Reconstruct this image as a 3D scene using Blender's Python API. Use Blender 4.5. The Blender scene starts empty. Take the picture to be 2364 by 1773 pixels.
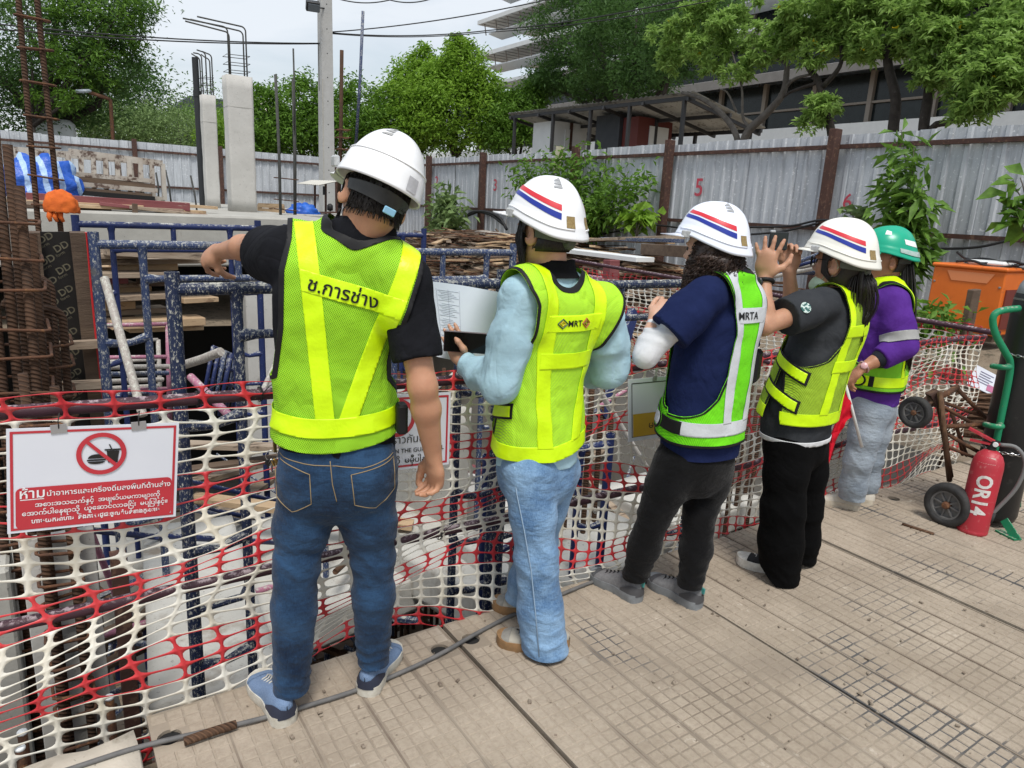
import bpy, bmesh, math, random
import numpy as np
from mathutils import Vector, Matrix
rnd = random.Random(7); nrng = np.random.default_rng(7)
S = bpy.context.scene
COL = S.collection
# ---------------------------------------------------------------- camera
CAMZ = 1.53; FPX = 1639.0; CX = 1182.0; CY = 886.5      # eye height, focal length and centre on the 2364 px wide frame
R = np.array([[0.83397, -0.09244, 0.54502], [-0.54962, -0.22771, 0.80378], [0.04981, -0.96934, -0.24051]])
R[0] /= np.linalg.norm(R[0]); R[1] -= R[0] * (R[0] @ R[1]); R[1] /= np.linalg.norm(R[1]); R[2] = np.cross(R[0], R[1]); 
cam = bpy.data.cameras.new('camera'); camo = bpy.data.objects.new('camera', cam); COL.objects.link(camo)
cam.sensor_width = 36; cam.lens = 36 * FPX / 2364; cam.clip_start = 0.05; cam.clip_end = 2000
mw = Matrix.Identity(4)
for i in range(3):
 mw[i][0] = R[i, 0]; mw[i][1] = -R[i, 1]; mw[i][2] = -R[i, 2]
mw[0][3] = 0; mw[1][3] = 0; mw[2][3] = CAMZ
camo.matrix_world = mw
S.camera = camo
# ---------------------------------------------------------------- sky and sun
SUN_EL, SUN_AZ = 62.0, 205.0        # azimuth measured from +Y towards +X
wd = bpy.data.worlds.new('World'); S.world = wd; wd.use_nodes = True
nt = wd.node_tree; nt.nodes.clear()
n_out = nt.nodes.new('ShaderNodeOutputWorld'); n_bg = nt.nodes.new('ShaderNodeBackground')
n_sky = nt.nodes.new('ShaderNodeTexSky'); n_sky.sky_type = 'NISHITA'; n_sky.sun_disc = False
n_sky.sun_elevation = math.radians(SUN_EL); n_sky.sun_rotation = math.radians(SUN_AZ); n_sky.air_density = 1.3; n_sky.dust_density = 2.2
n_tc = nt.nodes.new('ShaderNodeTexCoord'); n_mp = nt.nodes.new('ShaderNodeMapping'); n_mp.inputs['Scale'].default_value = (1.0, 1.0, 3.2); n_mp.inputs['Rotation'].default_value = (0.12, 0.2, 0.5)
n_no = nt.nodes.new('ShaderNodeTexNoise'); n_no.inputs['Scale'].default_value = 2.3; n_no.inputs['Detail'].default_value = 7; n_no.inputs['Roughness'].default_value = 0.55; n_no.inputs['Distortion'].default_value = 0.4
n_cr = nt.nodes.new('ShaderNodeValToRGB'); n_cr.color_ramp.elements[0].position = 0.3; n_cr.color_ramp.elements[0].color = (0.28, 0.28, 0.28, 1); n_cr.color_ramp.elements[1].position = 0.62; n_cr.color_ramp.elements[1].color = (0.92, 0.92, 0.92, 1)
n_mx = nt.nodes.new('ShaderNodeMix'); n_mx.data_type = 'RGBA'
n_mx.inputs['B'].default_value = (6.6, 7.0, 7.5, 1)      # thin bright cloud veil
nt.links.new(n_tc.outputs['Generated'], n_mp.inputs['Vector']); nt.links.new(n_mp.outputs['Vector'], n_no.inputs['Vector'])
nt.links.new(n_no.outputs['Fac'], n_cr.inputs['Fac']); nt.links.new(n_cr.outputs['Color'], n_mx.inputs['Factor'])
nt.links.new(n_sky.outputs['Color'], n_mx.inputs['A']); nt.links.new(n_mx.outputs['Result'], n_bg.inputs['Color'])
n_bg.inputs['Strength'].default_value = 0.095
nt.links.new(n_bg.outputs['Background'], n_out.inputs['Surface'])
sun = bpy.data.lights.new('sun', 'SUN'); suno = bpy.data.objects.new('sun', sun); COL.objects.link(suno)
sun.energy = 2.1; sun.angle = math.radians(16); sun.color = (1.0, 0.96, 0.9)
_az = math.radians(SUN_AZ); _el = math.radians(SUN_EL)
sdir = Vector((math.sin(_az) * math.cos(_el), math.cos(_az) * math.cos(_el), math.sin(_el)))
suno.rotation_euler = sdir.to_track_quat('Z', 'Y').to_euler(); suno.location = (0, 0, 30)
S.view_settings.view_transform = 'Standard'; S.view_settings.look = 'None'; S.view_settings.gamma = 1.0
S.view_settings.exposure = 0.48; S.view_settings.use_curve_mapping = False
S.cycles.max_bounces = 6; S.cycles.transparent_max_bounces = 12
# ---------------------------------------------------------------- where a point of the photograph stands in the place
def ray(px, py): return R @ np.array([px - CX, py - CY, FPX])
def at_z(px, py, z=0.0): d = ray(px, py); return d * ((z - CAMZ) / d[2]) + [0, 0, CAMZ]
def at_y(px, py, Y): d = ray(px, py); return d * (Y / d[1]) + [0, 0, CAMZ]
def at_x(px, py, X): d = ray(px, py); return d * (X / d[0]) + [0, 0, CAMZ]
HF = np.array([R[0, 2], R[1, 2], 0]); HF /= np.linalg.norm(HF)
def hd(px, py, d): r = ray(px, py); return r * (d / (r @ HF)) + [0, 0, CAMZ]    # horizontal distance d ahead
def viewyaw(px): r = ray(px, 700); return math.atan2(r[0], r[1])
# ---------------------------------------------------------------- materials
MATS = {}
def lin(c):
 return tuple(((x / 255.0) / 12.92 if x / 255.0 <= 0.04045 else ((x / 255.0 + 0.055) / 1.055) ** 2.4) for x in c)
class NB:
 """small node-building helper"""
 def __init__(s, name):
  m = bpy.data.materials.new(name); m.use_nodes = True; s.m = m; s.t = m.node_tree; s.t.nodes.clear()
  s.out = s.n('OutputMaterial'); s.b = s.n('BsdfPrincipled'); s.l(s.b.outputs[0], s.out.inputs['Surface'])
  s.pos = s.n('NewGeometry').outputs['Position']
 def n(s, k, **kw):
  x = s.t.nodes.new('ShaderNode' + k)
  for a, v in kw.items():
   if a in x.inputs: x.inputs[a].default_value = v
   else: setattr(x, a, v)
  return x
 def l(s, a, b): s.t.links.new(a, b)
 def mapv(s, scale=(1, 1, 1), rot=(0, 0, 0), src=None):
  m = s.n('Mapping'); m.inputs['Scale'].default_value = scale; m.inputs['Rotation'].default_value = rot
  s.l(src or s.pos, m.inputs['Vector']); return m.outputs[0]
 def noise(s, scale, detail=4, rough=0.55, src=None, dist=0.0):
  x = s.n('TexNoise'); x.inputs['Scale'].default_value = scale; x.inputs['Detail'].default_value = detail
  x.inputs['Roughness'].default_value = rough; x.inputs['Distortion'].default_value = dist
  s.l(src or s.pos, x.inputs['Vector']); return x.outputs['Fac']
 def ramp(s, fac, p0, p1, c0=(0, 0, 0), c1=(1, 1, 1), interp='LINEAR'):
  r = s.n('ValToRGB'); e = r.color_ramp.elements; r.color_ramp.interpolation = interp
  e[0].position = p0; e[1].position = p1; e[0].color = (*c0, 1); e[1].color = (*c1, 1); s.l(fac, r.inputs['Fac']); return r.outputs['Color']
 def mix(s, fac, a, b, mode='MIX'):
  x = s.n('Mix'); x.data_type = 'RGBA'; x.blend_type = mode
  for sock, v in ((x.inputs['Factor'], fac), (x.inputs['A'], a), (x.inputs['B'], b)):
   if isinstance(v, (int, float)): sock.default_value = v
   elif isinstance(v, (tuple, list)): sock.default_value = (*v, 1)
   else: s.l(v, sock)
  return x.outputs['Result']
 def math(s, op, a, b=0.0, c=None):
  x = s.n('Math'); x.operation = op
  for i, v in enumerate((a, b, c)):
   if v is None: continue
   if isinstance(v, (int, float)): x.inputs[i].default_value = v
   else: s.l(v, x.inputs[i])
  return x.outputs[0]
 def dot(s, v, src=None):
  x = s.n('VectorMath'); x.operation = 'DOT_PRODUCT'; s.l(src or s.pos, x.inputs[0]); x.inputs[1].default_value = v; return x.outputs['Value']
 def bump(s, h, strength=0.3, dist=0.01, prev=None):
  x = s.n('Bump'); x.inputs['Strength'].default_value = strength; x.inputs['Distance'].default_value = dist
  s.l(h, x.inputs['Height'])
  if prev is not None: s.l(prev, x.inputs['Normal'])
  s.l(x.outputs[0], s.b.inputs['Normal']); return x.outputs[0]
 def col(s, c):
  if isinstance(c, (tuple, list)): s.b.inputs['Base Color'].default_value = (*c, 1)
  else: s.l(c, s.b.inputs['Base Color'])
 def set(s, **kw):
  for k, v in kw.items():
   k = {'rough': 'Roughness', 'metal': 'Metallic', 'spec': 'Specular IOR Level', 'coat': 'Coat Weight', 'sheen': 'Sheen Weight', 'sss': 'Subsurface Weight', 'alpha': 'Alpha', 'trans': 'Transmission Weight'}[k]
   if isinstance(v, (int, float)): s.b.inputs[k].default_value = v
   else: s.l(v, s.b.inputs[k])
def mat(name, c1, c2=None, scale=5.0, p=(0.35, 0.65), rough=0.7, metal=0.0, bump=0.0, bscale=60, c3=None, s3=30, p3=(0.55, 0.62), spec=0.5, stretch=None, bdist=0.01, **kw):
 """a base colour, an uneven second one, and spots or stains of a third"""
 if name in MATS: return MATS[name]
 b = NB(name); src = b.mapv(stretch) if stretch else None
 c = c1
 if c2 is not None: c = b.mix(b.ramp(b.noise(scale, 5, 0.6, src), *p), c1, c2)
 if c3 is not None: c = b.mix(b.ramp(b.noise(s3, 6, 0.65, src), *p3), c, c3)
 b.col(c); b.set(rough=rough, metal=metal, spec=spec, **kw)
 if bump: b.bump(b.noise(bscale, 6, 0.65, src), bump, bdist)
 MATS[name] = b.m; return b.m
# ---------------------------------------------------------------- objects
def wloc(o):
 v = Vector((0, 0, 0))
 while o is not None: v += o.location; o = o.parent
 return v
def tag(o, label=None, cat=None, group=None, kind=None):
 if label: o['label'] = label
 if cat: o['category'] = cat
 if group: o['group'] = group
 if kind: o['kind'] = kind
 return o
def thing(name, label, cat, loc=(0, 0, 0), group=None, kind=None):
 o = bpy.data.objects.new(name, None); COL.objects.link(o); o.location = [float(x) for x in loc]; o.empty_display_size = 0.1
 return tag(o, label, cat, group, kind)
def mesh_obj(name, V, F, m, parent=None, smooth=False, origin=None):
 """V in world coordinates"""
 V = np.asarray(V, dtype=np.float64)
 if parent is not None: o0 = np.array(wloc(parent))
 elif origin is not None: o0 = np.array(origin, dtype=float)
 else: o0 = np.array([(V[:, 0].min() + V[:, 0].max()) / 2, (V[:, 1].min() + V[:, 1].max()) / 2, V[:, 2].min()])
 me = bpy.data.meshes.new(name)
 if isinstance(F, np.ndarray):
  Vl = (V - o0).astype(np.float32); n = F.shape[1]
  me.vertices.add(len(Vl)); me.vertices.foreach_set('co', Vl.ravel())
  me.loops.add(F.size); me.loops.foreach_set('vertex_index', F.astype(np.int32).ravel())
  me.polygons.add(len(F)); me.polygons.foreach_set('loop_start', np.arange(0, F.size, n, dtype=np.int32))
  me.update(calc_edges=True); me.validate()
 else:
  me.from_pydata([tuple(v) for v in (V - o0)], [], F); me.validate()
 if smooth: me.polygons.foreach_set('use_smooth', np.ones(len(me.polygons), dtype=bool))
 me.materials.append(m)
 o = bpy.data.objects.new(name, me); COL.objects.link(o)
 if parent is not None: o.parent = parent
 else: o.location = [float(x) for x in o0]
 return o
def frame(d, up=(0, 0, 1)):
 d = np.asarray(d, float); d = d / (np.linalg.norm(d) + 1e-12); up = np.asarray(up, float)
 if abs(d @ up) > 0.97: up = np.array([1.0, 0, 0]) if abs(d[0]) < 0.9 else np.array([0, 1.0, 0])
 a = np.cross(d, up); a /= np.linalg.norm(a); return a, np.cross(a, d)
class MB:
 """collects shapes in world coordinates; build() links them as ONE mesh object"""
 def __init__(s): s.V = []; s.F = []; s.n = 0
 def add(s, V, F):
  V = np.asarray(V, float); s.V.append(V); s.F += [tuple(i + s.n for i in f) for f in F]; s.n += len(V); return s
 def box(s, c, size, rz=0.0, rx=0.0, ry=0.0, bev=0.0, M=None):
  hx, hy, hz = [x / 2 for x in size]
  if bev > 0:
   V = []
   for z, ins in ((-hz, bev), (-hz + bev, 0), (hz - bev, 0), (hz, bev)):
    ax, ay = hx - ins, hy - ins; bb = bev if ins == 0 else bev * .3
    V += [(-ax + bb, -ay, z), (ax - bb, -ay, z), (ax, -ay + bb, z), (ax, ay - bb, z), (ax - bb, ay, z), (-ax + bb, ay, z), (-ax, ay - bb, z), (-ax, -ay + bb, z)]
   F = [tuple(range(7, -1, -1)), tuple(range(24, 32))]
   for k in range(3):
    for i in range(8): j = (i + 1) % 8; F.append((k * 8 + i, k * 8 + j, k * 8 + 8 + j, k * 8 + 8 + i))
  else:
   V = [(x, y, z) for z in (-hz, hz) for x, y in ((-hx, -hy), (hx, -hy), (hx, hy), (-hx, hy))]
   F = [(3, 2, 1, 0), (4, 5, 6, 7), (0, 1, 5, 4), (1, 2, 6, 5), (2, 3, 7, 6), (3, 0, 4, 7)]
  if M is None: M = np.array((Matrix.Rotation(rz, 3, 'Z') @ Matrix.Rotation(ry, 3, 'Y') @ Matrix.Rotation(rx, 3, 'X')))
  return s.add(np.asarray(V, float) @ np.asarray(M).T + np.asarray(c, float), F)
 def beam(s, a, b, w, h, up=(0, 0, 1), bev=0.0):
  """a bar of section w (sideways) x h (upwards) from a to b"""
  a = np.asarray(a, float); b = np.asarray(b, float); d = b - a; L = np.linalg.norm(d); sx, sy = frame(d, up)
  M = np.array([d / L, -sx, sy]).T
  return s.box((a + b) / 2, (L, w, h), M=M, bev=bev)
 def tube(s, pts, r, n=8, cap=True, closed=False):
  pts = np.asarray(pts, float); m = len(pts); rr = np.broadcast_to(np.asarray(r, float), (m,))
  T = np.zeros_like(pts); T[1:-1] = pts[2:] - pts[:-2]; T[0] = pts[1] - pts[0]; T[-1] = pts[-1] - pts[-2]
  if closed: T[0] = pts[1] - pts[-1]; T[-1] = pts[0] - pts[-2]
  u, v = frame(T[0]); V = []; ang = np.linspace(0, 2 * np.pi, n, endpoint=False); ca, sa = np.cos(ang)[:, None], np.sin(ang)[:, None]
  for i in range(m):
   t = T[i] / (np.linalg.norm(T[i]) + 1e-12); u = u - t * (u @ t); u /= (np.linalg.norm(u) + 1e-12); v = np.cross(u, t)
   V.append(pts[i] + rr[i] * (ca * u + sa * v))
  F = []
  for i in range(m - (0 if closed else 1)):
   a0 = i * n; b0 = ((i + 1) % m) * n
   for k in range(n): k2 = (k + 1) % n; F.append((a0 + k, b0 + k, b0 + k2, a0 + k2))
  if cap and not closed: F.append(tuple(range(n))); F.append(tuple(range((m - 1) * n, m * n))[::-1])
  return s.add(np.concatenate(V), F)
 def lathe(s, prof, c=(0, 0, 0), axis=(0, 0, 1), n=24):
  """prof: list of (radius, height along axis)"""
  ax = np.asarray(axis, float); ax /= np.linalg.norm(ax); u, v = frame(ax); c = np.asarray(c, float); V = []
  for r_, h in prof:
   for k in range(n): a = 2 * math.pi * k / n; V.append(c + ax * h + r_ * (math.cos(a) * u + math.sin(a) * v))
  F = []
  for i in range(len(prof) - 1):
   for k in range(n): k2 = (k + 1) % n; F.append((i * n + k, (i + 1) * n + k, (i + 1) * n + k2, i * n + k2))
  if prof[0][0] > 1e-6: F.append(tuple(range(n)))
  if prof[-1][0] > 1e-6: F.append(tuple(range((len(prof) - 1) * n, len(prof) * n))[::-1])
  return s.add(V, F)
 def prism(s, poly, a, u, v, w, thick):
  """polygon (list of 2D) in the plane a + x u + y v, extruded by thick along w"""
  a, u, v, w = [np.asarray(x, float) for x in (a, u, v, w)]; n = len(poly)
  V = [a + x * u + y * v for x, y in poly] + [a + x * u + y * v + w * thick for x, y in poly]
  F = [tuple(range(n))[::-1], tuple(range(n, 2 * n))] + [(i, (i + 1) % n, n + (i + 1) % n, n + i) for i in range(n)]
  return s.add(V, F)
 def grid(s, P):
  """P: (m, n, 3) array"""
  P = np.asarray(P, float); m, n = P.shape[:2]
  F = [(i * n + j, (i + 1) * n + j, (i + 1) * n + j + 1, i * n + j + 1) for i in range(m - 1) for j in range(n - 1)]
  return s.add(P.reshape(-1, 3), F)
 def build(s, name, m, parent=None, smooth=False, origin=None):
  return mesh_obj(name, np.concatenate(s.V), s.F, m, parent, smooth, origin)
def fix_normals(o):
 bm = bmesh.new(); bm.from_mesh(o.data); bmesh.ops.recalc_face_normals(bm, faces=bm.faces); bm.to_mesh(o.data); bm.free(); return o
def autosmooth(o, deg=40):
 me = o.data; me.polygons.foreach_set('use_smooth', np.ones(len(me.polygons), dtype=bool))
 bm = bmesh.new(); bm.from_mesh(me); bmesh.ops.recalc_face_normals(bm, faces=bm.faces); c = math.radians(deg)
 for e in bm.edges: e.smooth = len(e.link_faces) == 2 and e.calc_face_angle(0) < c
 bm.to_mesh(me); bm.free(); return o
def solo(mb, name, m, label, cat, group=None, smooth=False, auto=None, kind=None):
 o = mb.build(name, m, None, smooth); tag(o, label, cat, group, kind)
 if auto: autosmooth(o, auto)
 return o
def rot(ax, a): return np.array(Matrix.Rotation(a, 3, Vector(ax)))
# lettering: flat outlines turned to a mesh
def text_mesh(txt, size=1.0, align='CENTER', bold=0.0, spacing=1.0):
 cu = bpy.data.curves.new('t', 'FONT'); cu.body = txt; cu.size = size; cu.align_x = align; cu.resolution_u = 3; cu.offset = bold * size; cu.space_character = spacing
 o = bpy.data.objects.new('t', cu); COL.objects.link(o); dg = bpy.context.evaluated_depsgraph_get(); dg.update()
 me = bpy.data.meshes.new_from_object(o.evaluated_get(dg)); bpy.data.objects.remove(o)
 bm = bmesh.new(); bm.from_mesh(me); bmesh.ops.triangulate(bm, faces=bm.faces); bmesh.ops.remove_doubles(bm, verts=bm.verts, dist=1e-5)
 V = np.array([v.co[:2] for v in bm.verts]) if len(bm.verts) else np.zeros((0, 2)); F = [tuple(v.index for v in f.verts) for f in bm.faces]; bm.free()
 bpy.data.meshes.remove(me); bpy.data.curves.remove(cu); return V, F
def put_text(txt, size, a, u, v, m, parent, name='lettering', align='CENTER', bold=0.0, lift=0.001, width=None, height=None):
 V, F = text_mesh(txt, size, align, bold)
 if not len(V): return None
 if width: V *= width / (np.ptp(V[:, 0]) + 1e-9)
 u = np.asarray(u, float); v = np.asarray(v, float); w = np.cross(u, v); a = np.asarray(a, float)
 P = a + V[:, :1] * u + V[:, 1:] * v + w * lift
 return mesh_obj(name, P, F, m, parent)
def thing_part(name, parent):
 o = bpy.data.objects.new(name, None); COL.objects.link(o); o.parent = parent; o.empty_display_size = 0.05; return o
def unit(v): v = np.asarray(v, float); return v / np.linalg.norm(v)
# ================================================================ soft bodies: distance fields meshed by surface nets
f32 = np.float32
def smin(a, b, k):
 h = np.clip(0.5 + 0.5 * (b - a) / k, 0, 1); return b + (a - b) * h - k * h * (1 - h)
def cone(P, a, b, ra, rb):
 a = np.asarray(a, f32); ab = np.asarray(b, f32) - a; pa = P - a
 t = np.clip(pa @ ab / (ab @ ab + 1e-9), 0, 1); q = pa - t[:, None] * ab
 return np.sqrt((q * q).sum(1)) - (ra + t * (rb - ra))
def ell(P, c, rad, M=None):
 q = P - np.asarray(c, f32)
 if M is not None: q = q @ np.asarray(M, f32)      # columns of M are the axes
 rad = np.asarray(rad, f32); a = q / rad; k0 = np.sqrt((a * a).sum(1)); b = a / rad; k1 = np.sqrt((b * b).sum(1)) + 1e-6
 return k0 * (k0 - 1) / k1
def chain(P, pts, rad, k=0.03):
 d = None
 for i in range(len(pts) - 1):
  e = cone(P, pts[i], pts[i + 1], rad[i], rad[i + 1]); d = e if d is None else smin(d, e, k)
 return d
def flatchain(P, pts, rad, side, flat, k=0.02):
 """tapered chain squeezed across 'side' (flat < 1 makes it thinner along side)"""
 s_ = np.asarray(side, f32); s_ /= np.linalg.norm(s_); d = None
 for i in range(len(pts) - 1):
  a = np.asarray(pts[i], f32); ab = np.asarray(pts[i + 1], f32) - a; pa = P - a
  t = np.clip(pa @ ab / (ab @ ab + 1e-9), 0, 1); q = pa - t[:, None] * ab
  m = q @ s_; l2 = (q * q).sum(1) - m * m + (m / flat) ** 2
  e = (np.sqrt(np.maximum(l2, 0)) - (rad[i] + t * (rad[i + 1] - rad[i]))) * min(1.0, 0.5 + 0.5 * flat)
  d = e if d is None else smin(d, e, k)
 return d
def pchip(x, xs, ys):
 xs = np.asarray(xs, float); ys = np.asarray(ys, float); o = np.argsort(xs); xs = xs[o]; ys = ys[o]
 m = np.gradient(ys, xs); i = np.clip(np.searchsorted(xs, x) - 1, 0, len(xs) - 2); h = xs[i + 1] - xs[i]; t = np.clip((x - xs[i]) / h, 0, 1)
 return (ys[i] * (1 + 2 * t) * (1 - t) ** 2 + m[i] * h * t * (1 - t) ** 2 + ys[i + 1] * t * t * (3 - 2 * t) + m[i + 1] * h * t * t * (t - 1))
def loft(P, rows, r, n=2.4):
 """rows: (z, centre xy, half width, half depth); r: right vector (xy) possibly per row angle"""
 zs = [q[0] for q in rows]; z = P[:, 2]
 cx = pchip(z, zs, [q[1][0] for q in rows]); cy = pchip(z, zs, [q[1][1] for q in rows])
 a = pchip(z, zs, [q[2] for q in rows]); b = pchip(z, zs, [q[3] for q in rows])
 if len(rows[0]) > 4: an = pchip(z, zs, [q[4] for q in rows]); rx, ry = np.cos(an), np.sin(an)
 else: rx, ry = r[0], r[1]
 dx = P[:, 0] - cx; dy = P[:, 1] - cy; u = np.abs(dx * rx + dy * ry) / a; v = np.abs(-dx * ry + dy * rx) / b
 nn = (u ** n + v ** n + 1e-12) ** (1 / n)
 d = (nn - 1) * np.minimum(a, b) * 0.9
 lo, hi = min(zs), max(zs)
 return np.maximum(d, np.maximum(lo - z, z - hi)).astype(f32)
def waves(P, seeds, freq, dirs=None, warp=1.5):
 """cloth folds: a few warped ridges"""
 g = np.random.default_rng(seeds); out = np.zeros(len(P), f32)
 for i in range(4):
  d = g.normal(size=3) if dirs is None else np.asarray(dirs[i % len(dirs)]) + g.normal(size=3) * 0.35
  d = d / np.linalg.norm(d); e = g.normal(size=3); e /= np.linalg.norm(e)
  ph = P @ (d * freq * (0.7 + 0.6 * g.random())).astype(f32) + warp * np.sin(P @ (e * freq * 0.45).astype(f32) + g.random() * 6) + g.random() * 6
  out += np.sin(ph)
 return out / 4
_C = [(0, 0, 0), (1, 0, 0), (0, 1, 0), (1, 1, 0), (0, 0, 1), (1, 0, 1), (0, 1, 1), (1, 1, 1)]
_E = [(0, 1), (2, 3), (4, 5), (6, 7), (0, 2), (1, 3), (4, 6), (5, 7), (0, 4), (1, 5), (2, 6), (3, 7)]
def snets(f, lo, hi, res, level=0.0, margin=2.2):
 lo = np.asarray(lo, float); n = np.ceil((np.asarray(hi, float) - lo) / (res * 4)).astype(int) + 1
 cg = np.stack(np.meshgrid(*[lo[i] + np.arange(n[i]) * res * 4 + res * 1.5 for i in range(3)], indexing='ij'), -1).reshape(-1, 3).astype(f32)
 C = (f(cg) - level).reshape(n); near = np.abs(C) < res * 4 * margin
 F = np.repeat(np.repeat(np.repeat(np.where(C > 0, f32(1), f32(-1)), 4, 0), 4, 1), 4, 2).astype(f32)
 nb = np.argwhere(near); off = np.stack(np.meshgrid(range(4), range(4), range(4), indexing='ij'), -1).reshape(-1, 3)
 ijk = (nb[:, None, :] * 4 + off[None]).reshape(-1, 3)
 for s0 in range(0, len(ijk), 400000):
  q = ijk[s0:s0 + 400000]; F[q[:, 0], q[:, 1], q[:, 2]] = f((lo + q * res).astype(f32)) - level
 S_ = F < 0
 mn = np.zeros(np.array(F.shape) - 1, np.int8)
 for c in _C: mn += S_[c[0]:F.shape[0] - 1 + c[0], c[1]:F.shape[1] - 1 + c[1], c[2]:F.shape[2] - 1 + c[2]]
 act = np.argwhere((mn > 0) & (mn < 8)); N = len(act)
 vals = np.stack([F[act[:, 0] + c[0], act[:, 1] + c[1], act[:, 2] + c[2]] for c in _C])
 pos = np.zeros((N, 3)); cnt = np.zeros(N); Cc = np.array(_C, float)
 for a, b in _E:
  va, vb = vals[a], vals[b]; m = (va < 0) != (vb < 0); t = np.where(m, va / np.where(m, va - vb, 1), 0)
  pos += np.where(m[:, None], Cc[a] + t[:, None] * (Cc[b] - Cc[a]), 0); cnt += m
 V = lo + (act + pos / cnt[:, None]) * res
 idx = np.full(mn.shape, -1, np.int64); idx[act[:, 0], act[:, 1], act[:, 2]] = np.arange(N)
 Q = []
 for ax in range(3):
  o1, o2 = [(1, 2), (2, 0), (0, 1)][ax]; sl0 = [slice(None)] * 3; sl1 = [slice(None)] * 3
  sl0[ax] = slice(0, -1); sl1[ax] = slice(1, None)
  e = np.argwhere(S_[tuple(sl0)] != S_[tuple(sl1)]); e = e[(e[:, o1] > 0) & (e[:, o2] > 0) & (e[:, o1] < mn.shape[o1]) & (e[:, o2] < mn.shape[o2])]
  ins = S_[e[:, 0], e[:, 1], e[:, 2]]
  def at(a, b): q = e.copy(); q[:, o1] -= a; q[:, o2] -= b; return idx[q[:, 0], q[:, 1], q[:, 2]]
  q = np.stack([at(1, 1), at(0, 1), at(0, 0), at(1, 0)], 1); q[~ins] = q[~ins][:, ::-1]; Q.append(q)
 Q = np.concatenate(Q); Q = Q[(Q >= 0).all(1)]
 return V, Q
def grad(f, V, e=0.002):
 P = V.astype(f32); g = np.stack([f(P + np.eye(3, dtype=f32)[i] * e) - f(P - np.eye(3, dtype=f32)[i] * e) for i in range(3)], 1)
 return g / (np.linalg.norm(g, axis=1, keepdims=True) + 1e-9)
def tris(Q): return Q if Q.shape[1] == 3 else np.concatenate([Q[:, [0, 1, 2]], Q[:, [0, 2, 3]]])
def clip(V, T, g):
 """keep g >= 0, cutting triangles along g = 0"""
 T = tris(T); pos = g >= 0; c = pos[T].sum(1); keep = T[c == 3]; newV = []; out = [keep]; ed = {}
 nV = len(V)
 def cut(a, b):
  k = (a, b) if a < b else (b, a)
  if k not in ed: t = g[a] / (g[a] - g[b]); ed[k] = nV + len(newV); newV.append(V[a] + t * (V[b] - V[a]))
  return ed[k]
 ex = []
 for tri in T[c == 1]:
  i = int(np.argmax(pos[tri])); a, b, d = tri[i], tri[(i + 1) % 3], tri[(i + 2) % 3]; ex.append((a, cut(a, b), cut(a, d)))
 for tri in T[c == 2]:
  i = int(np.argmin(pos[tri])); a, b, d = tri[i], tri[(i + 1) % 3], tri[(i + 2) % 3]; x, y = cut(a, b), cut(a, d); ex.append((x, b, d)); ex.append((x, d, y))
 if ex: out.append(np.array(ex, dtype=np.int64))
 T2 = np.concatenate(out); V2 = np.concatenate([V, np.array(newV).reshape(-1, 3)])
 u, inv = np.unique(T2.ravel(), return_inverse=True); return V2[u], inv.reshape(-1, 3)
def clips(V, T, gs):
 for g in gs:
  if len(V) == 0: break
  V, T = clip(V, T, g(V))
 return V, T
def project(f, P, d, level=0.0, n=30):
 """slide points along -d (towards the body) onto f = level"""
 P = P.astype(f32).copy(); d = np.asarray(d, f32)
 for _ in range(n): P = P - d * ((f(P) - level) * 0.8)[:, None]
 return P
def thick(V, T, N, t):
 """closed sheet of thickness t along normals N"""
 n = len(V); E_ = np.sort(np.concatenate([T[:, [0, 1]], T[:, [1, 2]], T[:, [2, 0]]]), 1)
 D = np.concatenate([T[:, [0, 1]], T[:, [1, 2]], T[:, [2, 0]]]); key = E_[:, 0] * (n + 1) + E_[:, 1]
 u, i, c = np.unique(key, return_index=True, return_counts=True); B = D[i[c == 1]]
 side = np.concatenate([np.stack([B[:, 1], B[:, 0], B[:, 0] + n], 1), np.stack([B[:, 1], B[:, 0] + n, B[:, 1] + n], 1)])
 return np.concatenate([V + N * t, V - N * t * 0.2]), np.concatenate([T, T[:, ::-1] + n, side])
# ================================================================ materials of the place
def deck_mat():
 b = NB('steel_deck'); n = b.noise(3.0, 6, 0.65); fine = b.noise(60, 6, 0.7); n2 = b.noise(1.1, 4, .6)
 c = b.mix(b.ramp(n, .3, .72), (0.285, 0.235, 0.18), (0.425, 0.36, 0.285)); c = b.mix(b.ramp(fine, .45, .85), c, (0.25, 0.20, 0.155)); c = b.mix(b.ramp(n2, .58, .76), c, (0.23, 0.19, 0.15)); c = b.mix(b.ramp(b.noise(.8, 5, .7, b.mapv((1, .5, 1))), .60, .68), c, (0.50, 0.45, 0.38))
 c = b.mix(b.ramp(b.noise(9, 5, .7), .64, .72), c, (0.52, 0.46, 0.38)); x = b.n('SeparateXYZ'); b.l(b.pos, x.inputs[0])
 near = b.math('MULTIPLY', b.ramp(b.math('SUBTRACT', b.math('ADD', x.outputs['Y'], b.math('MULTIPLY', n, .5)), b.math('MULTIPLY', x.outputs['X'], .12)), 1.75, 2.1), .6); c = b.mix(near, c, (0.20, 0.125, 0.08))       # rust and soil along the edge
 b.col(c); b.set(rough=.88, spec=.2); n1 = b.bump(b.noise(220, 4), .3, .003); b.bump(b.noise(40, 5), .35, .006, n1); return b.m
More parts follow.
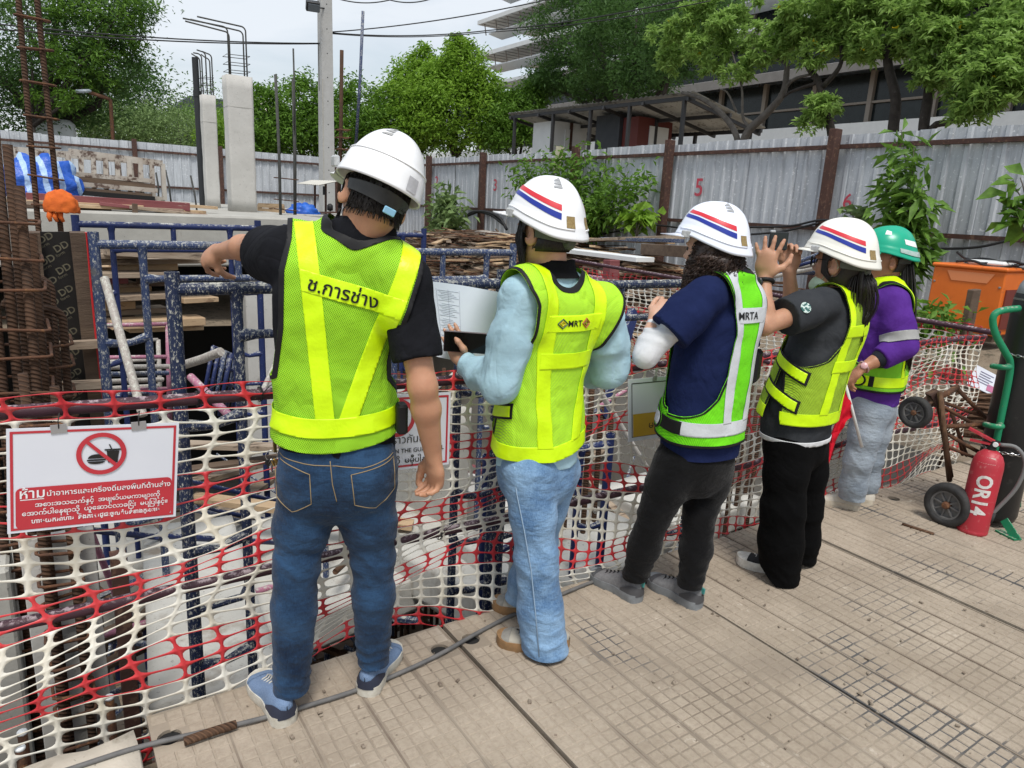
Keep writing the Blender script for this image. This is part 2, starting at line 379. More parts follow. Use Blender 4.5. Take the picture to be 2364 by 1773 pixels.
def groove_mat():
 """grooves packed with dust in places, worn open and dark in others"""
 b = NB('deck_groove'); c = b.mix(b.ramp(b.noise(3.0, 6, .65), .3, .72), (0.265, 0.22, 0.17), (0.39, 0.33, 0.26)); op = b.mix(b.ramp(b.noise(5, 4), .4, .6), (0.19, 0.155, 0.12), (0.25, 0.21, 0.165)); c = b.mix(b.ramp(b.noise(1.25, 5, .6), .46, .60), c, op); c = b.mix(b.ramp(b.noise(1.5, 4, .55, b.mapv((1, .6, 1), (0, 0, .9))), .54, .62), c, (0.095, 0.092, 0.09))
 c = b.mix(b.ramp(b.noise(30, 4), .58, .72), c, (.36, .31, .25)); c = b.mix(b.ramp(b.noise(1.1, 4, .6), .62, .78), c, (0.20, 0.165, 0.13)); b.col(c); b.set(rough=.8, spec=.25); b.bump(b.noise(90, 5), .4, .004); return b.m
def chipped_mat(name, c1, c2, t=(.60, .64), c3=(.20, .15, .10), scale=120, dusty=(.52, .52, .46)):
 """paint worn to metal and crusted with cement splashes"""
 b = NB(name); n = b.noise(scale, 8, .8, b.mapv((1, 1, .5))); c = b.mix(b.ramp(n, *t), c1, dusty); c = b.mix(b.ramp(b.noise(7, 5, .6), .55, .72), c, c2); c = b.mix(b.ramp(b.noise(90, 5, .7), .66, .72), c, c3)
 x = b.n('NewGeometry'); sx = b.n('SeparateXYZ'); b.l(x.outputs['Normal'], sx.inputs[0]); up = b.ramp(sx.outputs['Z'], .35, .9); c = b.mix(b.math('MULTIPLY', up, b.ramp(b.noise(42, 6, .75), .50, .58)), c, dusty)     # cement lies on top
 b.col(c); b.set(rough=.55, spec=.4); b.bump(n, .35, .003); return b.m
def rebar_mat(name, c1, c2, dirx=(0.4, 0.4, 1.0)):
 b = NB(name); k = b.math('SINE', b.math('MULTIPLY', b.dot(dirx), 2 * math.pi / .016)); c = b.mix(b.ramp(b.noise(9, 5), .35, .7), c1, c2); c = b.mix(b.ramp(b.noise(70, 5, .7), .6, .7), c, (.09, .07, .055)); b.col(b.mix(b.math('MULTIPLY', b.ramp(k, .2, .95), .45), c, tuple(x * 1.5 for x in c2))); b.set(rough=.85, spec=.25); b.bump(k, .7, .0025); return b.m
def fence_mat():
 b = NB('galvanised_sheet'); st = b.mapv((2.5, 2.5, .25)); c = b.mix(b.ramp(b.noise(2.2, 5, .6, st), .3, .7), (0.40, 0.425, 0.455), (0.55, 0.58, 0.615)); c = b.mix(b.ramp(b.noise(7, 6, .7, st), .5, .75), c, (0.28, 0.295, 0.31))
 c = b.mix(b.ramp(b.noise(30, 4, .6), .60, .68), c, (.70, .72, .74)); b.col(c); b.set(rough=.5, metal=.12, spec=.5); b.bump(b.noise(3, 4), .15, .02); return b.m
def conc_mat(name, c1, c2, stain=(.22, .2, .17), t=(.62, .72), sc=2.2):
 b = NB(name); c = b.mix(b.ramp(b.noise(sc, 6, .62), .3, .7), c1, c2); c = b.mix(b.ramp(b.noise(sc * 1.7, 5, .6, b.mapv((1, 1, .35))), *t), c, stain); c = b.mix(b.ramp(b.noise(50, 5, .7), .62, .68), c, tuple(x * .55 for x in c1)); b.col(c); b.set(rough=.9, spec=.2); n1 = b.bump(b.noise(120, 5), .25, .004); b.bump(b.noise(9, 5), .3, .02, n1); return b.m
M_deck = deck_mat(); M_groove = groove_mat(); M_fence = fence_mat()
M_pipe = chipped_mat('blue_pipe', (.012, .022, .062), (.006, .011, .028), (.545, .585), dusty=(.48, .48, .42)); M_pipe2 = chipped_mat('clean_blue_pipe', (.012, .024, .10), (.006, .012, .045), (.62, .67)); M_pipew = chipped_mat('worn_blue_pipe', (.03, .05, .12), (.10, .10, .10), (.54, .60))
M_maroon = chipped_mat('maroon_pipe', (.055, .022, .032), (.075, .035, .045), (.66, .70), dusty=(.40, .32, .34)); M_pink = chipped_mat('pink_pipe', (.38, .14, .22), (.30, .12, .16), (.55, .62)); M_cemp = chipped_mat('cement_pipe', (.34, .30, .27), (.42, .38, .35), (.5, .56))
M_rebar = rebar_mat('rusty_rebar', (.048, .029, .020), (.085, .046, .027)); M_rebarh = rebar_mat('rusty_rod', (.075, .042, .026), (.12, .066, .038), (1, .8, .3)); M_seam = mat('seam', (.27, .225, .175), (.16, .12, .09), 2.5, p=(.45, .6), rough=.95); M_rust = mat('rust', (.13, .055, .026), (.075, .038, .024), 14, rough=.9, bump=.4, bscale=90, c3=(.2, .095, .04), s3=40); M_post = mat('brown_post', (.075, .032, .022), (.05, .024, .018), 9, rough=.8, bump=.3, bscale=60, c3=(.13, .07, .045), s3=25)
M_conc = conc_mat('pale_concrete', (.46, .45, .42), (.56, .55, .52)); M_concd = conc_mat('grey_concrete', (.34, .33, .30), (.44, .43, .39)); M_block = conc_mat('rough_concrete', (.44, .40, .33), (.56, .51, .43), (.33, .29, .23), (.6, .7), 4); M_soil = mat('soil', (.17, .13, .09), (.26, .21, .15), 2.5, rough=.95, bump=.6, bscale=14, c3=(.09, .075, .05), s3=12, bdist=.05)
M_wood = mat('grey_timber', (.26, .19, .13), (.36, .29, .22), 5, rough=.9, bump=.4, bscale=60, stretch=(.35, 2, 2), c3=(.12, .085, .06), s3=9); M_woodl = mat('fresh_timber', (.50, .36, .22), (.42, .29, .17), 7, rough=.85, bump=.3, bscale=60, stretch=(.35, 2, 2), c3=(.26, .17, .10), s3=10); M_woodd = mat('dark_timber', (.085, .055, .038), (.13, .09, .06), 7, rough=.9, bump=.4, bscale=50, stretch=(.4, 2, 2)); M_woodr = mat('red_painted_timber', (.17, .045, .05), (.23, .075, .075), 8, rough=.8, bump=.3, bscale=60, stretch=(.35, 2, 2), c3=(.34, .24, .2), s3=18, p3=(.62, .68))
M_dark = mat('black_and_shade', (.012, .012, .012), rough=.95); M_whitep = mat('white_paint', (.74, .76, .76), (.68, .70, .70), 3, rough=.6)  # near black; also painted in for shade inside holes and the basement
M_netw = mat('white_plastic_net', (.74, .72, .65), (.62, .57, .46), 5, rough=.6, c3=(.42, .34, .2), s3=20, p3=(.68, .78)); M_netr = mat('red_plastic_net', (.50, .022, .032), (.60, .045, .05), 9, rough=.42, c3=(.35, .16, .14), s3=16, p3=(.6, .75)); M_wire = mat('black_wire', (.012, .012, .013), rough=.6)
# ================================================================ ground and pit
def ground():
 xs = [-300, -7, 5.25, 6.0, 7.0, 9.0, 300]; ys = [-300, 2.06, 8.6, 12.0, 300]; nx = len(xs); V = []
 for y in ys:
  for i, x in enumerate(xs): V.append((x, y, (-.30 if y < 2.1 else .26) if x < 5.2 else [-.05, .14, .55, .55, .55][i - 2] * (.9 if y < 2.1 else 1) + (.0 if y < 9 else .08)))
 F = []
 for j in range(4):
  for i in range(nx - 1):
   if i == 1 and j == 1: continue
   F.append((j * nx + i, j * nx + i + 1, (j + 1) * nx + i + 1, (j + 1) * nx + i))
 o = mesh_obj('ground', V, F, M_soil, None, origin=(0, 0, 0)); o['kind'] = 'structure'
 mb = MB(); z = -2.9
 mb.grid([[(-7, 1.0, z), (5.25, 1.0, z)], [(-7, 12, z), (5.25, 12, z)]]); mb.grid([[(-7, 12, z), (5.25, 12, z)], [(-7, 12, .26), (5.25, 12, .02)]]); mb.grid([[(5.25, 1.0, z), (5.25, 12, z)], [(5.25, 1.0, -.05), (5.25, 12, .03)]]); mb.grid([[(-7, 12, z), (-7, 1, z)], [(-7, 12, .2), (-7, 1, .0)]]); mb.grid([[(-7, 1.4, z), (5.25, 1.4, z)], [(-7, 1.4, -.25), (5.25, 1.4, -.25)]])
 o = mb.build('excavation_pit', conc_mat('pit_wall', (.24, .22, .19), (.32, .30, .26)), None, origin=(0, 5, -2.9)); fix_normals(o); o['kind'] = 'structure'
ground()
# ---------------------------------------------------------------- steel deck: five plates of five flanges, raised treads
def deck():
 root = thing('steel_deck', None, None, (2.6, 0.6, 0), kind='structure'); EY = 2.085; Y0 = -1.2; W = 1.0; holes = [at_z(x, y)[:2] for x, y in ((1087, 1475), (1016, 1499), (389, 1701), (1493, 1340), (2063, 1152))]
 for p in range(-1, 6):
  X0 = .143 + p * W
  if p == -1: continue
  pl = thing_part('deck_plate', root); x0 = X0 + .008; sw = (W - .016) / 5; g = random.Random(50 + p); yl = EY + g.uniform(-.012, .012); tz = g.uniform(-.004, .004)
  MB().beam((X0 + W / 2, Y0, -.21), (X0 + W / 2, yl - .004, -.21), W - .03, .10).build('web', M_post, pl)
  for k in range(5):
   a, b = x0 + k * sw + .0022, x0 + (k + 1) * sw - .0022; mb = MB(); hs = sorted([(h[1], h[0]) for h in holes if a - .02 < h[0] < b + .02])
   ys = Y0; segs = []
   for hy, hx in hs: segs.append((ys, hy - .06, None)); segs.append((hy - .06, hy + .06, (min(max(hx, a + .045), b - .045), hy))); ys = hy + .06
   segs.append((ys, yl, None)); top = tz; bot = -.022
   for s0, s1, h in segs:
    if h is None: mb.add([(a, s0, top), (b, s0, top), (b, s1, top), (a, s1, top)], [(0, 1, 2, 3)])
    else:
     n = 20; V = []; 
     for t in range(n):
      an = 2 * math.pi * t / n; c_, s_ = math.cos(an), math.sin(an); q = min((b - h[0]) / c_ if c_ > 1e-6 else (a - h[0]) / c_ if c_ < -1e-6 else 9, (s1 - h[1]) / s_ if s_ > 1e-6 else (s0 - h[1]) / s_ if s_ < -1e-6 else 9)
      V += [(h[0] + c_ * q, h[1] + s_ * q, top), (h[0] + .033 * c_, h[1] + .033 * s_, top), (h[0] + .033 * c_, h[1] + .033 * s_, -.015)]
     for (cx_, cy_) in ((a, s0), (b, s0), (b, s1), (a, s1)): V.append((cx_, cy_, top))
     F = []
     for t in range(n):
      u = (t + 1) % n; F.append((3 * t, 3 * u, 3 * u + 1, 3 * t + 1)); F.append((3 * t + 1, 3 * u + 1, 3 * u + 2, 3 * t + 2))
      for ci, (cx_, cy_) in enumerate(((a, s0), (b, s0), (b, s1), (a, s1))):
       v0, v1 = V[3 * t], V[3 * u]
       if (abs(v0[0] - cx_) < 1e-6 and abs(v1[1] - cy_) < 1e-6) or (abs(v1[0] - cx_) < 1e-6 and abs(v0[1] - cy_) < 1e-6): F.append((3 * t, 3 * n + ci, 3 * u))
     mb.add(V, F); MB().lathe([(.0335, -.012), (.0335, -.13), (.0001, -.13)], (h[0], h[1], 0), (0, 0, 1), 20).build('lifting_hole', M_dark, pl)  # hole lining coloured near black to stand for its shade
   mb.add([(a, Y0, top), (b, Y0, top), (b, yl, top), (a, yl, top), (a, Y0, bot), (b, Y0, bot), (b, yl, bot), (a, yl, bot)], [(0, 4, 5, 1), (1, 5, 6, 2), (2, 6, 7, 3), (3, 7, 4, 0)])
   o = mb.build('deck_flange', M_groove, pl); fix_normals(o); MB().box((b + .0022, (Y0 + yl) / 2, -.0085), (.006, yl - Y0, .016)).build('weld_seam', M_seam, pl)
   # treads: rows of squares, four across
   tb = MB(); pitch = .0455; n4 = 4; off = (b - a - n4 * pitch) / 2; y = max(Y0, -.1) ; ny = int((yl - .012 - y) / pitch)
   V, F, m = [], [], 0
   for j in range(ny):
    for i in range(n4):
     cx_, cy_ = a + off + (i + .5) * pitch, yl - .010 - (j + .5) * pitch; h = .0195 * g.uniform(.9, 1.04)
     if any((cx_ - q[0]) ** 2 + (cy_ - q[1]) ** 2 < .0030 for q in holes): continue
     zt = top + g.uniform(.0016, .0034); rz = g.uniform(-.04, .04); c_, s_ = math.cos(rz), math.sin(rz)
     for hh, zz in ((h + .0018, top - .001), (h - .0012, zt)):
      for dx, dy in ((-1, -1), (1, -1), (1, 1), (-1, 1)): V.append((cx_ + hh * (dx * c_ - dy * s_), cy_ + hh * (dx * s_ + dy * c_), zz))
     F += [(m + 4, m + 5, m + 6, m + 7), (m, m + 1, m + 5, m + 4), (m + 1, m + 2, m + 6, m + 5), (m + 2, m + 3, m + 7, m + 6), (m + 3, m, m + 4, m + 7)]; m += 8
   o = mesh_obj('raised_treads', V, F, M_deck, pl); o['kind'] = 'stuff'
deck()
def lump_box(c, size, m, name, seed, amp=.012, sub=14, parent=None):
 """block with broken edges"""
 bm = bmesh.new(); bmesh.ops.create_cube(bm, size=1); bmesh.ops.scale(bm, vec=size, verts=bm.verts); bmesh.ops.subdivide_edges(bm, edges=bm.edges, cuts=sub, use_grid_fill=True)
 from mathutils import noise as mn
 for v in bm.verts:
  p = v.co * 9 + Vector((seed, 0, 0)); e = sum(abs(abs(v.co[i]) - size[i] / 2) < 1e-4 for i in range(3)); v.co += Vector((mn.noise(p), mn.noise(p + Vector((5, 5, 5))), mn.noise(p + Vector((9, 2, 7))) * .4)) * amp * (2.2 if e >= 2 else 1) - v.co.normalized() * (amp * .8 if e >= 2 else 0)
 V = np.array([v.co for v in bm.verts]) + np.asarray(c); F = [tuple(v.index for v in f.verts) for f in bm.faces]; bm.free(); return mesh_obj(name, V, F, m, parent, True)
tag(lump_box((-.60, 1.10, -.12), (1.44, 1.86, .25), M_block, 'concrete_slab', 3, .010, 22), 'rough pale concrete slab in the bottom left corner beside the steel deck', 'slab')
for x, y in ((53, 1715), (48, 1752), (255, 1632)):
 p = at_z(x, y, .0); b = thing('capped_bolt', {53: 'rear of two white capped bolts at the left edge of the slab', 48: 'front of two white capped bolts at the left edge of the slab', 255: 'white capped rusty bolt standing alone behind the slab beside the deck'}[x], 'bolt', (p[0], p[1] + .02, -.12), 'capped bolts at the slab'); q = np.array([p[0], p[1] + .02, 0])
 MB().lathe([(.0125, -.25), (.0125, .018)], q, (0, 0, 1), 14).build('shank', M_rust, b); MB().lathe([(.0132, .016), (.0135, .022), (.011, .026), (.0001, .0275)], q, (0, 0, 1), 14).build('cap', M_whitep, b, True)
# cable along the deck and loose bars
pts = [at_z(x, y, .012) for x, y in ((60, 1810), (170, 1773), (330, 1720), (600, 1662), (840, 1590), (1000, 1520), (1100, 1462), (1180, 1420), (1300, 1370), (1370, 1342), (1440, 1318))]; P = []
for i in range(len(pts) - 1): P += [pts[i] * (1 - t) + pts[i + 1] * t for t in np.linspace(0, 1, 8, endpoint=False)]
P = np.array(P + [pts[-1]]); k = np.ones(7) / 7; P[3:-3] = np.stack([np.convolve(P[:, i], k, 'valid') for i in range(3)], 1)
solo(MB().tube(P, .0075, 8), 'cable', mat('grey_cable', (.10, .10, .10), (.15, .145, .14), 20, rough=.7), 'grey cable lying along the edge of the steel deck', 'cable', smooth=True)
a, b = at_z(425, 1712, .018), at_z(545, 1672, .018); solo(MB().tube([a, (a + b) / 2 + [0, 0, .002], b], .013, 10), 'rebar_stub', M_rebarh, 'short thick rusty bar on the deck beside the front lifting hole', 'rebar', smooth=True)
a, b = at_z(2083, 1210, .010), at_z(2156, 1233, .010); solo(MB().tube([a, b], .0085, 8), 'rebar_stub', M_rebarh, 'thin dark bar lying on the deck left of the red extinguisher', 'rebar', smooth=True)
# grit on the deck
g = MB(); 
for i in range(420):
 x, y = rnd.uniform(.3, 4.8), rnd.uniform(.4, 2.05); s_ = rnd.choice([.0025, .004, .006, .009]) * rnd.uniform(.6, 1.2); q = np.array(Matrix.Rotation(rnd.uniform(0, 6), 3, 'Z') @ Matrix.Rotation(rnd.uniform(0, 1), 3, 'X')); g.box((x, y, .0035 + s_ * .2), (s_ * 1.6, s_, s_ * .6), M=q)
o = solo(g, 'grit', mat('grit', (.16, .12, .09), (.32, .27, .21), 40, rough=.95), 'small bits of grit and soil scattered on the steel deck', 'grit', kind='stuff')
# ================================================================ safety net, its rails and posts
def net(name, label, path, ztop, pitch, rows, seedv, group, sag=.008, zfun=None, top_red=True):
 """path(s) -> xy at distance s; pitch(s) cell width"""
 root = thing(name, label, 'net', (*path(pitch[1] * .4)[:2], 0), group); S_ = [0.0]
 while S_[-1] < pitch[1]: S_.append(S_[-1] + pitch[0](S_[-1]))
 S_ = np.array(S_); nr = sum(n for _, n in rows); zs = [0.0]; g = random.Random(seedv); ph = [g.uniform(0, 6) for _ in range(8)]
 hrow = .0355
 def node(s, j):
  xy = path(s); z = (zfun(s) if zfun else ztop) - j * hrow * (1 + .10 * math.sin(s * 1.7 + ph[0]) + .05 * math.sin(s * 5.1 + j * .3))
  z += sag * math.sin(s * 2.3 + ph[1] + j * .12) + sag * .6 * math.sin(s * 6.1 + ph[2] - j * .35) + (.006 * math.sin(s * 17 + j * 1.3))
  dn = .020 * math.sin(s * 2.9 + j * .21 + ph[3]) + .012 * math.sin(s * 7.7 - j * .5 + ph[4]) + .058
  ds = .018 * math.sin(j * .55 + s * 3.1 + ph[5]) + .010 * math.sin(j * 1.3 + ph[6] + s * 9)
  xy = path(s + ds); nn = path(s + .01) - path(s - .01); nn = np.array([nn[1], -nn[0]]) / np.linalg.norm(nn)
  return np.array([xy[0] + nn[0] * dn, xy[1] + nn[1] * dn, z])
 NN = np.array([[node(s, j) for j in range(nr + 1)] for s in S_]); n = 16; an = np.linspace(0, 2 * np.pi, n, endpoint=False); j = 0
 for col, cnt in rows:
  V, F, m = [], [], 0
  for r_ in range(j, j + cnt):
   for i in range(len(S_) - 1):
    A, B, C, D = NN[i, r_], NN[i + 1, r_], NN[i + 1, r_ + 1], NN[i, r_ + 1]; w = S_[i + 1] - S_[i]; thin = .0019 if col == 'r' else .0022
    hx, hy = 1 - (.009 if col == 'r' else .013) / w, 1 - 2 * thin / hrow
    for t in an:
     c_, s_ = math.cos(t), math.sin(t); q = max(abs(c_), abs(s_)); e = .62
     for (x, y) in ((c_ / q, s_ / q), (hx * math.copysign(abs(c_) ** e, c_), hy * math.copysign(abs(s_) ** e, s_))):
      x_, y_ = (x + 1) / 2, (y + 1) / 2; V.append((A * (1 - x_) + B * x_) * (1 - y_) + (D * (1 - x_) + C * x_) * y_)
    for k in range(n): u = (k + 1) % n; F.append((m + 2 * k, m + 2 * u, m + 2 * u + 1, m + 2 * k + 1))
    m += 2 * n
  V = np.array(V); _, fi, inv = np.unique(np.round(V, 5), axis=0, return_index=True, return_inverse=True); V = V[fi]; F = inv.ravel()[np.array(F)]; o = mesh_obj('red_band' if col == 'r' else 'white_band', V, F, M_netr if col == 'r' else M_netw, root, False); sm = o.modifiers.new('thick', 'SOLIDIFY'); sm.thickness = .0014; sm.offset = 0
  j += cnt
 return root
ROWS = [('r', 2), ('w', 5), ('r', 3), ('w', 4), ('r', 3), ('w', 5), ('r', 3), ('w', 4), ('r', 2)]
NY = 2.135
net('safety_net', 'red and white plastic safety net along the near edge of the pit', lambda s: np.array([-.75 + s, NY + .012]), .99, (lambda s: .112 if s < 1.2 else .112 - .036 * min(1, (s - 1.2) / .8), 5.82), ROWS, 4, 'safety nets', zfun=lambda s: 1.030 - .0265 * s + .008 * math.sin(s * 5))
net('safety_net', 'red and white plastic safety net turning back along the right side of the pit', lambda s: np.array([5.10 + .02 * math.sin(s * 2), NY + s]), .92, (lambda s: .085, 4.2), [('r', 2), ('w', 6), ('r', 3), ('w', 5), ('r', 3), ('w', 5)], 9, 'safety nets')
def rail(pts, label, r=.0185, m=None): solo(MB().tube(pts, r, 12), 'guard_rail', m or M_maroon, label, 'rail', 'maroon guard rails', smooth=False, auto=50)
def zt(x): return .963 - .0265 * (x + .1)
rail([(-1.0, NY, zt(-1.)), (2.5, NY, zt(2.5)), (5.22, NY, .855)], 'maroon top rail of the net along the near edge of the pit'); rail([(-1.0, NY + .01, .375), (2.2, NY + .01, .335), (5.1, NY + .01, .30)], 'maroon middle rail behind the net along the near edge of the pit')
rail([(5.14, 2.02, .90), (5.16, 6.5, .98)], 'maroon top rail running back along the right side of the pit'); rail([(5.14, 2.10, .34), (5.16, 6.5, .40)], 'maroon middle rail running back along the right side of the pit')
solo(MB().tube([(5.02, 2.16, -.3), (5.03, 2.16, .84)], .011, 8), 'net_post', M_rebar, 'thin rusty bar holding the net at its right corner', 'post', smooth=True)
for i, (x, z) in enumerate(((455, 0), (600, 0), (1022, 1), (1318, 1))):
 c = np.array([at_y(x, 900, NY)[0], NY, zt(at_y(x, 900, NY)[0]) if z == 0 else .347]); tp = []
 for t in np.linspace(0, 5 * math.pi, 40): tp.append(c + np.array([.004 * math.sin(t * 2.3), .022 * math.cos(t), .022 * math.sin(t)]))
 tp += [c + np.array([.02, -.03, .03]), c + np.array([.05, -.03, .045])]; solo(MB().tube(tp, .0016, 4), 'tie_wire', M_wire, ['wire tying the net to the top rail left of the man', 'wire tying the net to the top rail beside the vest of the man', 'wire tying the net to the middle rail right of the man', 'wire tying the net to the middle rail behind the light jeans'][i], 'wire', 'tie wires')
# ================================================================ signs on the net
M_paper = mat('laminated_white', (.70, .72, .78), (.66, .68, .75), 3, rough=.35); M_pr = mat('print_red', (.52, .035, .05), (.46, .03, .045), 6, rough=.4); M_pk = mat('print_black', (.012, .012, .012), rough=.4); M_py = mat('print_yellow', (.62, .38, .03), (.56, .34, .03), 5, rough=.4); M_pw = mat('print_white', (.78, .78, .8), rough=.4)
def sign_frame(name, label, corners, Y, m=None):
 """corners: TL, TR, BR, BL photo points on the plane Y"""
 q = [at_y(x, y, Y) for x, y in corners]; u = q[1] - q[0]; w = np.linalg.norm(u); u = u / w; v = q[0] - q[3]; h = np.linalg.norm(v); v = v / h; n = unit(np.cross(u, v)); n = n if n[1] < 0 else -n
 root = thing(name, label, 'sign', (q[3] + q[2]) / 2, 'signs on the net'); A = q[3]
 def P(x, y, l=0.0): return A + u * x * w + v * y * h + n * l
 def poly(pts, m_, nm='panel', l=.001, t=.0006, parent=root): MB().prism([(x * w, y * h) for x, y in pts], P(0, 0, l), u, v, n, t).build(nm, m_, parent)
 poly([(0, 0), (1, 0), (1, 1), (0, 1)], m or M_paper, 'board', 0, .003); return root, P, poly, u, v, w, h, n
def rrect(x0, y0, x1, y1, r, asp=1.0, n=6):
 out = []
 for cx_, cy_, a0 in ((x1 - r, y1 - r * asp, 0), (x0 + r, y1 - r * asp, 90), (x0 + r, y0 + r * asp, 180), (x1 - r, y0 + r * asp, 270)):
  for k in range(n + 1): a = math.radians(a0 + 90 * k / n); out.append((cx_ + r * math.cos(a), cy_ + r * asp * math.sin(a)))
 return out
def ringpoly(cx_, cy_, r0, r1, asp, n=40): return [(cx_ + r1 * math.cos(2 * math.pi * k / n), cy_ + r1 * asp * math.sin(2 * math.pi * k / n)) for k in range(n)], [(cx_ + r0 * math.cos(2 * math.pi * k / n), cy_ + r0 * asp * math.sin(2 * math.pi * k / n)) for k in range(n)]
def ring_part(P, c, r0, r1, asp, m, parent, nm, l=.0045):
 o, i = ringpoly(*c, r0, r1, asp); V = [P(x, y, l) for x, y in o] + [P(x, y, l) for x, y in i]; n = len(o); MB().add(V, [(k, (k + 1) % n, n + (k + 1) % n, n + k) for k in range(n)]).build(nm, m, parent)
def border(P, m, parent, ins, wd, asp, l=.0042):
 V = [P(*q, l) for q in ((ins, ins * asp), (1 - ins, ins * asp), (1 - ins, 1 - ins * asp), (ins, 1 - ins * asp), (ins + wd, (ins + wd) * asp), (1 - ins - wd, (ins + wd) * asp), (1 - ins - wd, 1 - (ins + wd) * asp), (ins + wd, 1 - (ins + wd) * asp))]
 MB().add(V, [(0, 1, 5, 4), (1, 2, 6, 5), (2, 3, 7, 6), (3, 0, 4, 7)]).build('border', m, parent)
def sign_food():
 root, P, poly, u, v, w, h, n = sign_frame('prohibition_sign', 'white and red no food or drink sign hanging on the left part of the net', ((14, 990), (413, 975), (411, 1186), (17, 1232)), NY - .105); a = w / h
 border(P, M_pr, root, .018, .016, a); poly(rrect(.045, .035, .965, .435, .035, a), M_pr, 'red_panel', .0042, .0004)
 ring_part(P, (.525, .725), .118, .148, a, M_pr, root, 'prohibition_ring', .0062); c = [(.525 - .095, .725 + .085 * a - .0), (.525 - .075, .725 + .10 * a), (.525 + .1, .725 - .085 * a), (.525 + .08, .725 - .10 * a)]
 # burger and cup
 bx, by = .495, .670; top = [(bx + .05 * math.cos(t), by + .008 + .030 * a * math.sin(t)) for t in np.linspace(0, math.pi, 14)]; bot = [(bx + .05 * math.cos(t), by - .016 * a + .018 * a * math.sin(t)) for t in np.linspace(math.pi, 2 * math.pi, 12)]
 poly(top, M_pk, 'burger_bun', .0045, .0004); poly([(bx - .055, by - .011 * a), (bx + .055, by - .011 * a), (bx + .055, by - .001), (bx - .055, by - .001)], M_pk, 'burger_patty', .0045, .0004); poly(bot, M_pk, 'burger_bun', .0045, .0004)
 cx_, cy_ = .592, .735; poly([(cx_ - .028, cy_ - .075 * a), (cx_ + .028, cy_ - .075 * a), (cx_ + .038, cy_ + .01 * a), (cx_ - .038, cy_ + .01 * a)], M_pk, 'cup', .0045, .0004); poly([(cx_ - .05, cy_ + .012 * a), (cx_ + .05, cy_ + .012 * a), (cx_ + .05, cy_ + .022 * a), (cx_ - .05, cy_ + .022 * a)], M_pk, 'cup_lid', .0045, .0004); poly([(cx_ - .012, cy_ + .022 * a), (cx_ - .004, cy_ + .022 * a), (cx_ - .018, cy_ + .055 * a), (cx_ - .026, cy_ + .055 * a)], M_pk, 'straw', .0045, .0004)
 d = .098; poly([(.525 - d - .008, .725 + d * a - .008 * a), (.525 - d + .008, .725 + d * a + .008 * a), (.525 + d + .008, .725 - d * a + .008 * a), (.525 + d - .008, .725 - d * a - .008 * a)], M_pr, 'prohibition_bar', .0056, .0004)
 put_text('ห้าม', .062, P(.135, .335), u, v, M_pw, root, lift=.006, width=.135 * w, bold=.012); poly([(.07, .315), (.2, .315), (.2, .322), (.07, .322)], M_pw, 'underline', .0048, .0004); put_text('นำอาหารและเครื่องดื่มลงพื้นที่ด้านล่าง', .042, P(.585, .342), u, v, M_pw, root, lift=.006, width=.74 * w, bold=.010)
 put_text('အစားအသ\u200bေ\u200bာက်နှင့်  အဖျော်ယမကာများကို'.replace('\u200b', ''), .036, P(.52, .245), u, v, M_pw, root, lift=.006, width=.74 * w, bold=.012); put_text('ေအာက်ပါေနရာသို့  ယူေဆာင်လာခြင်း  မပြုပါနှင့်။', .036, P(.51, .165), u, v, M_pw, root, lift=.006, width=.86 * w, bold=.012); put_text('ហាមយកអាហារ  និងភេសជ្ជៈចូលតំបន់ខាងក្រោម', .032, P(.51, .085), u, v, M_pw, root, lift=.006, width=.76 * w, bold=.02)
 for x in (.28, .745): MB().box(P(x, .985, .004), (.035, .004, .022)).build('clip', mat('foil_tape', (.28, .27, .27), rough=.5), root); MB().tube([P(x, .99, .006), P(x - .005, 1.06, .01), P(x + .004, 1.13, .0), P(x, 1.08, -.03)], .0013, 4).build('wire', M_wire, root)
sign_food()
def sign_guard():
 root, P, poly, u, v, w, h, n = sign_frame('prohibition_sign', 'white sign with red border on the guardrail, half hidden behind the arm of the man', ((780, 918), (1040, 905), (1042, 1080), (782, 1100)), NY - .105); a = w / h
 border(P, M_pr, root, .022, .018, a); ring_part(P, (.50, .70), .13, .165, a, M_pr, root, 'prohibition_ring'); d = .105; poly([(.5 - d - .01, .70 + d * a - .01), (.5 - d + .01, .70 + d * a + .01), (.5 + d + .01, .70 - d * a + .01), (.5 + d - .01, .70 - d * a - .01)], M_pr, 'prohibition_bar', .0045, .0004)
 for x in (.46, .52): poly([(x, .6), (x + .03, .6), (x + .03, .76), (x, .76)], M_pk, 'pictogram', .0043, .0004)
 put_text('ห้ามพิงราวกันตก', .04, P(.5, .36), u, v, M_pk, root, lift=.006, width=.62 * w); put_text('DO NOT LEAN ON THE GUARDRAIL', .03, P(.5, .23), u, v, M_pk, root, lift=.006, width=.88 * w, bold=.012); put_text('လက်ရန်းကို  မမှီပါနှင့်', .034, P(.5, .09), u, v, M_pk, root, lift=.006, width=.62 * w, bold=.01)
sign_guard()
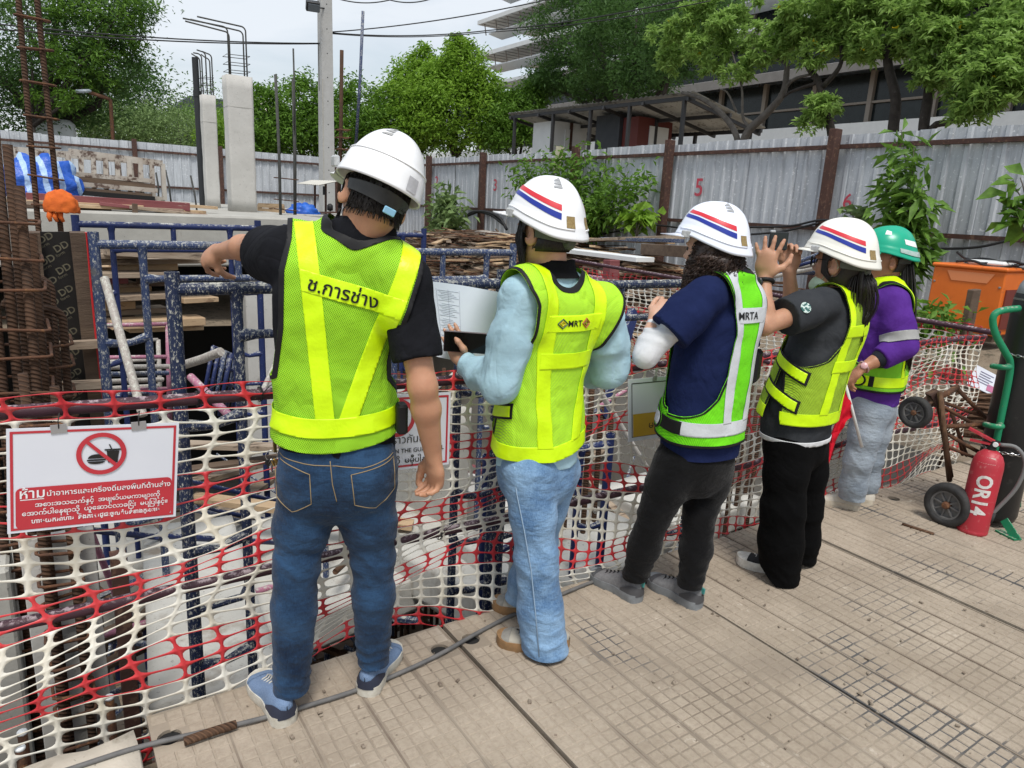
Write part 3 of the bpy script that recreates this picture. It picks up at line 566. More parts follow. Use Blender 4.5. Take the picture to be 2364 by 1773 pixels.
def sign_danger():
 root, P, poly, u, v, w, h, n = sign_frame('warning_sign', 'white and yellow danger sign on the net behind the woman with curly hair', ((1449, 876), (1640, 860), (1642, 990), (1450, 1020)), NY - .105); a = w / h
 border(P, M_pk, root, .035, .008, a); poly([(.05, .07), (.95, .07), (.95, .44), (.05, .44)], M_py, 'yellow_panel', .0042, .0004); poly([(.33, .47), (.67, .47), (.5, .47 + .30 * a)], M_pk, 'triangle', .0042, .0004); poly([(.37, .49), (.63, .49), (.5, .49 + .225 * a)], M_py, 'triangle_field', .0048, .0004)
 put_text('ระวังอันตราย', .04, P(.5, .355), u, v, M_pk, root, lift=.006, width=.34 * w); put_text('Danger', .03, P(.45, .27), u, v, M_pk, root, lift=.006, width=.3 * w); put_text('မြင့်သောအပူ', .03, P(.48, .185), u, v, M_pk, root, lift=.006, width=.5 * w); put_text('គ្រោះថ្នាក់', .03, P(.5, .10), u, v, M_pk, root, lift=.006, width=.3 * w)
 MB().box(P(.30, .985, .004), (.022, .004, .02)).build('clip', mat('foil_tape', (.28, .27, .27), rough=.5), root)
sign_danger()
# ================================================================ the building under construction: slab, columns, walls in the pit
solo(MB().box((-1.9, 13.85, 1.0), (10.2, 10.5, .56), bev=.02).box((4.1, 15.6, .98), (1.8, 7.6, .56), bev=.02), 'concrete_floor_slab', M_concd, 'grey concrete floor slab carrying the timber stacks behind the pit', 'slab')
solo(MB().box((2.25, 7.4, -1.1), (1.1, .30, 3.5), bev=.01), 'concrete_wall', M_conc, 'pale concrete wall standing in the pit behind the man', 'wall')
solo(MB().box((-.9, 11.9, -1.1), (12.2, .2, 3.6)), 'basement_wall', M_dark, 'back wall of the basement under the slab, coloured as dark shade', 'wall')  # wall colour carries the darkness of the void below the slab
SLZ = 1.28
def column(label, x, y, w, d, zt_, patch, tops):
 root = thing('concrete_column', label, 'column', (x, y, SLZ), 'new concrete columns'); lean = .0
 lump = lump_box((x, y, (SLZ + zt_) / 2), (w, d, zt_ - SLZ), M_conc, 'shaft', x * 7, .004, 10, root)
 MB().box((x, y, zt_ - .42), (w + .006, d + .006, .006)).build('pour_joint', M_concd, root)
 for k, (dx, dy, h) in enumerate(tops):
  b = np.array([x + dx * w * .36, y + dy * d * .36, zt_ - .02]); pts = [b, b + [0, 0, h - .06]]
  for t in np.linspace(0, 1.57, 6)[1:]: pts.append(b + np.array([-.06 * (1 - math.cos(t)), 0, h - .06 + .06 * math.sin(t)]))
  L = patch * (1 + .12 * (k % 3)); pts.append(pts[-1] + np.array([-L, 0, .03 * L + .01 * k])); MB().tube(pts, .0105, 8).build('starter_bar', M_steeld, root, True)
 for k in range(3): z = zt_ + .06 + .10 * k; q = .44; MB().tube([(x + a * w * q, y + b * d * q, z + .006 * a) for a, b in ((-1, -1), (1, -1), (1, 1), (-1, 1))], .005, 6, closed=True).build('stirrup', M_steeld, root)
M_steeld = rebar_mat('dark_steel_bar', (.055, .058, .055), (.09, .09, .085))
column('taller concrete column nearer the pit with bars bent over at its top', 2.62, 11.15, .35, .28, 3.13, .50, ((-1, -1, .62), (.9, -1, .66), (1, 1, .64), (-.5, 1, .60)))
column('shorter concrete column left of the taller one with a bar cage on top', 2.60, 13.1, .21, .22, 3.06, .06, ((-1, -1, .62), (-.2, -1, .66), (1, -1, .64), (-1, 1, .60), (1, 1, .6)))
p = at_y(462, 320, 14.5); solo(MB().lathe([(.055, 0), (.055, 1.9), (.065, 1.9), (.065, 2.0), (.055, 2.0), (.055, 2.55)], (at_y(460, 320, 14.5)[0], 14.5, 1.28), (0, 0, 1), 16), 'black_pipe', mat('black_plastic', (.014, .016, .018), rough=.5), 'tall black pipe behind the shorter concrete column', 'pipe', auto=40)
# ---------------------------------------------------------------- utility pole and wires
def pole():
 x, y = 4.93, 14.1; root = thing('utility_pole', 'tall square concrete utility pole with a floodlight behind the man', 'pole', (x, y, .3)); M_pole = conc_mat('pole_concrete', (.36, .36, .35), (.45, .45, .44), (.30, .29, .27), (.6, .75), 1.2)
 V = []; 
 for z, w in ((.3, .125), (7.5, .095)): V += [(x - w, y - w, z), (x + w, y - w, z), (x + w, y + w, z), (x - w, y + w, z)]
 MB().add(V, [(3, 2, 1, 0), (4, 5, 6, 7), (0, 1, 5, 4), (1, 2, 6, 5), (2, 3, 7, 6), (3, 0, 4, 7)]).build('shaft', M_pole, root)
 for k in range(14): MB().lathe([(.011, -.004), (.011, .004)], (x, y - .122 + .004 * k / 2, .8 + .42 * k), (0, 1, 0), 10).build('bolt_hole', M_dark, root)
 MB().box((x - .10, y - .11, 2.2), (.02, .02, 3.0)).build('edge_chamfer', M_concd, root)
 c = at_y(722, 14, 13.8); f = thing_part('floodlight', root); MB().box(c, (.24, .12, .17), rz=-.2, rx=.5, bev=.012).build('housing', mat('floodlight_black', (.015, .016, .018), rough=.4), f); MB().box(c + np.array([0, -.055, -.04]), (.20, .03, .12), rz=-.2, rx=.5).build('lens', mat('floodlight_glass', (.12, .14, .16), rough=.1), f); MB().tube([c + [.1, .05, 0], c + [.28, .2, .05], (x, y, c[2] + .1)], .012, 6).build('bracket', M_wire, f)
 MB().tube([at_y(735, 100, 13.9), at_y(737, 210, 13.9)], .006, 5).build('drop_cable', M_wire, root)
pole()
def wire(pts, label, r=.011): 
 P = []
 for i in range(len(pts) - 1):
  a, b = np.array(pts[i]), np.array(pts[i + 1]); 
  for t in np.linspace(0, 1, 14, endpoint=False): P.append(a * (1 - t) + b * t - np.array([0, 0, .07 * 4 * t * (1 - t)]))
 P.append(np.array(pts[-1])); solo(MB().tube(P, r, 5), 'overhead_wire', M_wire, label, 'wire', 'overhead wires', smooth=True)
wire([at_y(-60, 50, 13), at_y(742, 100, 14.1)], 'upper overhead wire left of the utility pole'); wire([at_y(-60, 62, 13.1), at_y(742, 101, 14.15)], 'lower overhead wire left of the utility pole'); wire([at_y(765, 74, 14.1), at_y(1260, 0, 11.5), at_y(1500, -60, 10.5)], 'upper overhead wire rising right from the utility pole')
wire([at_y(768, 76, 14.1), at_y(1130, 70, 12.6), at_y(1620, -10, 8.5)], 'middle overhead wire right of the utility pole'); wire([at_y(768, 78, 14.15), at_y(1130, 74, 12.7), at_y(1640, 2, 8.4)], 'lowest overhead wire right of the utility pole', .009); wire([at_y(770, -6, 14.1), at_y(900, 0, 13.5), at_y(1010, -8, 13)], 'short overhead wire at the top edge right of the pole')
# ---------------------------------------------------------------- standing bars behind the man
def bar(x0, y0, x1, y1, Y, r, label, m=None, up=0): a, b = at_y(x0, y0, Y), at_y(x1, y1, Y); solo(MB().tube([b, (a + b) / 2 + [.01, 0, 0], a], r, 8), 'standing_bar', m or M_steeld, label, 'bar', 'tall bars behind the man', smooth=True)
bar(636, 172, 648, 505, 10, .020, 'shortest tall bar right of the taller column'); bar(677, 182, 681, 505, 10.4, .024, 'thick bar of the pair in front of the utility pole'); bar(677, 112, 679, 300, 10.35, .012, 'thin bar rising above the thick one beside the pole'); bar(789, 116, 782, 470, 9.6, .026, 'thick ribbed bar right of the utility pole', M_rebar); bar(838, 26, 822, 330, 9.8, .022, 'tallest bar leaning right above the helmet of the man', M_pipew)
for i, y in enumerate((412, 462, 484, 500)):
 a, b = at_y(640, y - 2, 9.98), at_y(684, y + 3, 10.4); solo(MB().tube([a - [.03, 0, 0], b + [.03, 0, 0], b + [.03, .05, 0], a + [-.03, .05, 0]], .007, 5, closed=True), 'stirrup', M_rust, ['topmost', 'second', 'third', 'lowest'][i] + ' stirrup round the pair of bars left of the pole', 'stirrup', 'stirrups on the bar pair')
for i, y in enumerate((300, 318, 345, 372)):
 c = at_y(786, y, 9.6); solo(MB().tube([c + [-.06, -.04, 0], c + [.13, -.04, .01], c + [.13, .06, .0], c + [-.06, .06, 0]], .007, 5, closed=True), 'stirrup', M_rust, ['topmost', 'second', 'third', 'lowest'][i] + ' stirrup on the ribbed bar beside the helmet', 'stirrup', 'stirrups on the ribbed bar')
# ---------------------------------------------------------------- little roofed work table, pallet, blue bundle
def table():
 Y = 12.2; root = thing('roofed_work_table', 'small work table under a pale corrugated roof beside the utility pole', 'table', at_y(728, 505, Y)); q = [at_y(683, 424, Y - .3), at_y(738, 428, Y - .3), at_y(785, 418, Y + .35), at_y(718, 416, Y + .5)]; n = 24; g = np.zeros((n, 4, 3))
 for i, a in enumerate(np.linspace(0, 1, n)):
  for j, b in enumerate(np.linspace(0, 1, 4)): g[i, j] = (q[0] * (1 - a) + q[1] * a) * (1 - b) + (q[3] * (1 - a) + q[2] * a) * b + np.array([0, 0, .008 * (i % 2)])
 mb = MB().grid(g); mb.grid((g - [0, 0, .006])[::-1]); mb.build('roof_sheet', mat('roof_sheet_pale', (.55, .53, .47), (.62, .6, .54), 4, rough=.6), root)
 for x, y0, y1, dy in ((727, 422, 505, 0), (752, 420, 500, .3)): MB().beam(at_y(x, y0, Y + dy), at_y(x, y1, Y + dy), .03, .03).build('leg', M_post, root)
 MB().beam(at_y(700, 492, Y), at_y(775, 490, Y), .35, .02).build('table_top', M_post, root)
 MB().lathe([(.0001, .0), (.05, .02), (.05, .10), (.02, .13)], at_y(762, 488, Y), (0, 0, 1), 12).build('kettle', M_wire, root, True); MB().box(at_y(709, 492, Y - .1), (.05, .05, .22)).build('can', mat('pale_can', (.5, .48, .38), rough=.6), root); MB().tube([at_y(748, 430, Y), at_y(748, 450, Y)], .022, 8).build('hanging_lamp', M_wire, root)
table()
def pallet(label, q, Y, n=4, m=None):
 root = thing('pallet', label, 'pallet', at_y(*q[2], Y)); 
 for k in range(n): t = k / (n - 1); a = at_y(q[0][0] * (1 - t) + q[2][0] * t, q[0][1] * (1 - t) + q[2][1] * t, Y); b = at_y(q[1][0] * (1 - t) + q[3][0] * t, q[1][1] * (1 - t) + q[3][1] * t, Y); MB().beam(a, b, .018, .07).build('slat', M_woodl, root)
 for t in (.05, .5, .95): a = at_y(q[0][0] * (1 - t) + q[1][0] * t, q[0][1] * (1 - t) + q[1][1] * t - 2, Y + .04); b = at_y(q[2][0] * (1 - t) + q[3][0] * t, q[2][1] * (1 - t) + q[3][1] * t + 2, Y + .04); MB().beam(a, b, .05, .06, up=(1, 0, 0)).build('bearer', M_woodl, root)
pallet('pale wooden pallet standing beside the taller concrete column', ((596, 474), (655, 476), (597, 508), (656, 512)), 12.0)
def crumple(name, label, c, size, m, seed, cat='tarpaulin', amp=.35):
 bm = bmesh.new(); bmesh.ops.create_icosphere(bm, subdivisions=4, radius=1)
 from mathutils import noise as mn
 for v in bm.verts:
  p = v.co * 2.2 + Vector((seed, 0, 0)); f = 1 + amp * (abs(mn.noise(p)) * 1.6 - .4) + .12 * amp * mn.noise(p * 3.5); v.co = Vector((v.co.x * f * size[0] / 2, v.co.y * f * size[1] / 2, max(v.co.z, -.35) * f * size[2] / 1.35))
 V = np.array([v.co for v in bm.verts]) + np.asarray(c); F = [tuple(v.index for v in f.verts) for f in bm.faces]; bm.free(); o = mesh_obj(name, V, F, m, None, True); return tag(o, label, cat)
def stripe_mat(name, a, b_, d, p):
 b = NB(name); s = b.ramp(b.math('SINE', b.math('MULTIPLY', b.math('ADD', b.dot(d), b.math('MULTIPLY', b.noise(4, 2), .10)), 2 * math.pi / p)), .45, .55); b.col(b.mix(s, a, b_)); b.set(rough=.4, spec=.5); b.bump(b.noise(16, 5), .5, .03); return b.m
M_tarp = stripe_mat('striped_tarp', (.02, .10, .48), (.36, .52, .76), (1, .1, .1), .16)
crumple('tarpaulin_bundle', 'blue plastic bundle under the small roofed table', at_y(700, 503, 12.0) + [0, 0, .05], (.55, .3, .26), mat('blue_plastic', (.015, .09, .45), (.03, .15, .6), 8, rough=.4), 3)
# ================================================================ stacks on the slab at the left
def plank(x0, y0, x1, y1, Y0, Y1, w, h, label, m, name='plank', cat='plank', group='planks on the slab'): return solo(MB().beam(at_y(x0, y0, Y0), at_y(x1, y1, Y1), w, h, bev=.004), name, m, label, cat, group)
plank(60, 455, 436, 478, 9.2, 9.2, .16, .095, 'red painted timber beam lying across the slab under the panel stack', M_woodr, 'timber_beam', 'beam')
for i, (a, b, c, d, Y, m) in enumerate(((0, 462, 330, 478, 9.1, M_woodl), (60, 468, 420, 486, 9.0, M_wood), (150, 474, 470, 490, 8.95, M_woodl), (230, 470, 560, 508, 9.0, M_woodr), (300, 478, 590, 512, 8.9, M_wood), (30, 474, 250, 484, 8.85, M_woodd), (330, 468, 500, 480, 9.6, M_woodl))): plank(a, b, c, d, Y, Y + .15 * (i % 3), .16, .035, ['pale plank at the left end of the slab edge', 'grey plank under the red beam', 'fresh plank in front of the red beam', 'thin red plank reaching towards the taller column', 'long grey plank at the front edge of the slab', 'dark plank at the left front of the slab', 'pale board behind the red beam'][i], m)
def panel_frame(corners, Y, n, label, m, wd=.075, Y1=None, low=True):
 """openwork form panel: two rails and rungs"""
 Y1 = Y if Y1 is None else Y1; q = [at_y(*corners[0], Y), at_y(*corners[1], Y1), at_y(*corners[2], Y1), at_y(*corners[3], Y)]; root = thing('timber_grille', label, 'panel', (q[3] + q[2]) / 2, 'openwork form panels on the slab')
 MB().beam(q[0], q[1], .06, wd).build('top_rail', m, root); MB().beam(q[3], q[2], .06, wd).build('bottom_rail', m, root)
 for k in range(n): t = k / (n - 1); a = q[0] * (1 - t) + q[1] * t; b = q[3] * (1 - t) + q[2] * t; MB().beam(a + [0, -.004, 0], b + [0, -.004, 0], .05, .07, up=(0, 1, 0)).build('rung', m, root)
M_panel = mat('peeling_white_panel', (.46, .43, .38), (.34, .29, .24), 5, rough=.85, c3=(.10, .065, .05), s3=10, p3=(.52, .6), bump=.3, bscale=50)
panel_frame(((158, 350), (375, 378), (380, 462), (160, 440)), 10.2, 9, 'long whitish openwork panel standing at the right of the stack', M_panel); panel_frame(((30, 346), (300, 370), (305, 420), (30, 398)), 10.5, 10, 'openwork panel standing behind the blue tarpaulin', M_panel)
for i, (y0, y1, m, Y) in enumerate(((398, 418, M_panel, 10.0), (408, 430, M_woodd, 9.9), (420, 440, M_panel, 9.85), (432, 452, M_woodd, 9.8), (440, 458, M_dark, 9.75))): solo(MB().beam(at_y(60, y0 - 6, Y), at_y(345 + 6 * (i % 3), y1, Y), .5, .05), 'stacked_panel', m, ['topmost', 'second', 'third', 'fourth', 'lowest black'][i] + ' flat panel in the stack beside the blue tarpaulin', 'panel', 'flat panels in the stack')
crumple('tarpaulin', 'blue and white striped tarpaulin draped over the stack at the left', at_y(88, 415, 9.6) + [0, 0, -.06], (.80, .5, .42), M_tarp, 8)
for i, (x0, y0, x1, y1) in enumerate(((382, 392, 395, 468), (440, 405, 455, 490), (345, 400, 352, 450), (360, 398, 366, 455))): bar(x0, y0, x1, y1, 10.9, .012, ['thin bar standing right of the whitish panel', 'thin bar leaning before the shorter column', 'left of two thin bars behind the whitish panel', 'right of two thin bars behind the whitish panel'][i])
solo(MB().beam(at_y(311, 470, 8.7), at_y(313, 530, 8.7), .05, .05, up=(0, 1, 0)), 'stake', M_woodd, 'short dark stake standing against the edge of the slab', 'stake')
# ================================================================ scaffold frames
def scaffold(label, x0, y, ztop, m, w=1.22, zb=-2.0, r=.0225, n2=None, tilt=0.0, cone_top=True, y1=None):
 root = thing('scaffold_frame', label, 'scaffold', (x0 + w / 2, y, zb), 'blue scaffold frames'); y1 = y if y1 is None else y1; r2 = r * .78
 def P(x, z): t = (x - x0) / w; return np.array([x + tilt * (z - ztop), y + (y1 - y) * t, z])
 for i, x in enumerate((x0, x0 + w)): MB().lathe([(r, 0), (r, ztop - zb), (r * .82, ztop - zb), (r * .82, ztop - zb - .06)], P(x, zb), P(x, ztop) - P(x, zb), 16).build('post', m if i == 0 else (n2 or m), root); 
 MB().tube([P(x0, ztop - .055), P(x0 + w, ztop - .055)], r * .92, 14).build('top_rail', m, root); xi, xj = x0 + .19, x0 + w - .19
 for x in (xi, xj): MB().tube([P(x, ztop - .06), P(x, ztop - .10), P(x, ztop - .14), P(x, zb + .1)], [r2 * 1.5, r2 * 1.05, r2, r2], 12).build('inner_leg', m, root)
 MB().tube([P(xi, ztop - .21), P(xi + .06, ztop - .21), P(xj - .06, ztop - .21), P(xj, ztop - .21)], [r2 * 1.5, r2 * .9, r2 * .9, r2 * 1.5], 12).build('second_rail', m, root); MB().tube([P(x0 + w / 2, ztop - .06), P(x0 + w / 2, ztop - .21)], [r2 * .95, r2 * .95], 10).build('spacer', m, root)
 for z in (ztop - .50, ztop - .95, ztop - 1.4):
  for a, b in ((x0, xi), (x0 + w, xj)): MB().tube([P(a, z), P(a * .5 + b * .5, z - .012), P(b, z + .02)], [r2 * 1.3, r2 * .8, r2 * 1.3], 10).build('rung', m, root)
 for a, b in ((x0, xi), (x0 + w, xj)): MB().tube([P(b, ztop - 1.02), P(b, ztop - 1.12), P(b * .85 + a * .15, ztop - 1.17), P(a, ztop - 1.18)], r2 * .8, 10).build('bent_brace', m, root)
 for a, s_ in ((x0, 1), (x0 + w, -1)): MB().tube([P(a, ztop - .42), P(a + s_ * .07, ztop - .42)], .0065, 8).lathe([(.016, 0), (.016, .006)], P(a + s_ * .065, ztop - .42), (1, 0, 0), 10).build('lock_pin', M_cemp, root)
scaffold('nearest blue scaffold frame right behind the net, left of the man', .352, 2.43, 1.285, M_pipe, n2=M_pipe); scaffold('second scaffold frame of the nearest row, behind the woman with the drawing', 1.625, 2.44, 1.268, M_pipe, w=1.22)
scaffold('grey worn scaffold frame in the middle row at the left', .228, 3.70, 1.335, M_pipew, w=1.22); scaffold('worn scaffold frame in the middle row seen between the man and the drawing', 1.50, 3.72, 1.315, M_pipew, w=.98)
scaffold('bright blue scaffold frame in the far row at the left', .232, 5.2, 1.355, M_pipe2, w=1.10, y1=5.25); scaffold('blue scaffold frame in the far row behind the shoulder of the man', 1.56, 5.35, 1.33, M_pipe2, w=1.12); scaffold('dark scaffold frame low in the pit beside the light jeans', 1.66, 2.62, .42, M_pipe2, w=.75, zb=-2.4)
def loose(pts, r, m, label, name='loose_tube', cat='tube', group='loose tubes in the pit'): return solo(MB().tube(pts, r, 10), name, m, label, cat, group, smooth=False, auto=50)
loose([at_y(241, 642, 2.9), at_y(330, 960, 2.6)], .015, M_cemp, 'cement crusted pole leaning between the two blue posts at the left'); loose([at_y(400, 850, 3.6), at_y(470, 828, 3.3), at_y(510, 812, 3.2)], .02, M_cemp, 'short grey tube behind the nearest blue post'); loose([at_y(440, 870, 3.0), at_y(530, 960, 2.7)], .016, M_pink, 'pinkish tube slanting down behind the nearest frame')
loose([at_y(605, 905, 3.2), at_y(640, 830, 3.4)], .012, M_cemp, 'thin grey rod slanting up beside the man'); loose([at_y(1000, 905, 3.4), at_y(1065, 845, 3.7)], .010, M_cemp, 'thin pale rod slanting up left of the light blue sleeve'); loose([at_y(1370, 880, 2.75), at_y(1560, 1190, 2.75)], .016, mat('white_pipe', (.60, .58, .54), rough=.5), 'white plastic pipe slanting across behind the danger sign'); loose([at_y(1380, 940, 2.9), at_y(1480, 880, 3.0)], .012, M_pink, 'pinkish rod crossing the white pipe behind the net')
loose([at_y(620, 620, 3.0), at_y(650, 720, 2.9)], .012, M_cemp, 'pale thin rod behind the pointing arm of the man'); loose([at_y(1480, 1318, 2.16), at_y(1560, 1270, 2.3), at_y(1610, 1210, 2.5), at_y(1640, 1120, 2.7)], .012, mat('grey_hose', (.36, .36, .35), rough=.6), 'grey hose rising from the deck behind the black jeans', 'hose', 'hose', 'hoses')
# pink frames and blue frames stored deep in the pit
def small_frame(name, label, q, Y, m, rungs=3, r=.018, group='frames stored in the pit', dy=0.0):
 root = thing(name, label, 'scaffold', at_y(*q[3], Y), group); A = [at_y(*q[0], Y), at_y(*q[1], Y + dy), at_y(*q[2], Y + dy), at_y(*q[3], Y)]
 for i, j in ((0, 3), (1, 2)): MB().tube([A[i], A[j]], r, 8).build('post', m, root, True)
 for k in range(rungs): t = k / rungs; MB().tube([A[0] * (1 - t) + A[3] * t, A[1] * (1 - t) + A[2] * t], r * .8, 8).build('rung', m, root, True)
for k, (x, y0, Y, m) in enumerate(((478, 800, 6.1, M_pipe2), (492, 806, 6.0, M_pipe2), (506, 812, 5.9, M_pipew), (520, 818, 5.8, M_pipe2))): small_frame('steel_trestle', ['leftmost', 'second', 'third', 'rightmost'][k] + ' of four narrow frames leaning in the dark pit left of the man', ((x + 14, y0), (x + 38, y0 + 10), (x + 14, 960), (x - 14, 950)), Y, m, 4, .016, dy=.25)
small_frame('steel_trestle', 'pink frame standing deep in the pit behind the nearest frame', ((200, 752), (388, 748), (392, 970), (205, 970)), 6.0, M_pink, 3, .02); small_frame('steel_trestle', 'pink frame with cream top rail at the left of the pit', ((215, 790), (365, 784), (372, 965), (225, 970)), 6.5, M_cemp, 4, .018)
for k in range(7): loose([at_y(195 + 5 * k, 848 + 17 * k, 5.6 + .1 * k), at_y(400 - 12 * k, 846 + 15 * k, 5.8 + .1 * k)], .018, (M_cemp, M_pipew, M_cemp)[k % 3], ['topmost', 'second', 'third', 'fourth', 'fifth', 'sixth', 'lowest'][k] + ' of the grey tubes lying across the dark pit at the left', group='grey tubes lying in the pit')
# planks stored in the opening under the slab
sp = [(196, 590, 330, 588, M_wood), (196, 604, 470, 600, M_wood), (260, 615, 400, 612, M_woodl), (195, 620, 330, 620, M_woodl), (190, 634, 400, 632, M_wood), (330, 652, 395, 652, M_woodd), (200, 655, 310, 655, M_wood), (196, 668, 340, 666, M_woodl), (190, 690, 395, 680, M_wood), (200, 706, 300, 700, M_woodl), (410, 692, 490, 688, M_woodl), (200, 722, 380, 712, M_wood), (250, 748, 465, 738, M_woodl), (290, 758, 460, 752, M_woodl), (200, 736, 300, 730, M_woodd), (240, 578, 460, 590, M_wood), (205, 645, 280, 642, M_woodr)]
lab = ['first', 'second', 'third', 'fourth', 'fifth', 'sixth', 'seventh', 'eighth', 'ninth', 'tenth', 'eleventh', 'twelfth', 'thirteenth', 'fourteenth', 'fifteenth', 'sixteenth', 'seventeenth']
sp.sort(key=lambda q: q[1] + q[3])
for i, (a, b, c, d, m) in enumerate(sp): Y = 6.9 + .12 * (i % 5); solo(MB().beam(at_y(a, b, Y), at_y(c, d, Y + .1), .24, .045 if i % 3 else .07, bev=.004), 'stored_plank', m, lab[i] + ' timber from the top in the stack under the slab left of the man', 'plank', 'timbers stacked under the slab')
for i in range(6): a = at_y(292 + 38 * i, 583, 7.6); solo(MB().box(a + [0, -.1, 0], (.05, .5, .05)), 'square_tube', M_whitep, lab[i] + ' square white tube end from the left under the slab edge', 'tube', 'square tube ends on the timbers')
# ================================================================ rebar cages, form panels and concrete in the pit
def cage(name, label, bars, r, z0, stir, m, group, sr=.006, jit=.012, seed=1, hook=None):
 """bars: (x, y, ztop, lean x, lean y); stir: list of z"""
 root = thing(name, label, 'rebar cage', (bars[0][0], bars[0][1], z0), group); g = random.Random(seed)
 for (x, y, zt_, lx, ly) in bars:
  pts = [np.array([x + lx * (z - 1), y + ly * (z - 1), z]) for z in np.linspace(z0, zt_, 7)]
  if hook: pts += [pts[-1] + np.array([hook * (1 - math.cos(t)), 0, abs(hook) * math.sin(t)]) for t in np.linspace(.3, 3.0, 8)]
  MB().tube(pts, r, 8).build('main_bar', m, root, True)
 X = [b[0] for b in bars]; Y = [b[1] for b in bars]; x0, x1, y0, y1 = min(X) - r * 1.6, max(X) + r * 1.6, min(Y) - r * 1.6, max(Y) + r * 1.6; lx, ly = bars[0][3], bars[0][4]
 for z in stir:
  z += g.uniform(-jit, jit); dz = g.uniform(-.02, .02); ox, oy = lx * (z - 1), ly * (z - 1); c = .012
  q = [(x0 + c, y0), (x1 - c, y0), (x1, y0 + c), (x1, y1 - c), (x1 - c, y1), (x0 + c, y1), (x0, y1 - c), (x0, y0 + c)]
  MB().tube([(a + ox + g.uniform(-.004, .004), b + oy, z + dz * (a - x0) / (x1 - x0 + 1e-6)) for a, b in q], sr, 6, closed=True).build('stirrup', M_rust, root, True)
c0 = at_y(30, 700, 3.0); X = c0[0]
cage('rebar_cage', 'dense rusty column cage at the left edge in front of the black form panel', [(X + dx, 3.0 + dy, zt_, .02, 0) for dx, dy, zt_ in ((-.10, 0, 1.70), (-.055, .0, 1.62), (-.01, .02, 1.78), (.045, 0, 1.52), (.02, .22, 1.66), (-.07, .22, 1.75), (.07, .20, 1.35), (-.13, .1, 1.5))], .0165, -2.4, list(np.arange(-.9, 1.5, .115)), M_rebar, 'rebar cages', seed=2)
cage('rebar_cage', 'second column cage close behind the dense one at the left', [(X + .10 + dx, 3.35 + dy, zt_, .03, 0) for dx, dy, zt_ in ((-.04, 0, 1.05), (.0, .05, 1.12), (.05, 0, 1.0), (.02, .18, 1.1))], .0155, -2.4, list(np.arange(-.9, .95, .10)), M_rebar, 'rebar cages', seed=5, hook=-.05)
ca, cb = at_y(40, 0, 4.7), at_y(87, 535, 4.7); cc, cd = at_y(86, 0, 4.7), at_y(141, 535, 4.7)
cage('rebar_cage', 'slender ladder-like cage rising above the frame at the left, glove hung on it', [(cb[0], 4.7, 3.2, (ca[0] - cb[0]) / (ca[2] - cb[2]), 0), (cd[0], 4.7, 3.2, (cc[0] - cd[0]) / (cc[2] - cd[2]), 0), (cb[0], 4.95, 3.1, 0, 0), (cd[0], 4.95, 3.1, 0, 0)][:2], .014, -1.6, list(np.arange(-.6, 3.1, .155)), M_rebar, 'rebar cages', .0055, seed=8)
g = at_y(130, 468, 4.66)
def glove():
 root = thing('orange_glove', 'orange work glove hung on the slender rebar cage', 'glove', g - [0, 0, .1]); ob = crumple('cloth', None, g + [.02, 0, -.02], (.17, .09, .12), mat('orange_cloth', (.72, .15, .02), (.58, .11, .015), 30, rough=.9, bump=.4, bscale=40), 5, None, .16); ob.parent = root; ob.location = ob.location - root.location
 for k in range(3): MB().tube([g + [-.03 + .022 * k, -.01, -.04], g + [-.04 + .026 * k, -.02, -.075], g + [-.035 + .03 * k, -.02, -.10]], [.015, .013, .008], 8).build('finger', MATS['orange_cloth'], root, True)
glove()
# form panels with printed film
def film(label, x0, x1, y0, y1, Y, yb):
 q = [at_y(x0[0], y0, Y), at_y(x0[1], y0, Y), at_y(x1[1], y1, Y + .1), at_y(x1[0], y1, Y + .1)]; root = thing('formwork', label, 'panel', (q[2] + q[3]) / 2); n = np.array([0, -1.0, 0]); V = q + [p + [0, .015, 0] for p in q]
 MB().add(V, [(0, 3, 2, 1), (4, 5, 6, 7), (0, 1, 5, 4), (1, 2, 6, 5), (2, 3, 7, 6), (3, 0, 4, 7)]).build('film_faced_board', mat('black_film', (.010, .009, .009), (.016, .014, .013), 8, rough=.45), root); ink = mat('film_print', (.17, .15, .10), (.10, .09, .06), 30, rough=.6)
 MB().beam(q[0] + [-.02, -.01, .0], q[3] + [-.02, -.01, 0], .04, .05, up=(0, 1, 0)).build('stud', M_woodd, root); MB().beam(q[1] + [.03, -.01, 0], q[2] + [.03, -.01, 0], .06, .05, up=(0, 1, 0)).build('stud', M_woodd, root)
 MB().tube([q[1] + [.062, -.03, 0], (q[1] + q[2]) / 2 + [.06, -.035, 0], q[2] + [.062, -.03, 0]], .007, 5).build('red_cord', mat('red_cord', (.55, .02, .025), rough=.5), root)
 for yy in (800, 893): a, b = at_y(x0[0] + 15, yy, Y - .04), at_y(x1[1] + 40, yy - 8, Y - .02); MB().beam(a, b, .05, .035).build('batten', M_wood, root)
 u = unit(q[1] - q[0]); v = unit(q[0] - q[3]); R_ = rot((0, 1, 0), -.5); u2, v2 = R_ @ u, R_ @ v; k = 0
 for t in np.linspace(.04, .96, 10):
  for s_ in (.22, .72):
   k += 1; tt = t + (.04 if s_ > .5 else 0); c = (q[0] * (1 - s_) + q[1] * s_) * (1 - tt) + (q[3] * (1 - s_) + q[2] * s_) * tt; put_text('DD', .042, c, u2, v2, ink, root, 'print', lift=.002, bold=.02); put_text('form', .02, c - v2 * .018 - u2 * .02, u2, v2, ink, root, 'print', lift=.002)
film('black film faced form board printed DD beside the rebar cage', (92, 160), (135, 212), 535, 1000, 3.75, 0)
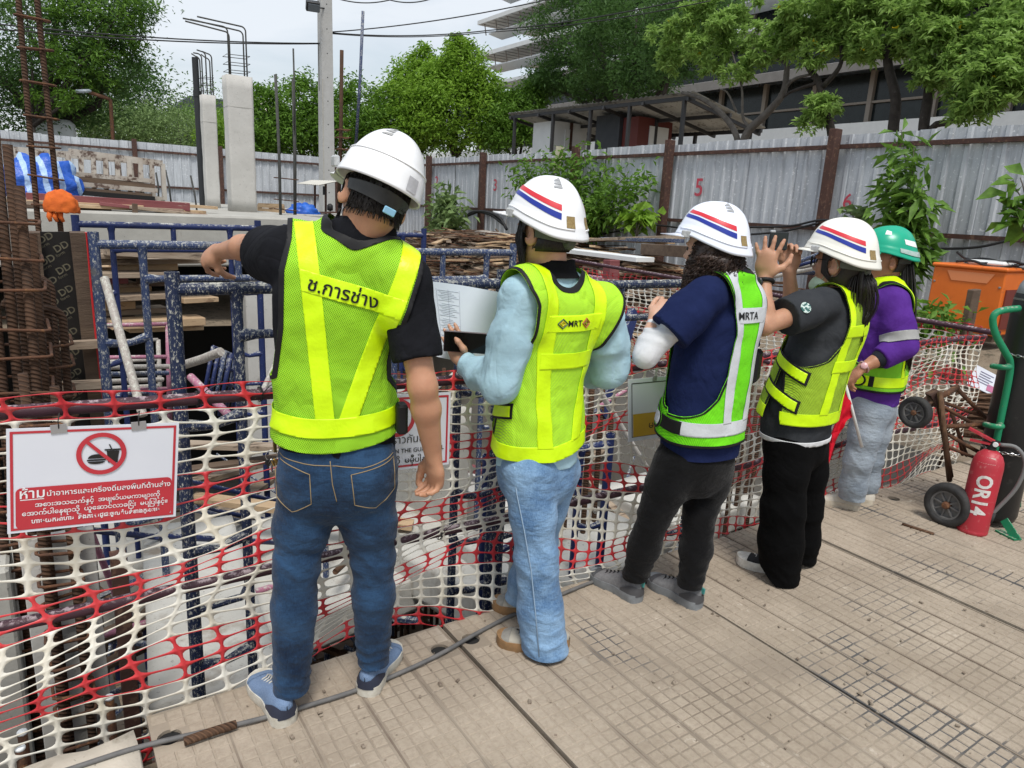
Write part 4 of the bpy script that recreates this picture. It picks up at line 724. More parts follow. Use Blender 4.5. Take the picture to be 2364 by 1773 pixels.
# dense starter bars in the pit between the light jeans and the black jeans
k = 0
for i in range(9):
 a = at_y(1228 + 24 * i, 800 + 14 * (i % 3), 3.0 + .1 * (i % 3)); hk = (i % 4 == 1); pts = [np.array([a[0] - .02 * (z - .9), a[1], z]) for z in np.linspace(-2.6, a[2] - (.1 if hk else 0), 6)]
 if hk: pts += [pts[-1] + np.array([.08 * (1 - math.cos(t)), 0, .08 * math.sin(t)]) for t in np.linspace(.3, 2.6, 7)]
 solo(MB().tube(pts, .0165, 8), 'starter_bar', M_rebar, lab[i] + ' rusty starter bar from the left between the light jeans and the danger sign', 'rebar', 'starter bars behind the danger sign', smooth=True)
for i in range(7):
 a = at_y(1668 + 17 * i, 880 + 10 * (i % 3), 3.1 + .12 * (i % 3)); solo(MB().tube([np.array([a[0], a[1], z]) for z in np.linspace(-2.6, a[2], 5)], .0165, 8), 'starter_bar', M_rebar, lab[i] + ' rusty starter bar from the left right of the black jeans', 'rebar', 'starter bars right of the black jeans', smooth=True)
for i in range(10):
 a = at_y(905 + 15 * i, 850 + 8 * (i % 4), 4.6 + .1 * (i % 3)); solo(MB().tube([np.array([a[0], a[1], z]) for z in np.linspace(-2.6, a[2], 4)], .016, 7), 'starter_bar', M_rebar, lab[i] + ' rusty starter bar from the left between the man and the drawing', 'rebar', 'starter bars right of the man', smooth=True)
a = at_y(1470, 700, 3.2); solo(MB().beam(at_y(1462, 720, 3.5), at_y(1385, 960, 3.1), .07, .05, up=(0, 1, 0)), 'steel_channel', M_pipe2, 'blue steel channel leaning among the starter bars', 'channel')
# concrete pieces and boards down in the pit
def cslab(label, px, py, z, size, rz, m=None, name='concrete_beam', rx=0.0, ry=0.0):
 p = at_z(px, py, z); o = lump_box((0, 0, 0), size, m or M_conc, name, px * .37, .006, 8); M = np.array(Matrix.Rotation(rz, 3, 'Z') @ Matrix.Rotation(ry, 3, 'Y') @ Matrix.Rotation(rx, 3, 'X')); V = np.array([v.co for v in o.data.vertices]); V = V @ M.T; o.data.vertices.foreach_set('co', V.astype(np.float32).ravel()); o.location = [p[0], p[1], z]; o.data.update(); tag(o, label, 'concrete', 'concrete pieces in the pit'); return o
M_cw = conc_mat('whitish_concrete', (.44, .43, .39), (.56, .55, .51), (.30, .26, .21), (.56, .70), 3)
cslab('wide whitish concrete slab low in the pit behind the legs of the man', 720, 1350, -.85, (1.5, 1.3, .22), .15, M_cw); cslab('whitish concrete beam in the pit left of the man', 470, 1480, -.7, (.5, 1.7, .3), -.1, M_cw); cslab('broken whitish concrete piece beside the light jeans', 1000, 1330, -.75, (.55, 1.2, .25), .3, M_cw); cslab('whitish concrete slab behind the light jeans near the deck edge', 1330, 1310, -.55, (.9, .8, .2), .2, M_cw); cslab('grey concrete beam far in the pit behind the hand of the man', 1010, 1150, -1.0, (.4, 2.4, .35), .1, M_conc); cslab('grey concrete footing deep in the pit at the far left', 60, 1400, -1.5, (1.6, 1.4, .5), 0, M_concd)
cslab('upright grey concrete panel in the pit right of the man', 960, 1290, -.9, (.10, .9, 1.2), .25, M_concd); cslab('pale concrete slab at the foot of the right starter bars', 1560, 1190, -.8, (1.0, .9, .2), .1, M_cw); cslab('pale concrete pile cap right of the black jeans', 1720, 1090, -.9, (.5, .5, .9), .0, M_conc); cslab('whitish concrete beam in front of the starter bars', 1220, 1390, -.6, (.32, 1.1, .2), .05, M_cw)
for i, (x, y, z, L, rz, m) in enumerate(((640, 1060, -.5, 1.6, .5, M_wood), (700, 1180, -.4, 1.4, -.6, M_woodl), (560, 1150, -.6, 1.7, .9, M_wood), (900, 1120, -.7, 1.5, 1.2, M_woodl), (480, 1080, -.3, 1.3, .2, M_woodd), (560, 1030, -.2, 1.0, -.3, M_wood), (1130, 1210, -.6, 1.2, .4, M_wood), (960, 1050, -.5, 1.2, -.9, M_woodr), (1850, 1000, -.4, 1.2, .3, M_wood), (1960, 960, -.3, 1.3, -.2, M_woodl), (2080, 1010, -.4, 1.2, .5, M_wood), (2150, 940, -.3, 1.0, -.5, M_woodr), (1780, 930, -.5, 1.1, .8, M_woodd), (2020, 880, -.5, 1.6, .1, M_wood), (2110, 900, -.35, 1.2, .9, M_woodl), (1700, 960, -.6, 1.0, -.4, M_wood))):
 p = at_z(x, y, z); solo(MB().box(p, (L, .10, .035), rz=rz, ry=.08), 'loose_board', m, lab[i % 8] + ' loose board in the pit ' + ('left of the light jeans' if i < 8 else 'behind the net at the right'), 'board', 'loose boards in the pit %d' % (i // 8))
for i, (x, y, z, L, rz, ry, m) in enumerate(((520, 1130, -.4, 1.9, .7, .5, M_pipe2), (500, 1180, -.5, 1.8, .75, .5, M_pipe2), (540, 1200, -.55, 1.7, .8, .55, M_pipew), (600, 1250, -.5, 1.6, .6, .45, M_pipe2), (460, 1250, -.55, 1.7, .7, .5, M_pipe2), (560, 1330, -.6, 1.4, .2, .1, M_cemp), (540, 1380, -.6, 1.3, .25, .1, M_pink), (880, 1010, -.3, 1.8, .3, .2, M_pipe2), (930, 1060, -.4, 1.6, .35, .2, M_cemp), (860, 1240, -.6, 1.5, .9, .2, M_rebarh), (250, 1330, -.5, 1.2, 1.2, 1.1, M_pink), (400, 1240, -.4, 1.5, .5, .9, M_cemp))):
 p = at_z(x, y, z); d = np.array([math.cos(rz) * math.cos(ry), math.sin(rz) * math.cos(ry), -math.sin(ry)]) * L / 2; loose([p - d, p + d], .017, m, ['uppermost blue tube sloping in the pit left of the man', 'second blue tube sloping in the pit left of the man', 'worn tube sloping in the pit left of the man', 'blue tube sloping behind the left leg of the man', 'lower blue tube sloping in the pit under the sign', 'crusted tube lying low in the pit beside the left leg', 'pink tube lying low in the pit beside the left leg', 'blue tube behind the hanging hand of the man', 'crusted tube behind the hanging hand of the man', 'rusty bar lying between the legs of the man', 'pink tube standing below the sign', 'crusted tube standing below the sign'][i], group='tubes lying in the pit')
# white form boards with a narrow cage at the lower left
for i, (x, y, w) in enumerate(((128, 1420, .16), (215, 1400, .05))): p = at_y(x, y, 2.75); solo(MB().box((p[0], 2.75, -.75), (w, .03, 2.2), bev=.003), 'formwork', conc_mat('white_form', (.45, .44, .41), (.55, .54, .51)), ['wide white form board standing in the pit below the sign', 'narrow white form board standing in the pit below the sign'][i], 'panel')
x0, x1 = at_y(105, 1300, 2.66)[0], at_y(170, 1300, 2.66)[0]; cage('rebar_cage', 'narrow cage in front of the white form board below the sign', [(x0, 2.64, .95, 0, 0), (x1, 2.64, .9, 0, 0), (x0 + .01, 2.70, .8, 0, 0), (x1, 2.70, .8, 0, 0)], .014, -2.2, list(np.arange(-1.2, .85, .11)), M_rebar, 'rebar cages', seed=11)
p = at_y(20, 1300, 2.9); solo(MB().box((p[0] - .25, 3.0, -1.1), (.5, .3, 2.6), bev=.01), 'concrete_pier', M_concd, 'grey concrete pier in the pit at the left edge of the photo', 'pier'); p = at_y(285, 1500, 2.6); solo(MB().beam((p[0], 2.62, -2.2), (p[0] + .01, 2.6, .3), .05, .05, up=(0, 1, 0)), 'steel_post', M_post, 'maroon brown steel post in the pit left of the blue leg', 'post')
# ================================================================ fences
def sheet_mesh(w=.76, h=2.5):
 prof = []; n = 4
 for k in range(n):
  b = k * w / n; prof += [(b, 0), (b + w / n * .62, 0), (b + w / n * .70, -.020), (b + w / n * .90, -.020), (b + w / n * .98, 0)]
 prof.append((w + .012, -.003)); V = [(x, y, 0) for x, y in prof] + [(x, y, h) for x, y in prof]; m = len(prof); F = [(i, i + 1, m + i + 1, m + i) for i in range(m - 1)]; me = bpy.data.meshes.new('fence_sheet'); me.from_pydata(V, [], F); me.materials.append(M_fence); return me
FM = sheet_mesh()
def fence(label, start, d, n, ztop, posts, rails, skip=()):
 start = np.array(start, float); d = unit(d); nrm = np.array([d[1], -d[0], 0]); ang = math.atan2(d[1], d[0]); root = thing('sheet_metal_fence', label, 'fence', start, 'site fences'); g = random.Random(n); L = n * .76
 for k in range(n):
  o = bpy.data.objects.new('fence_sheet', FM); COL.objects.link(o); o.parent = root; p = d * (.76 * k); o.location = (p[0] + nrm[0] * g.uniform(-.014, .014), p[1] + nrm[1] * g.uniform(-.014, .014), ztop - 2.5 - start[2] + g.uniform(-.012, .012)); o.rotation_euler = (g.uniform(-.004, .004), g.uniform(-.006, .006), ang)
 for z in rails: a = start * [1, 1, 0] + [0, 0, z]; MB().beam(a + nrm * .045, a + d * L + nrm * .045, .05, .05).build('rail', M_post, root)
 for s_ in posts: a = start * [1, 1, 0] + d * s_ + nrm * .12; MB().beam(a + [0, 0, .1], a + [0, 0, ztop + .05], .13, .10, up=d, bev=.006).build('post', M_post, root)
fence('ribbed grey metal fence along the right side of the site', (8.36, 19.7, .1), (0, -1, 0), 26, 2.60, (3.45, 6.0, 9.2, 11.5, 14.25, 17.05, 19.4), (2.45, 1.47, .6)); fence('ribbed grey metal fence across the back of the site at the left', (-9.5, 19.62, .1), (1, 0, 0), 24, 2.60, (3.9, 8.0, 11.7, 13.6, 16.6), (2.41, 1.60, .6))
spray = mat('spray_red', (.50, .03, .07), (.42, .08, .10), 30, rough=.7)
for ch, px, py, s_ in (('2', 1008, 430, .34), ('3', 1143, 440, .34), ('5', 1612, 452, .36), ('6', 1954, 482, .26)):
 p = at_x(px, py, 8.325); o = put_text(ch, s_, p, (0, -1, 0), (0, 0, 1), spray, None, 'sprayed_number', lift=.004, bold=.01); tag(o, 'red sprayed number %s on the right fence' % {'2': 'two', '3': 'three', '5': 'five', '6': 'six'}[ch], 'number', 'numbers on the fence')
# ---------------------------------------------------------------- scrap heap between pit and right fence
def heap_z(x, y): return .05 + .5 * np.clip((x - 5.3) / 1.7, 0, 1) + .38 * math.exp(-((x - 6.9) / .9) ** 2 - ((y - 9.4) / 2.6) ** 2) + .28 * math.exp(-((x - 6.6) / 1.2) ** 2 - ((y - 13) / 2.0) ** 2)
def heap():
 n = 26; g = np.zeros((n, n, 3))
 for i, x in enumerate(np.linspace(5.27, 8.25, n)):
  for j, y in enumerate(np.linspace(5.6, 19.0, n)): g[i, j] = (x, y, heap_z(x, y) + rnd.uniform(-.04, .04) - .03)
 o = solo(MB().grid(g), 'rubble_heap', M_soil, 'low heap of soil and rubbish between the pit and the right fence', 'heap', smooth=True); fix_normals(o)
 ms = [M_rust, M_rust, M_rebarh, M_wood, M_woodl, M_woodd]; mbs = [MB() for _ in ms]
 for i in range(900):
  x, y = rnd.uniform(5.4, 8.0), rnd.uniform(6.0, 15.5); k = rnd.randrange(6); L = rnd.uniform(.4, 1.9); az = rnd.gauss(1.9, .45) if k < 3 else rnd.uniform(0, 3.14); c = np.array([x, y, heap_z(x, y) + rnd.uniform(.0, .18)]); d = np.array([math.cos(az), math.sin(az), rnd.gauss(0, .08)]) * L / 2
  if k < 3: mbs[k].tube([c - d, c + [0, 0, rnd.uniform(-.02, .03)], c + d], rnd.choice([.006, .009, .012]), 4)
  else: mbs[k].beam(c - d * .8, c + d * .8, rnd.uniform(.03, .14), rnd.uniform(.012, .03))
 for mb, m, nm in zip(mbs, ms, ('rusty_rods', 'rusty_rods', 'rusty_bars', 'scrap_timber', 'scrap_timber', 'scrap_timber')): solo(mb, nm, m, {'rusty_rods': 'tangled thin rusty rods strewn over the scrap heap', 'rusty_bars': 'ribbed rusty bars strewn over the scrap heap', 'scrap_timber': 'splintered timber scraps strewn over the heap by the fence'}[nm], 'scrap', kind='stuff')
heap()
def hp(px, py, X, lift=.0): p = at_x(px, py, X); return p + [0, 0, lift]
for i, (a, b, c, d, X, w, h, m) in enumerate(((1260, 572, 1490, 600, 6.6, .30, .06, M_whitep), (1320, 556, 1560, 548, 7.2, .34, .04, M_wood), (1270, 548, 1540, 560, 7.4, .3, .04, M_woodl), (1400, 552, 1565, 556, 7.1, .22, .05, M_pipew), (1490, 575, 1640, 585, 6.8, .16, .14, M_woodd), (1110, 535, 1190, 548, 7.4, .28, .06, M_panel), (1090, 580, 1065, 628, 6.4, .16, .03, M_whitep), (960, 590, 990, 660, 6.0, .09, .07, M_woodl), (1150, 590, 1160, 600, 6.9, .2, .03, M_whitep), (1300, 632, 1420, 650, 6.0, .08, .07, M_pink), (980, 640, 1110, 660, 5.8, .2, .05, M_woodl), (1000, 668, 1090, 672, 5.6, .22, .10, M_woodl), (1320, 690, 1420, 697, 5.6, .06, .05, M_wood), (1230, 545, 1330, 552, 7.6, .3, .05, M_woodd))):
 p, q = hp(a, b, X), hp(c, d, X - .15); solo(MB().beam(p, q, w, h, bev=.004), 'scrap_plank', m, ['long whitish beam lying on the scrap heap', 'wide grey board on top of the scrap heap', 'pale board on top of the scrap heap', 'blue grey board on top of the scrap heap', 'dark timber behind the curly hair on the heap', 'peeling panel lying by the fence left of the drawing helmet', 'white board leaning on the rubbish left of the helmet', 'pale pole leaning beside the shoulder of the man', 'small white board on the rubbish', 'pinkish tube lying before the scrap heap', 'pale plank among the rubbish right of the man', 'thick pale log among the rubbish right of the man', 'thin stick lying before the scrap heap', 'dark board at the back of the scrap heap'][i], 'plank', 'planks on the scrap heap')
p = hp(1412, 600, 5.6); q = hp(1406, 700, 5.6); solo(MB().beam(p, q, .15, .13, up=(0, 1, 0), bev=.006), 'timber_post', M_woodr, 'red painted timber post standing before the scrap heap', 'post')
for i in range(8): a = hp(1700 + 8 * i, 660 - 6 * i, 6.6 + .1 * i); b = hp(1920 + 12 * i, 575 + 5 * i + 30 * (i % 2), 6.9 + .1 * i); loose([a, b], .022, (M_pipew, M_cemp, M_pipe2)[i % 3], lab[i] + ' tube from the bottom in the pile behind the woman taking the picture', group='tube pile by the fence')
for i, (P, lb_) in enumerate((([(1165, 520), (1130, 495), (1090, 490), (1060, 520), (1015, 565)], 'thick black hose looping at the fence left of the drawing helmet'), ([(1170, 530), (1150, 500), (1110, 488), (1075, 500)], 'second black hose looping at the fence'), ([(1700, 525), (1820, 522), (1900, 508), (2000, 520)], 'black cable slung along the fence behind the phone'), ([(1680, 545), (1800, 535), (1890, 515)], 'lower black cable slung along the fence behind the phone'), ([(1300, 560), (1420, 535), (1500, 520), (1600, 530)], 'black cable in front of the climbing shrub'), ([(2150, 575), (2260, 570), (2364, 545)], 'black cable along the fence above the orange machine'))):
 pp = np.array([at_x(x, y, 8.15) for x, y in P]); t = np.linspace(0, 1, len(pp)); tt = np.linspace(0, 1, 30); solo(MB().tube(np.stack([pchip(tt, t, pp[:, k]) for k in range(3)], 1), .03 if i < 2 else .014, 8), 'hose' if i < 2 else 'fence_cable', M_wire, lb_, 'cable', 'black cables along the fence', smooth=True)
mbs = [MB() for _ in range(4)]; rc = random.Random(21)
for i in range(330):
 x, y = rc.uniform(-.6, 4.9), rc.uniform(2.7, 6.6); z = rc.uniform(-1.9, -.75) if y < 4 else rc.uniform(-2.4, -.9); k = rc.choice([0, 0, 1, 1, 2, 3]); L = rc.uniform(.4, 1.7); az = rc.choice([.2, 1.4, .9, 2.3]) + rc.gauss(0, .2); c = np.array([x, y, z]); d = np.array([math.cos(az), math.sin(az), rc.gauss(0, .22)]) * L / 2
 if k < 2: mbs[k].tube([c - d, c + d], rc.choice([.010, .016, .021]), 5)
 else: mbs[k].beam(c - d, c + d, rc.uniform(.05, .16), rc.uniform(.02, .05))
for mb, m, nm, lb_ in zip(mbs, (M_rebarh, M_pipew, M_wood, M_woodd), ('scrap_bars', 'scrap_tubes', 'scrap_boards', 'dark_scrap_boards'), ('rusty bars tumbled together on the floor of the pit', 'worn tubes tumbled together on the floor of the pit', 'grey boards tumbled together on the floor of the pit', 'dark boards tumbled together on the floor of the pit')): solo(mb, nm, m, lb_, 'scrap', kind='stuff')
# ================================================================ right foreground: cylinder cart, extinguisher, machine
M_greenp = chipped_mat('green_paint', (.010, .22, .10), (.012, .17, .085), (.66, .72), scale=60, dusty=(.40, .36, .30)); M_rubber = mat('tyre_rubber', (.018, .018, .019), (.035, .034, .033), 20, rough=.75, bump=.3, bscale=70); M_hub = mat('grey_hub', (.11, .11, .11), (.16, .155, .15), 12, rough=.6); M_cyl = mat('black_cylinder', (.007, .008, .009), (.013, .013, .014), 4, rough=.42, c3=(.035, .034, .033), s3=18, p3=(.6, .75))
def wheel(root, c, ax, R_, w, rim, name='wheel'):
 g = thing_part(name, root); ax = unit(ax); prof = [(R_ * rim, -w / 2), (R_ * .88, -w / 2), (R_ * .97, -w * .36), (R_, -w * .12), (R_, w * .12), (R_ * .97, w * .36), (R_ * .88, w / 2), (R_ * rim, w / 2), (R_ * rim, -w / 2)]
 MB().lathe(prof, c, ax, 36).build('tyre', M_rubber, g, True); MB().lathe([(R_ * rim, -w * .42), (R_ * rim, w * .42), (R_ * rim * .88, w * .42), (R_ * rim * .86, w * .12), (R_ * .2, w * .12), (R_ * .2, -w * .12), (R_ * rim * .86, -w * .12), (R_ * rim * .88, -w * .42)], c, ax, 32).build('rim', M_hub, g); u, v = frame(ax)
 for k in range(8): a = k * math.pi / 4 + .2; d = math.cos(a) * u + math.sin(a) * v; MB().beam(c + d * R_ * .18 + ax * w * .2, c + d * R_ * rim * .9 + ax * w * .2, .008, .014, up=ax).build('spoke', M_hub, g)
 MB().lathe([(.0001, -w * .62), (R_ * .12, -w * .6), (R_ * .17, -w * .45), (R_ * .17, w * .45), (R_ * .12, w * .6), (.0001, w * .62)], c, ax, 18).build('hub', M_rust, g); return g
def cart():
 w0 = at_z(2190, 1218); root = thing('cylinder_cart', 'green steel cart with black rubber wheels carrying a black gas cylinder', 'cart', (w0[0] + .3, w0[1], 0)); R_ = .118; f = unit(np.array([-.62, -.78, 0])); vd_ = unit([w0[0], w0[1], 0]); ax = unit(-vd_ - np.array([vd_[1], -vd_[0], 0]) * .42); c = np.array([w0[0] + .01, w0[1] + .03, R_])
 wheel(root, c, ax, R_, .065, .66); ax2 = c + np.array([.62, .10, 0]); MB().tube([c, c - ax * .48], .014, 10).build('axle', M_rust, root); wheel(root, c - ax * .48, ax, R_, .065, .66)
 D = 1.0
 def K(x, y, d): return hd(x, y, d)
 d0 = float(c @ HF) + .02
 left = [K(2352, 712, d0 + .02), K(2318, 716, d0), K(2298, 724, d0 - .01), K(2292, 742, d0 - .01), K(2300, 775, d0 - .01), K(2322, 815, d0 - .005), K(2332, 838, d0), K(2328, 880, d0 + .005), K(2308, 980, d0 + .01), K(2290, 1080, d0 + .015), K(2284, 1150, d0 + .02), K(2282, 1190, d0 + .02)]
 P = np.array(left); t = np.linspace(0, 1, len(P)); tt = np.linspace(0, 1, 60); P = np.stack([pchip(tt, t, P[:, k]) for k in range(3)], 1); MB().tube(P, .017, 12).build('frame_tube', M_greenp, root, True); MB().tube(P + np.array([.30, -.02, 0]), .017, 12).build('frame_tube', M_greenp, root, True)
 for y0 in (845, 980, 1075): a = K(2326 - (y0 - 845) * .13, y0, d0); q = [a, a + [-.055, -.03, .004], a + [-.075, .0, 0], a + [-.05, .05, -.006]]; MB().tube(np.stack([pchip(np.linspace(0, 1, 14), np.linspace(0, 1, 4), np.array(q)[:, k]) for k in range(3)], 1), .014, 10).build('hoop', M_greenp, root, True)
 b = np.array([P[-1][0], P[-1][1], .016]); MB().tube([P[-1], b + [.01, 0, 0]], .017, 10).build('foot', M_greenp, root)
 g = at_z(2330, 1242); MB().beam(at_z(2306, 1224, .012), at_z(2350, 1246, .012), .05, .008).build('base_plate', M_greenp, root); MB().beam(at_z(2348, 1246, .01), K(2318, 1200, d0 - .1), .04, .008, up=(1, 0, 0)).build('gusset', M_greenp, root)
 # cylinder
 cc = P[30] + np.array([.16, -.02, 0]); cyl = thing('gas_cylinder', 'tall black gas cylinder chained to the green cart at the right edge', 'cylinder', (cc[0], cc[1], .03)); R2 = .115; MB().lathe([(R2 * .92, .03), (R2, .06), (R2, 1.16), (R2 * .97, 1.22), (R2 * .85, 1.28), (R2 * .60, 1.335), (.045, 1.365), (.036, 1.38)], (cc[0], cc[1], .0), (0, 0, 1), 40).build('body', M_cyl, cyl, True); MB().lathe([(R2 * .99, 1.205), (R2 * .86, 1.281), (R2 * .61, 1.337), (.046, 1.368), (.037, 1.40)], (cc[0], cc[1], .0), (0, 0, 1), 40).build('grey_shoulder', mat('grey_shoulder', (.30, .31, .33), (.2, .21, .22), 10, rough=.5), cyl, True); MB().lathe([(.02, 1.38), (.02, 1.46), (.03, 1.46), (.03, 1.50)], (cc[0], cc[1], 0), (0, 0, 1), 14).build('valve', mat('valve_brass', (.32, .22, .08), rough=.4, metal=.8), cyl)
 for z in (.93, .42):
  ch = thing('chain', 'steel chain round the black cylinder, %s one' % ('upper' if z > .6 else 'lower'), 'chain', (cc[0], cc[1], z), 'chains on the cylinder'); mb = MB(); 
  for k in range(26):
   a = math.pi * (.78 + k * .045); p = np.array([cc[0] + (R2 + .007) * math.cos(a), cc[1] + (R2 + .007) * math.sin(a), z]); tg = np.array([-math.sin(a), math.cos(a), 0]); o = np.array([0, 0, 1.0]) if k % 2 else np.array([math.cos(a), math.sin(a), 0])
   MB().tube([p + .012 * math.cos(t) * tg + .006 * math.sin(t) * o for t in np.linspace(0, 6.283, 10, endpoint=False)], .0022, 5, closed=True).build('link', mat('steel', (.5, .5, .5), rough=.3, metal=1), ch)
 # rusty swivel frame with a castor in front of the cart
 rt = thing('rusty_trolley', 'rusty welded bar trolley with a raised castor wheel left of the green cart', 'trolley', (w0[0], w0[1] + .1, 0)); T = lambda x, y, d=.15: hd(x, y, d0 + d)
 wc = T(2113, 952, .10); wheel(rt, wc, ax, .086, .046, .66, 'castor_wheel'); MB().beam(wc, T(2160, 912, .1), .05, .03, up=ax).build('castor_fork', M_post, rt); MB().beam(T(2152, 905, .1), T(2168, 935, .1), .06, .05).build('castor_head', M_post, rt)
 for i, (a, b, c_, d_, e, r_) in enumerate(((2164, 905, 2186, 1040, .1, .016), (2170, 905, 2192, 1110, .05, .014), (2186, 1040, 2196, 1100, .08, .012), (2165, 918, 2210, 893, .12, .016), (2206, 893, 2298, 985, .2, .012), (2168, 925, 2300, 970, .2, .010), (2172, 935, 2290, 1000, .15, .010), (2180, 985, 2298, 975, .1, .013), (2185, 1000, 2272, 1050, .12, .011), (2196, 950, 2232, 1052, .2, .010), (2210, 985, 2222, 1050, .25, .009), (2186, 1030, 2262, 1060, .1, .009))): MB().tube([T(a, b, e), T((a + c_) / 2, (b + d_) / 2 + 2, e), T(c_, d_, e + .05)], r_, 7).build('welded_bar', M_rebarh if i < 3 else M_rust, rt, True)
cart()
def extinguisher():
 p = at_z(2262, 1238); R_ = .072; x, y = p[0] + .02, p[1] + .05; root = thing('fire_extinguisher', 'worn red fire extinguisher with white stencilled letters on the deck', 'extinguisher', (x, y, 0)); ly = .0; tl = np.array([.045, .0, 1.0]); tl = unit(tl)
 M_er = mat('extinguisher_red', (.46, .022, .040), (.40, .03, .045), 8, rough=.45, c3=(.52, .20, .19), s3=26, p3=(.58, .75)); MB().lathe([(R_ * .96, 0), (R_, .012), (R_, .02), (R_ * .985, .024), (R_, .03), (R_, .365), (R_ * .95, .395), (R_ * .78, .425), (R_ * .5, .445), (.022, .452)], (x, y, 0), tl, 40).build('tank', M_er, root, True); MB().lathe([(R_ * 1.006, .19), (R_ * 1.006, .196)], (x, y, 0), tl, 40).build('weld_seam', mat('seam_red', (.46, .04, .055), rough=.4), root)
 t = np.array([x, y, 0]) + tl * .452; MB().lathe([(.021, 0), (.021, .012), (.016, .014), (.016, .032)], t, tl, 16).build('neck', mat('dark_metal', (.05, .05, .05), rough=.4, metal=.8), root); vd = unit(np.array([p[0], p[1], 0])); lat = np.array([vd[1], -vd[0], 0]); h = t + tl * .035
 MB().beam(h + lat * .03, h - lat * .115 + tl * .055, .026, .012).build('lever', M_er, root); MB().beam(h + lat * .02 - tl * .006, h - lat * .10 - tl * .004, .024, .010).build('handle', M_er, root); MB().box(h + lat * .012, (.04, .03, .03), bev=.004).build('valve', mat('dark_metal', (.05, .05, .05), rough=.4, metal=.8), root)
 q = np.array([h + lat * .03, h + lat * .10 + tl * .0, h + lat * .15 - tl * .07, h + lat * .14 - tl * .2, h + lat * .085 - tl * .33, h + lat * .07 - tl * .36]); tt = np.linspace(0, 1, 24); MB().tube(np.stack([pchip(tt, np.linspace(0, 1, 6), q[:, k]) for k in range(3)], 1), .010, 10).build('hose', mat('hose_grey', (.16, .16, .16), rough=.6), root, True); MB().tube([q[-1], q[-1] - tl * .05 - lat * .01], [.016, .02], 10).build('nozzle', M_rubber, root, True)
 MB().lathe([(.0001, .008), (.011, .008), (.013, .004), (.013, 0)], h - vd * .018 + lat * .012, -vd, 14).build('gauge', M_whitep, root)
 # stencilled letters run down the tank, wrapped on its curve
 V, F = text_mesh('OR14', 1.0, 'CENTER', .03); s_ = .215 / np.ptp(V[:, 0]); V = V * s_; V[:, 1] *= 1.1; bm = bmesh.new(); vs = [bm.verts.new((a, b, 0)) for a, b in V]
 for fc in F:
  try: bm.faces.new([vs[i] for i in fc])
  except ValueError: pass
 for _ in range(3):
  le = [e for e in bm.edges if e.calc_length() > .015]
  if le: bmesh.ops.subdivide_edges(bm, edges=le, cuts=1); bmesh.ops.triangulate(bm, faces=bm.faces)
 bm.verts.index_update(); W = np.array([v.co[:2] for v in bm.verts]); F = [tuple(v.index for v in f.verts) for f in bm.faces]; bm.free(); W[:, 1] -= W[:, 1].mean(); a0 = math.atan2(-vd[1], -vd[0]); an = a0 - (W[:, 1] + .006) / R_ * -1; hh = .225 - W[:, 0]
 P = np.array([x, y, 0]) + np.outer(hh, tl) + (R_ + .0012) * np.stack([np.cos(an), np.sin(an), 0 * an], 1); mesh_obj('lettering', P, F, mat('stencil_white', (.66, .64, .62), (.5, .44, .42), 50, p=(.5, .7), rough=.6), root)
 an = np.linspace(a0 - .6, a0 + .5, 10); g = np.array([[np.array([x, y, 0]) + tl * hh_ + rr * np.array([math.cos(a), math.sin(a), 0]) for a in an] for hh_, rr in ((.392, R_ * .962), (.424, R_ * .80))]); MB().grid(g).build('top_label', mat('worn_label', (.6, .58, .5), (.45, .42, .36), 60, rough=.6), root, True)
extinguisher()
def welder():
 q = [at_x(2150, 612, 6.95), at_x(2326, 640, 6.95), at_x(2290, 783, 6.95), at_x(2122, 755, 6.95)]; root = thing('welding_machine', 'orange box shaped welding machine with black cables on top', 'machine', (7.3, q[2][1] + .35, q[2][2])); zt_, zb = max(p[2] for p in q[:2]), min(p[2] for p in q[2:]) + .02; y0, y1 = min(q[1][1], q[2][1]) + .02, max(q[0][1], q[3][1]) - .02
 M_or = mat('orange_paint', (.72, .16, .015), (.62, .13, .012), 4, rough=.4, c3=(.4, .10, .02), s3=14, p3=(.62, .75)); xm = 7.22; MB().box((xm, (y0 + y1) / 2, (zt_ + zb) / 2), (.50, y1 - y0, zt_ - zb), bev=.012).build('housing', M_or, root)
 MB().box((xm, (y0 + y1) / 2, zt_ + .012), (.54, y1 - y0 + .03, .035), bev=.012).build('lid', M_or, root); MB().prism([(-.2, 0), (.2, 0), (.15, -.085), (-.15, -.085)], (xm - .252, (y0 + y1) / 2 - .02, zt_ - .03), (0, -1, 0), (0, 0, 1), (-1, 0, 0), .004).build('handle_recess', mat('pale_orange', (.72, .24, .09), rough=.4), root)
 for z in (zb + .1, zt_ - .14):
  for y in (y0 + .03, y1 - .03): MB().lathe([(.010, 0), (.010, .006), (.005, .008)], (xm - .25, y, z), (-1, 0, 0), 10).build('rivet', mat('grey_rivet', (.3, .28, .26), rough=.4, metal=.6), root)
 MB().box((xm, y0 - .006, (zt_ + zb) / 2 - .05), (.40, .012, .35)).build('side_plate', mat('maroon_plate', (.16, .03, .02), rough=.5), root)
 for y in (y0 + .06, y1 - .06): MB().box((xm, y, zb - .03), (.40, .07, .06)).build('skid', M_woodd, root)
 for k in range(4):
  tt = np.linspace(0, 1, 24); P = np.stack([xm - .12 + .08 * k + .03 * np.sin(tt * 9 + k), y1 - .12 - (y1 - y0 - .10) * tt, zt_ + .045 + .018 * np.sin(tt * 7 + 2 * k) + .02 * (k % 2)], 1)
  if k == 1: P[0] += [-.05, .03, .05]
  MB().tube(P, .012, 7).build('cable', M_wire, root, True)
 MB().box((xm + .05, (y0 + y1) / 2 - .05, zt_ + .05), (.25, .32, .05), bev=.02).build('white_cloth', M_whitep, root)
welder()
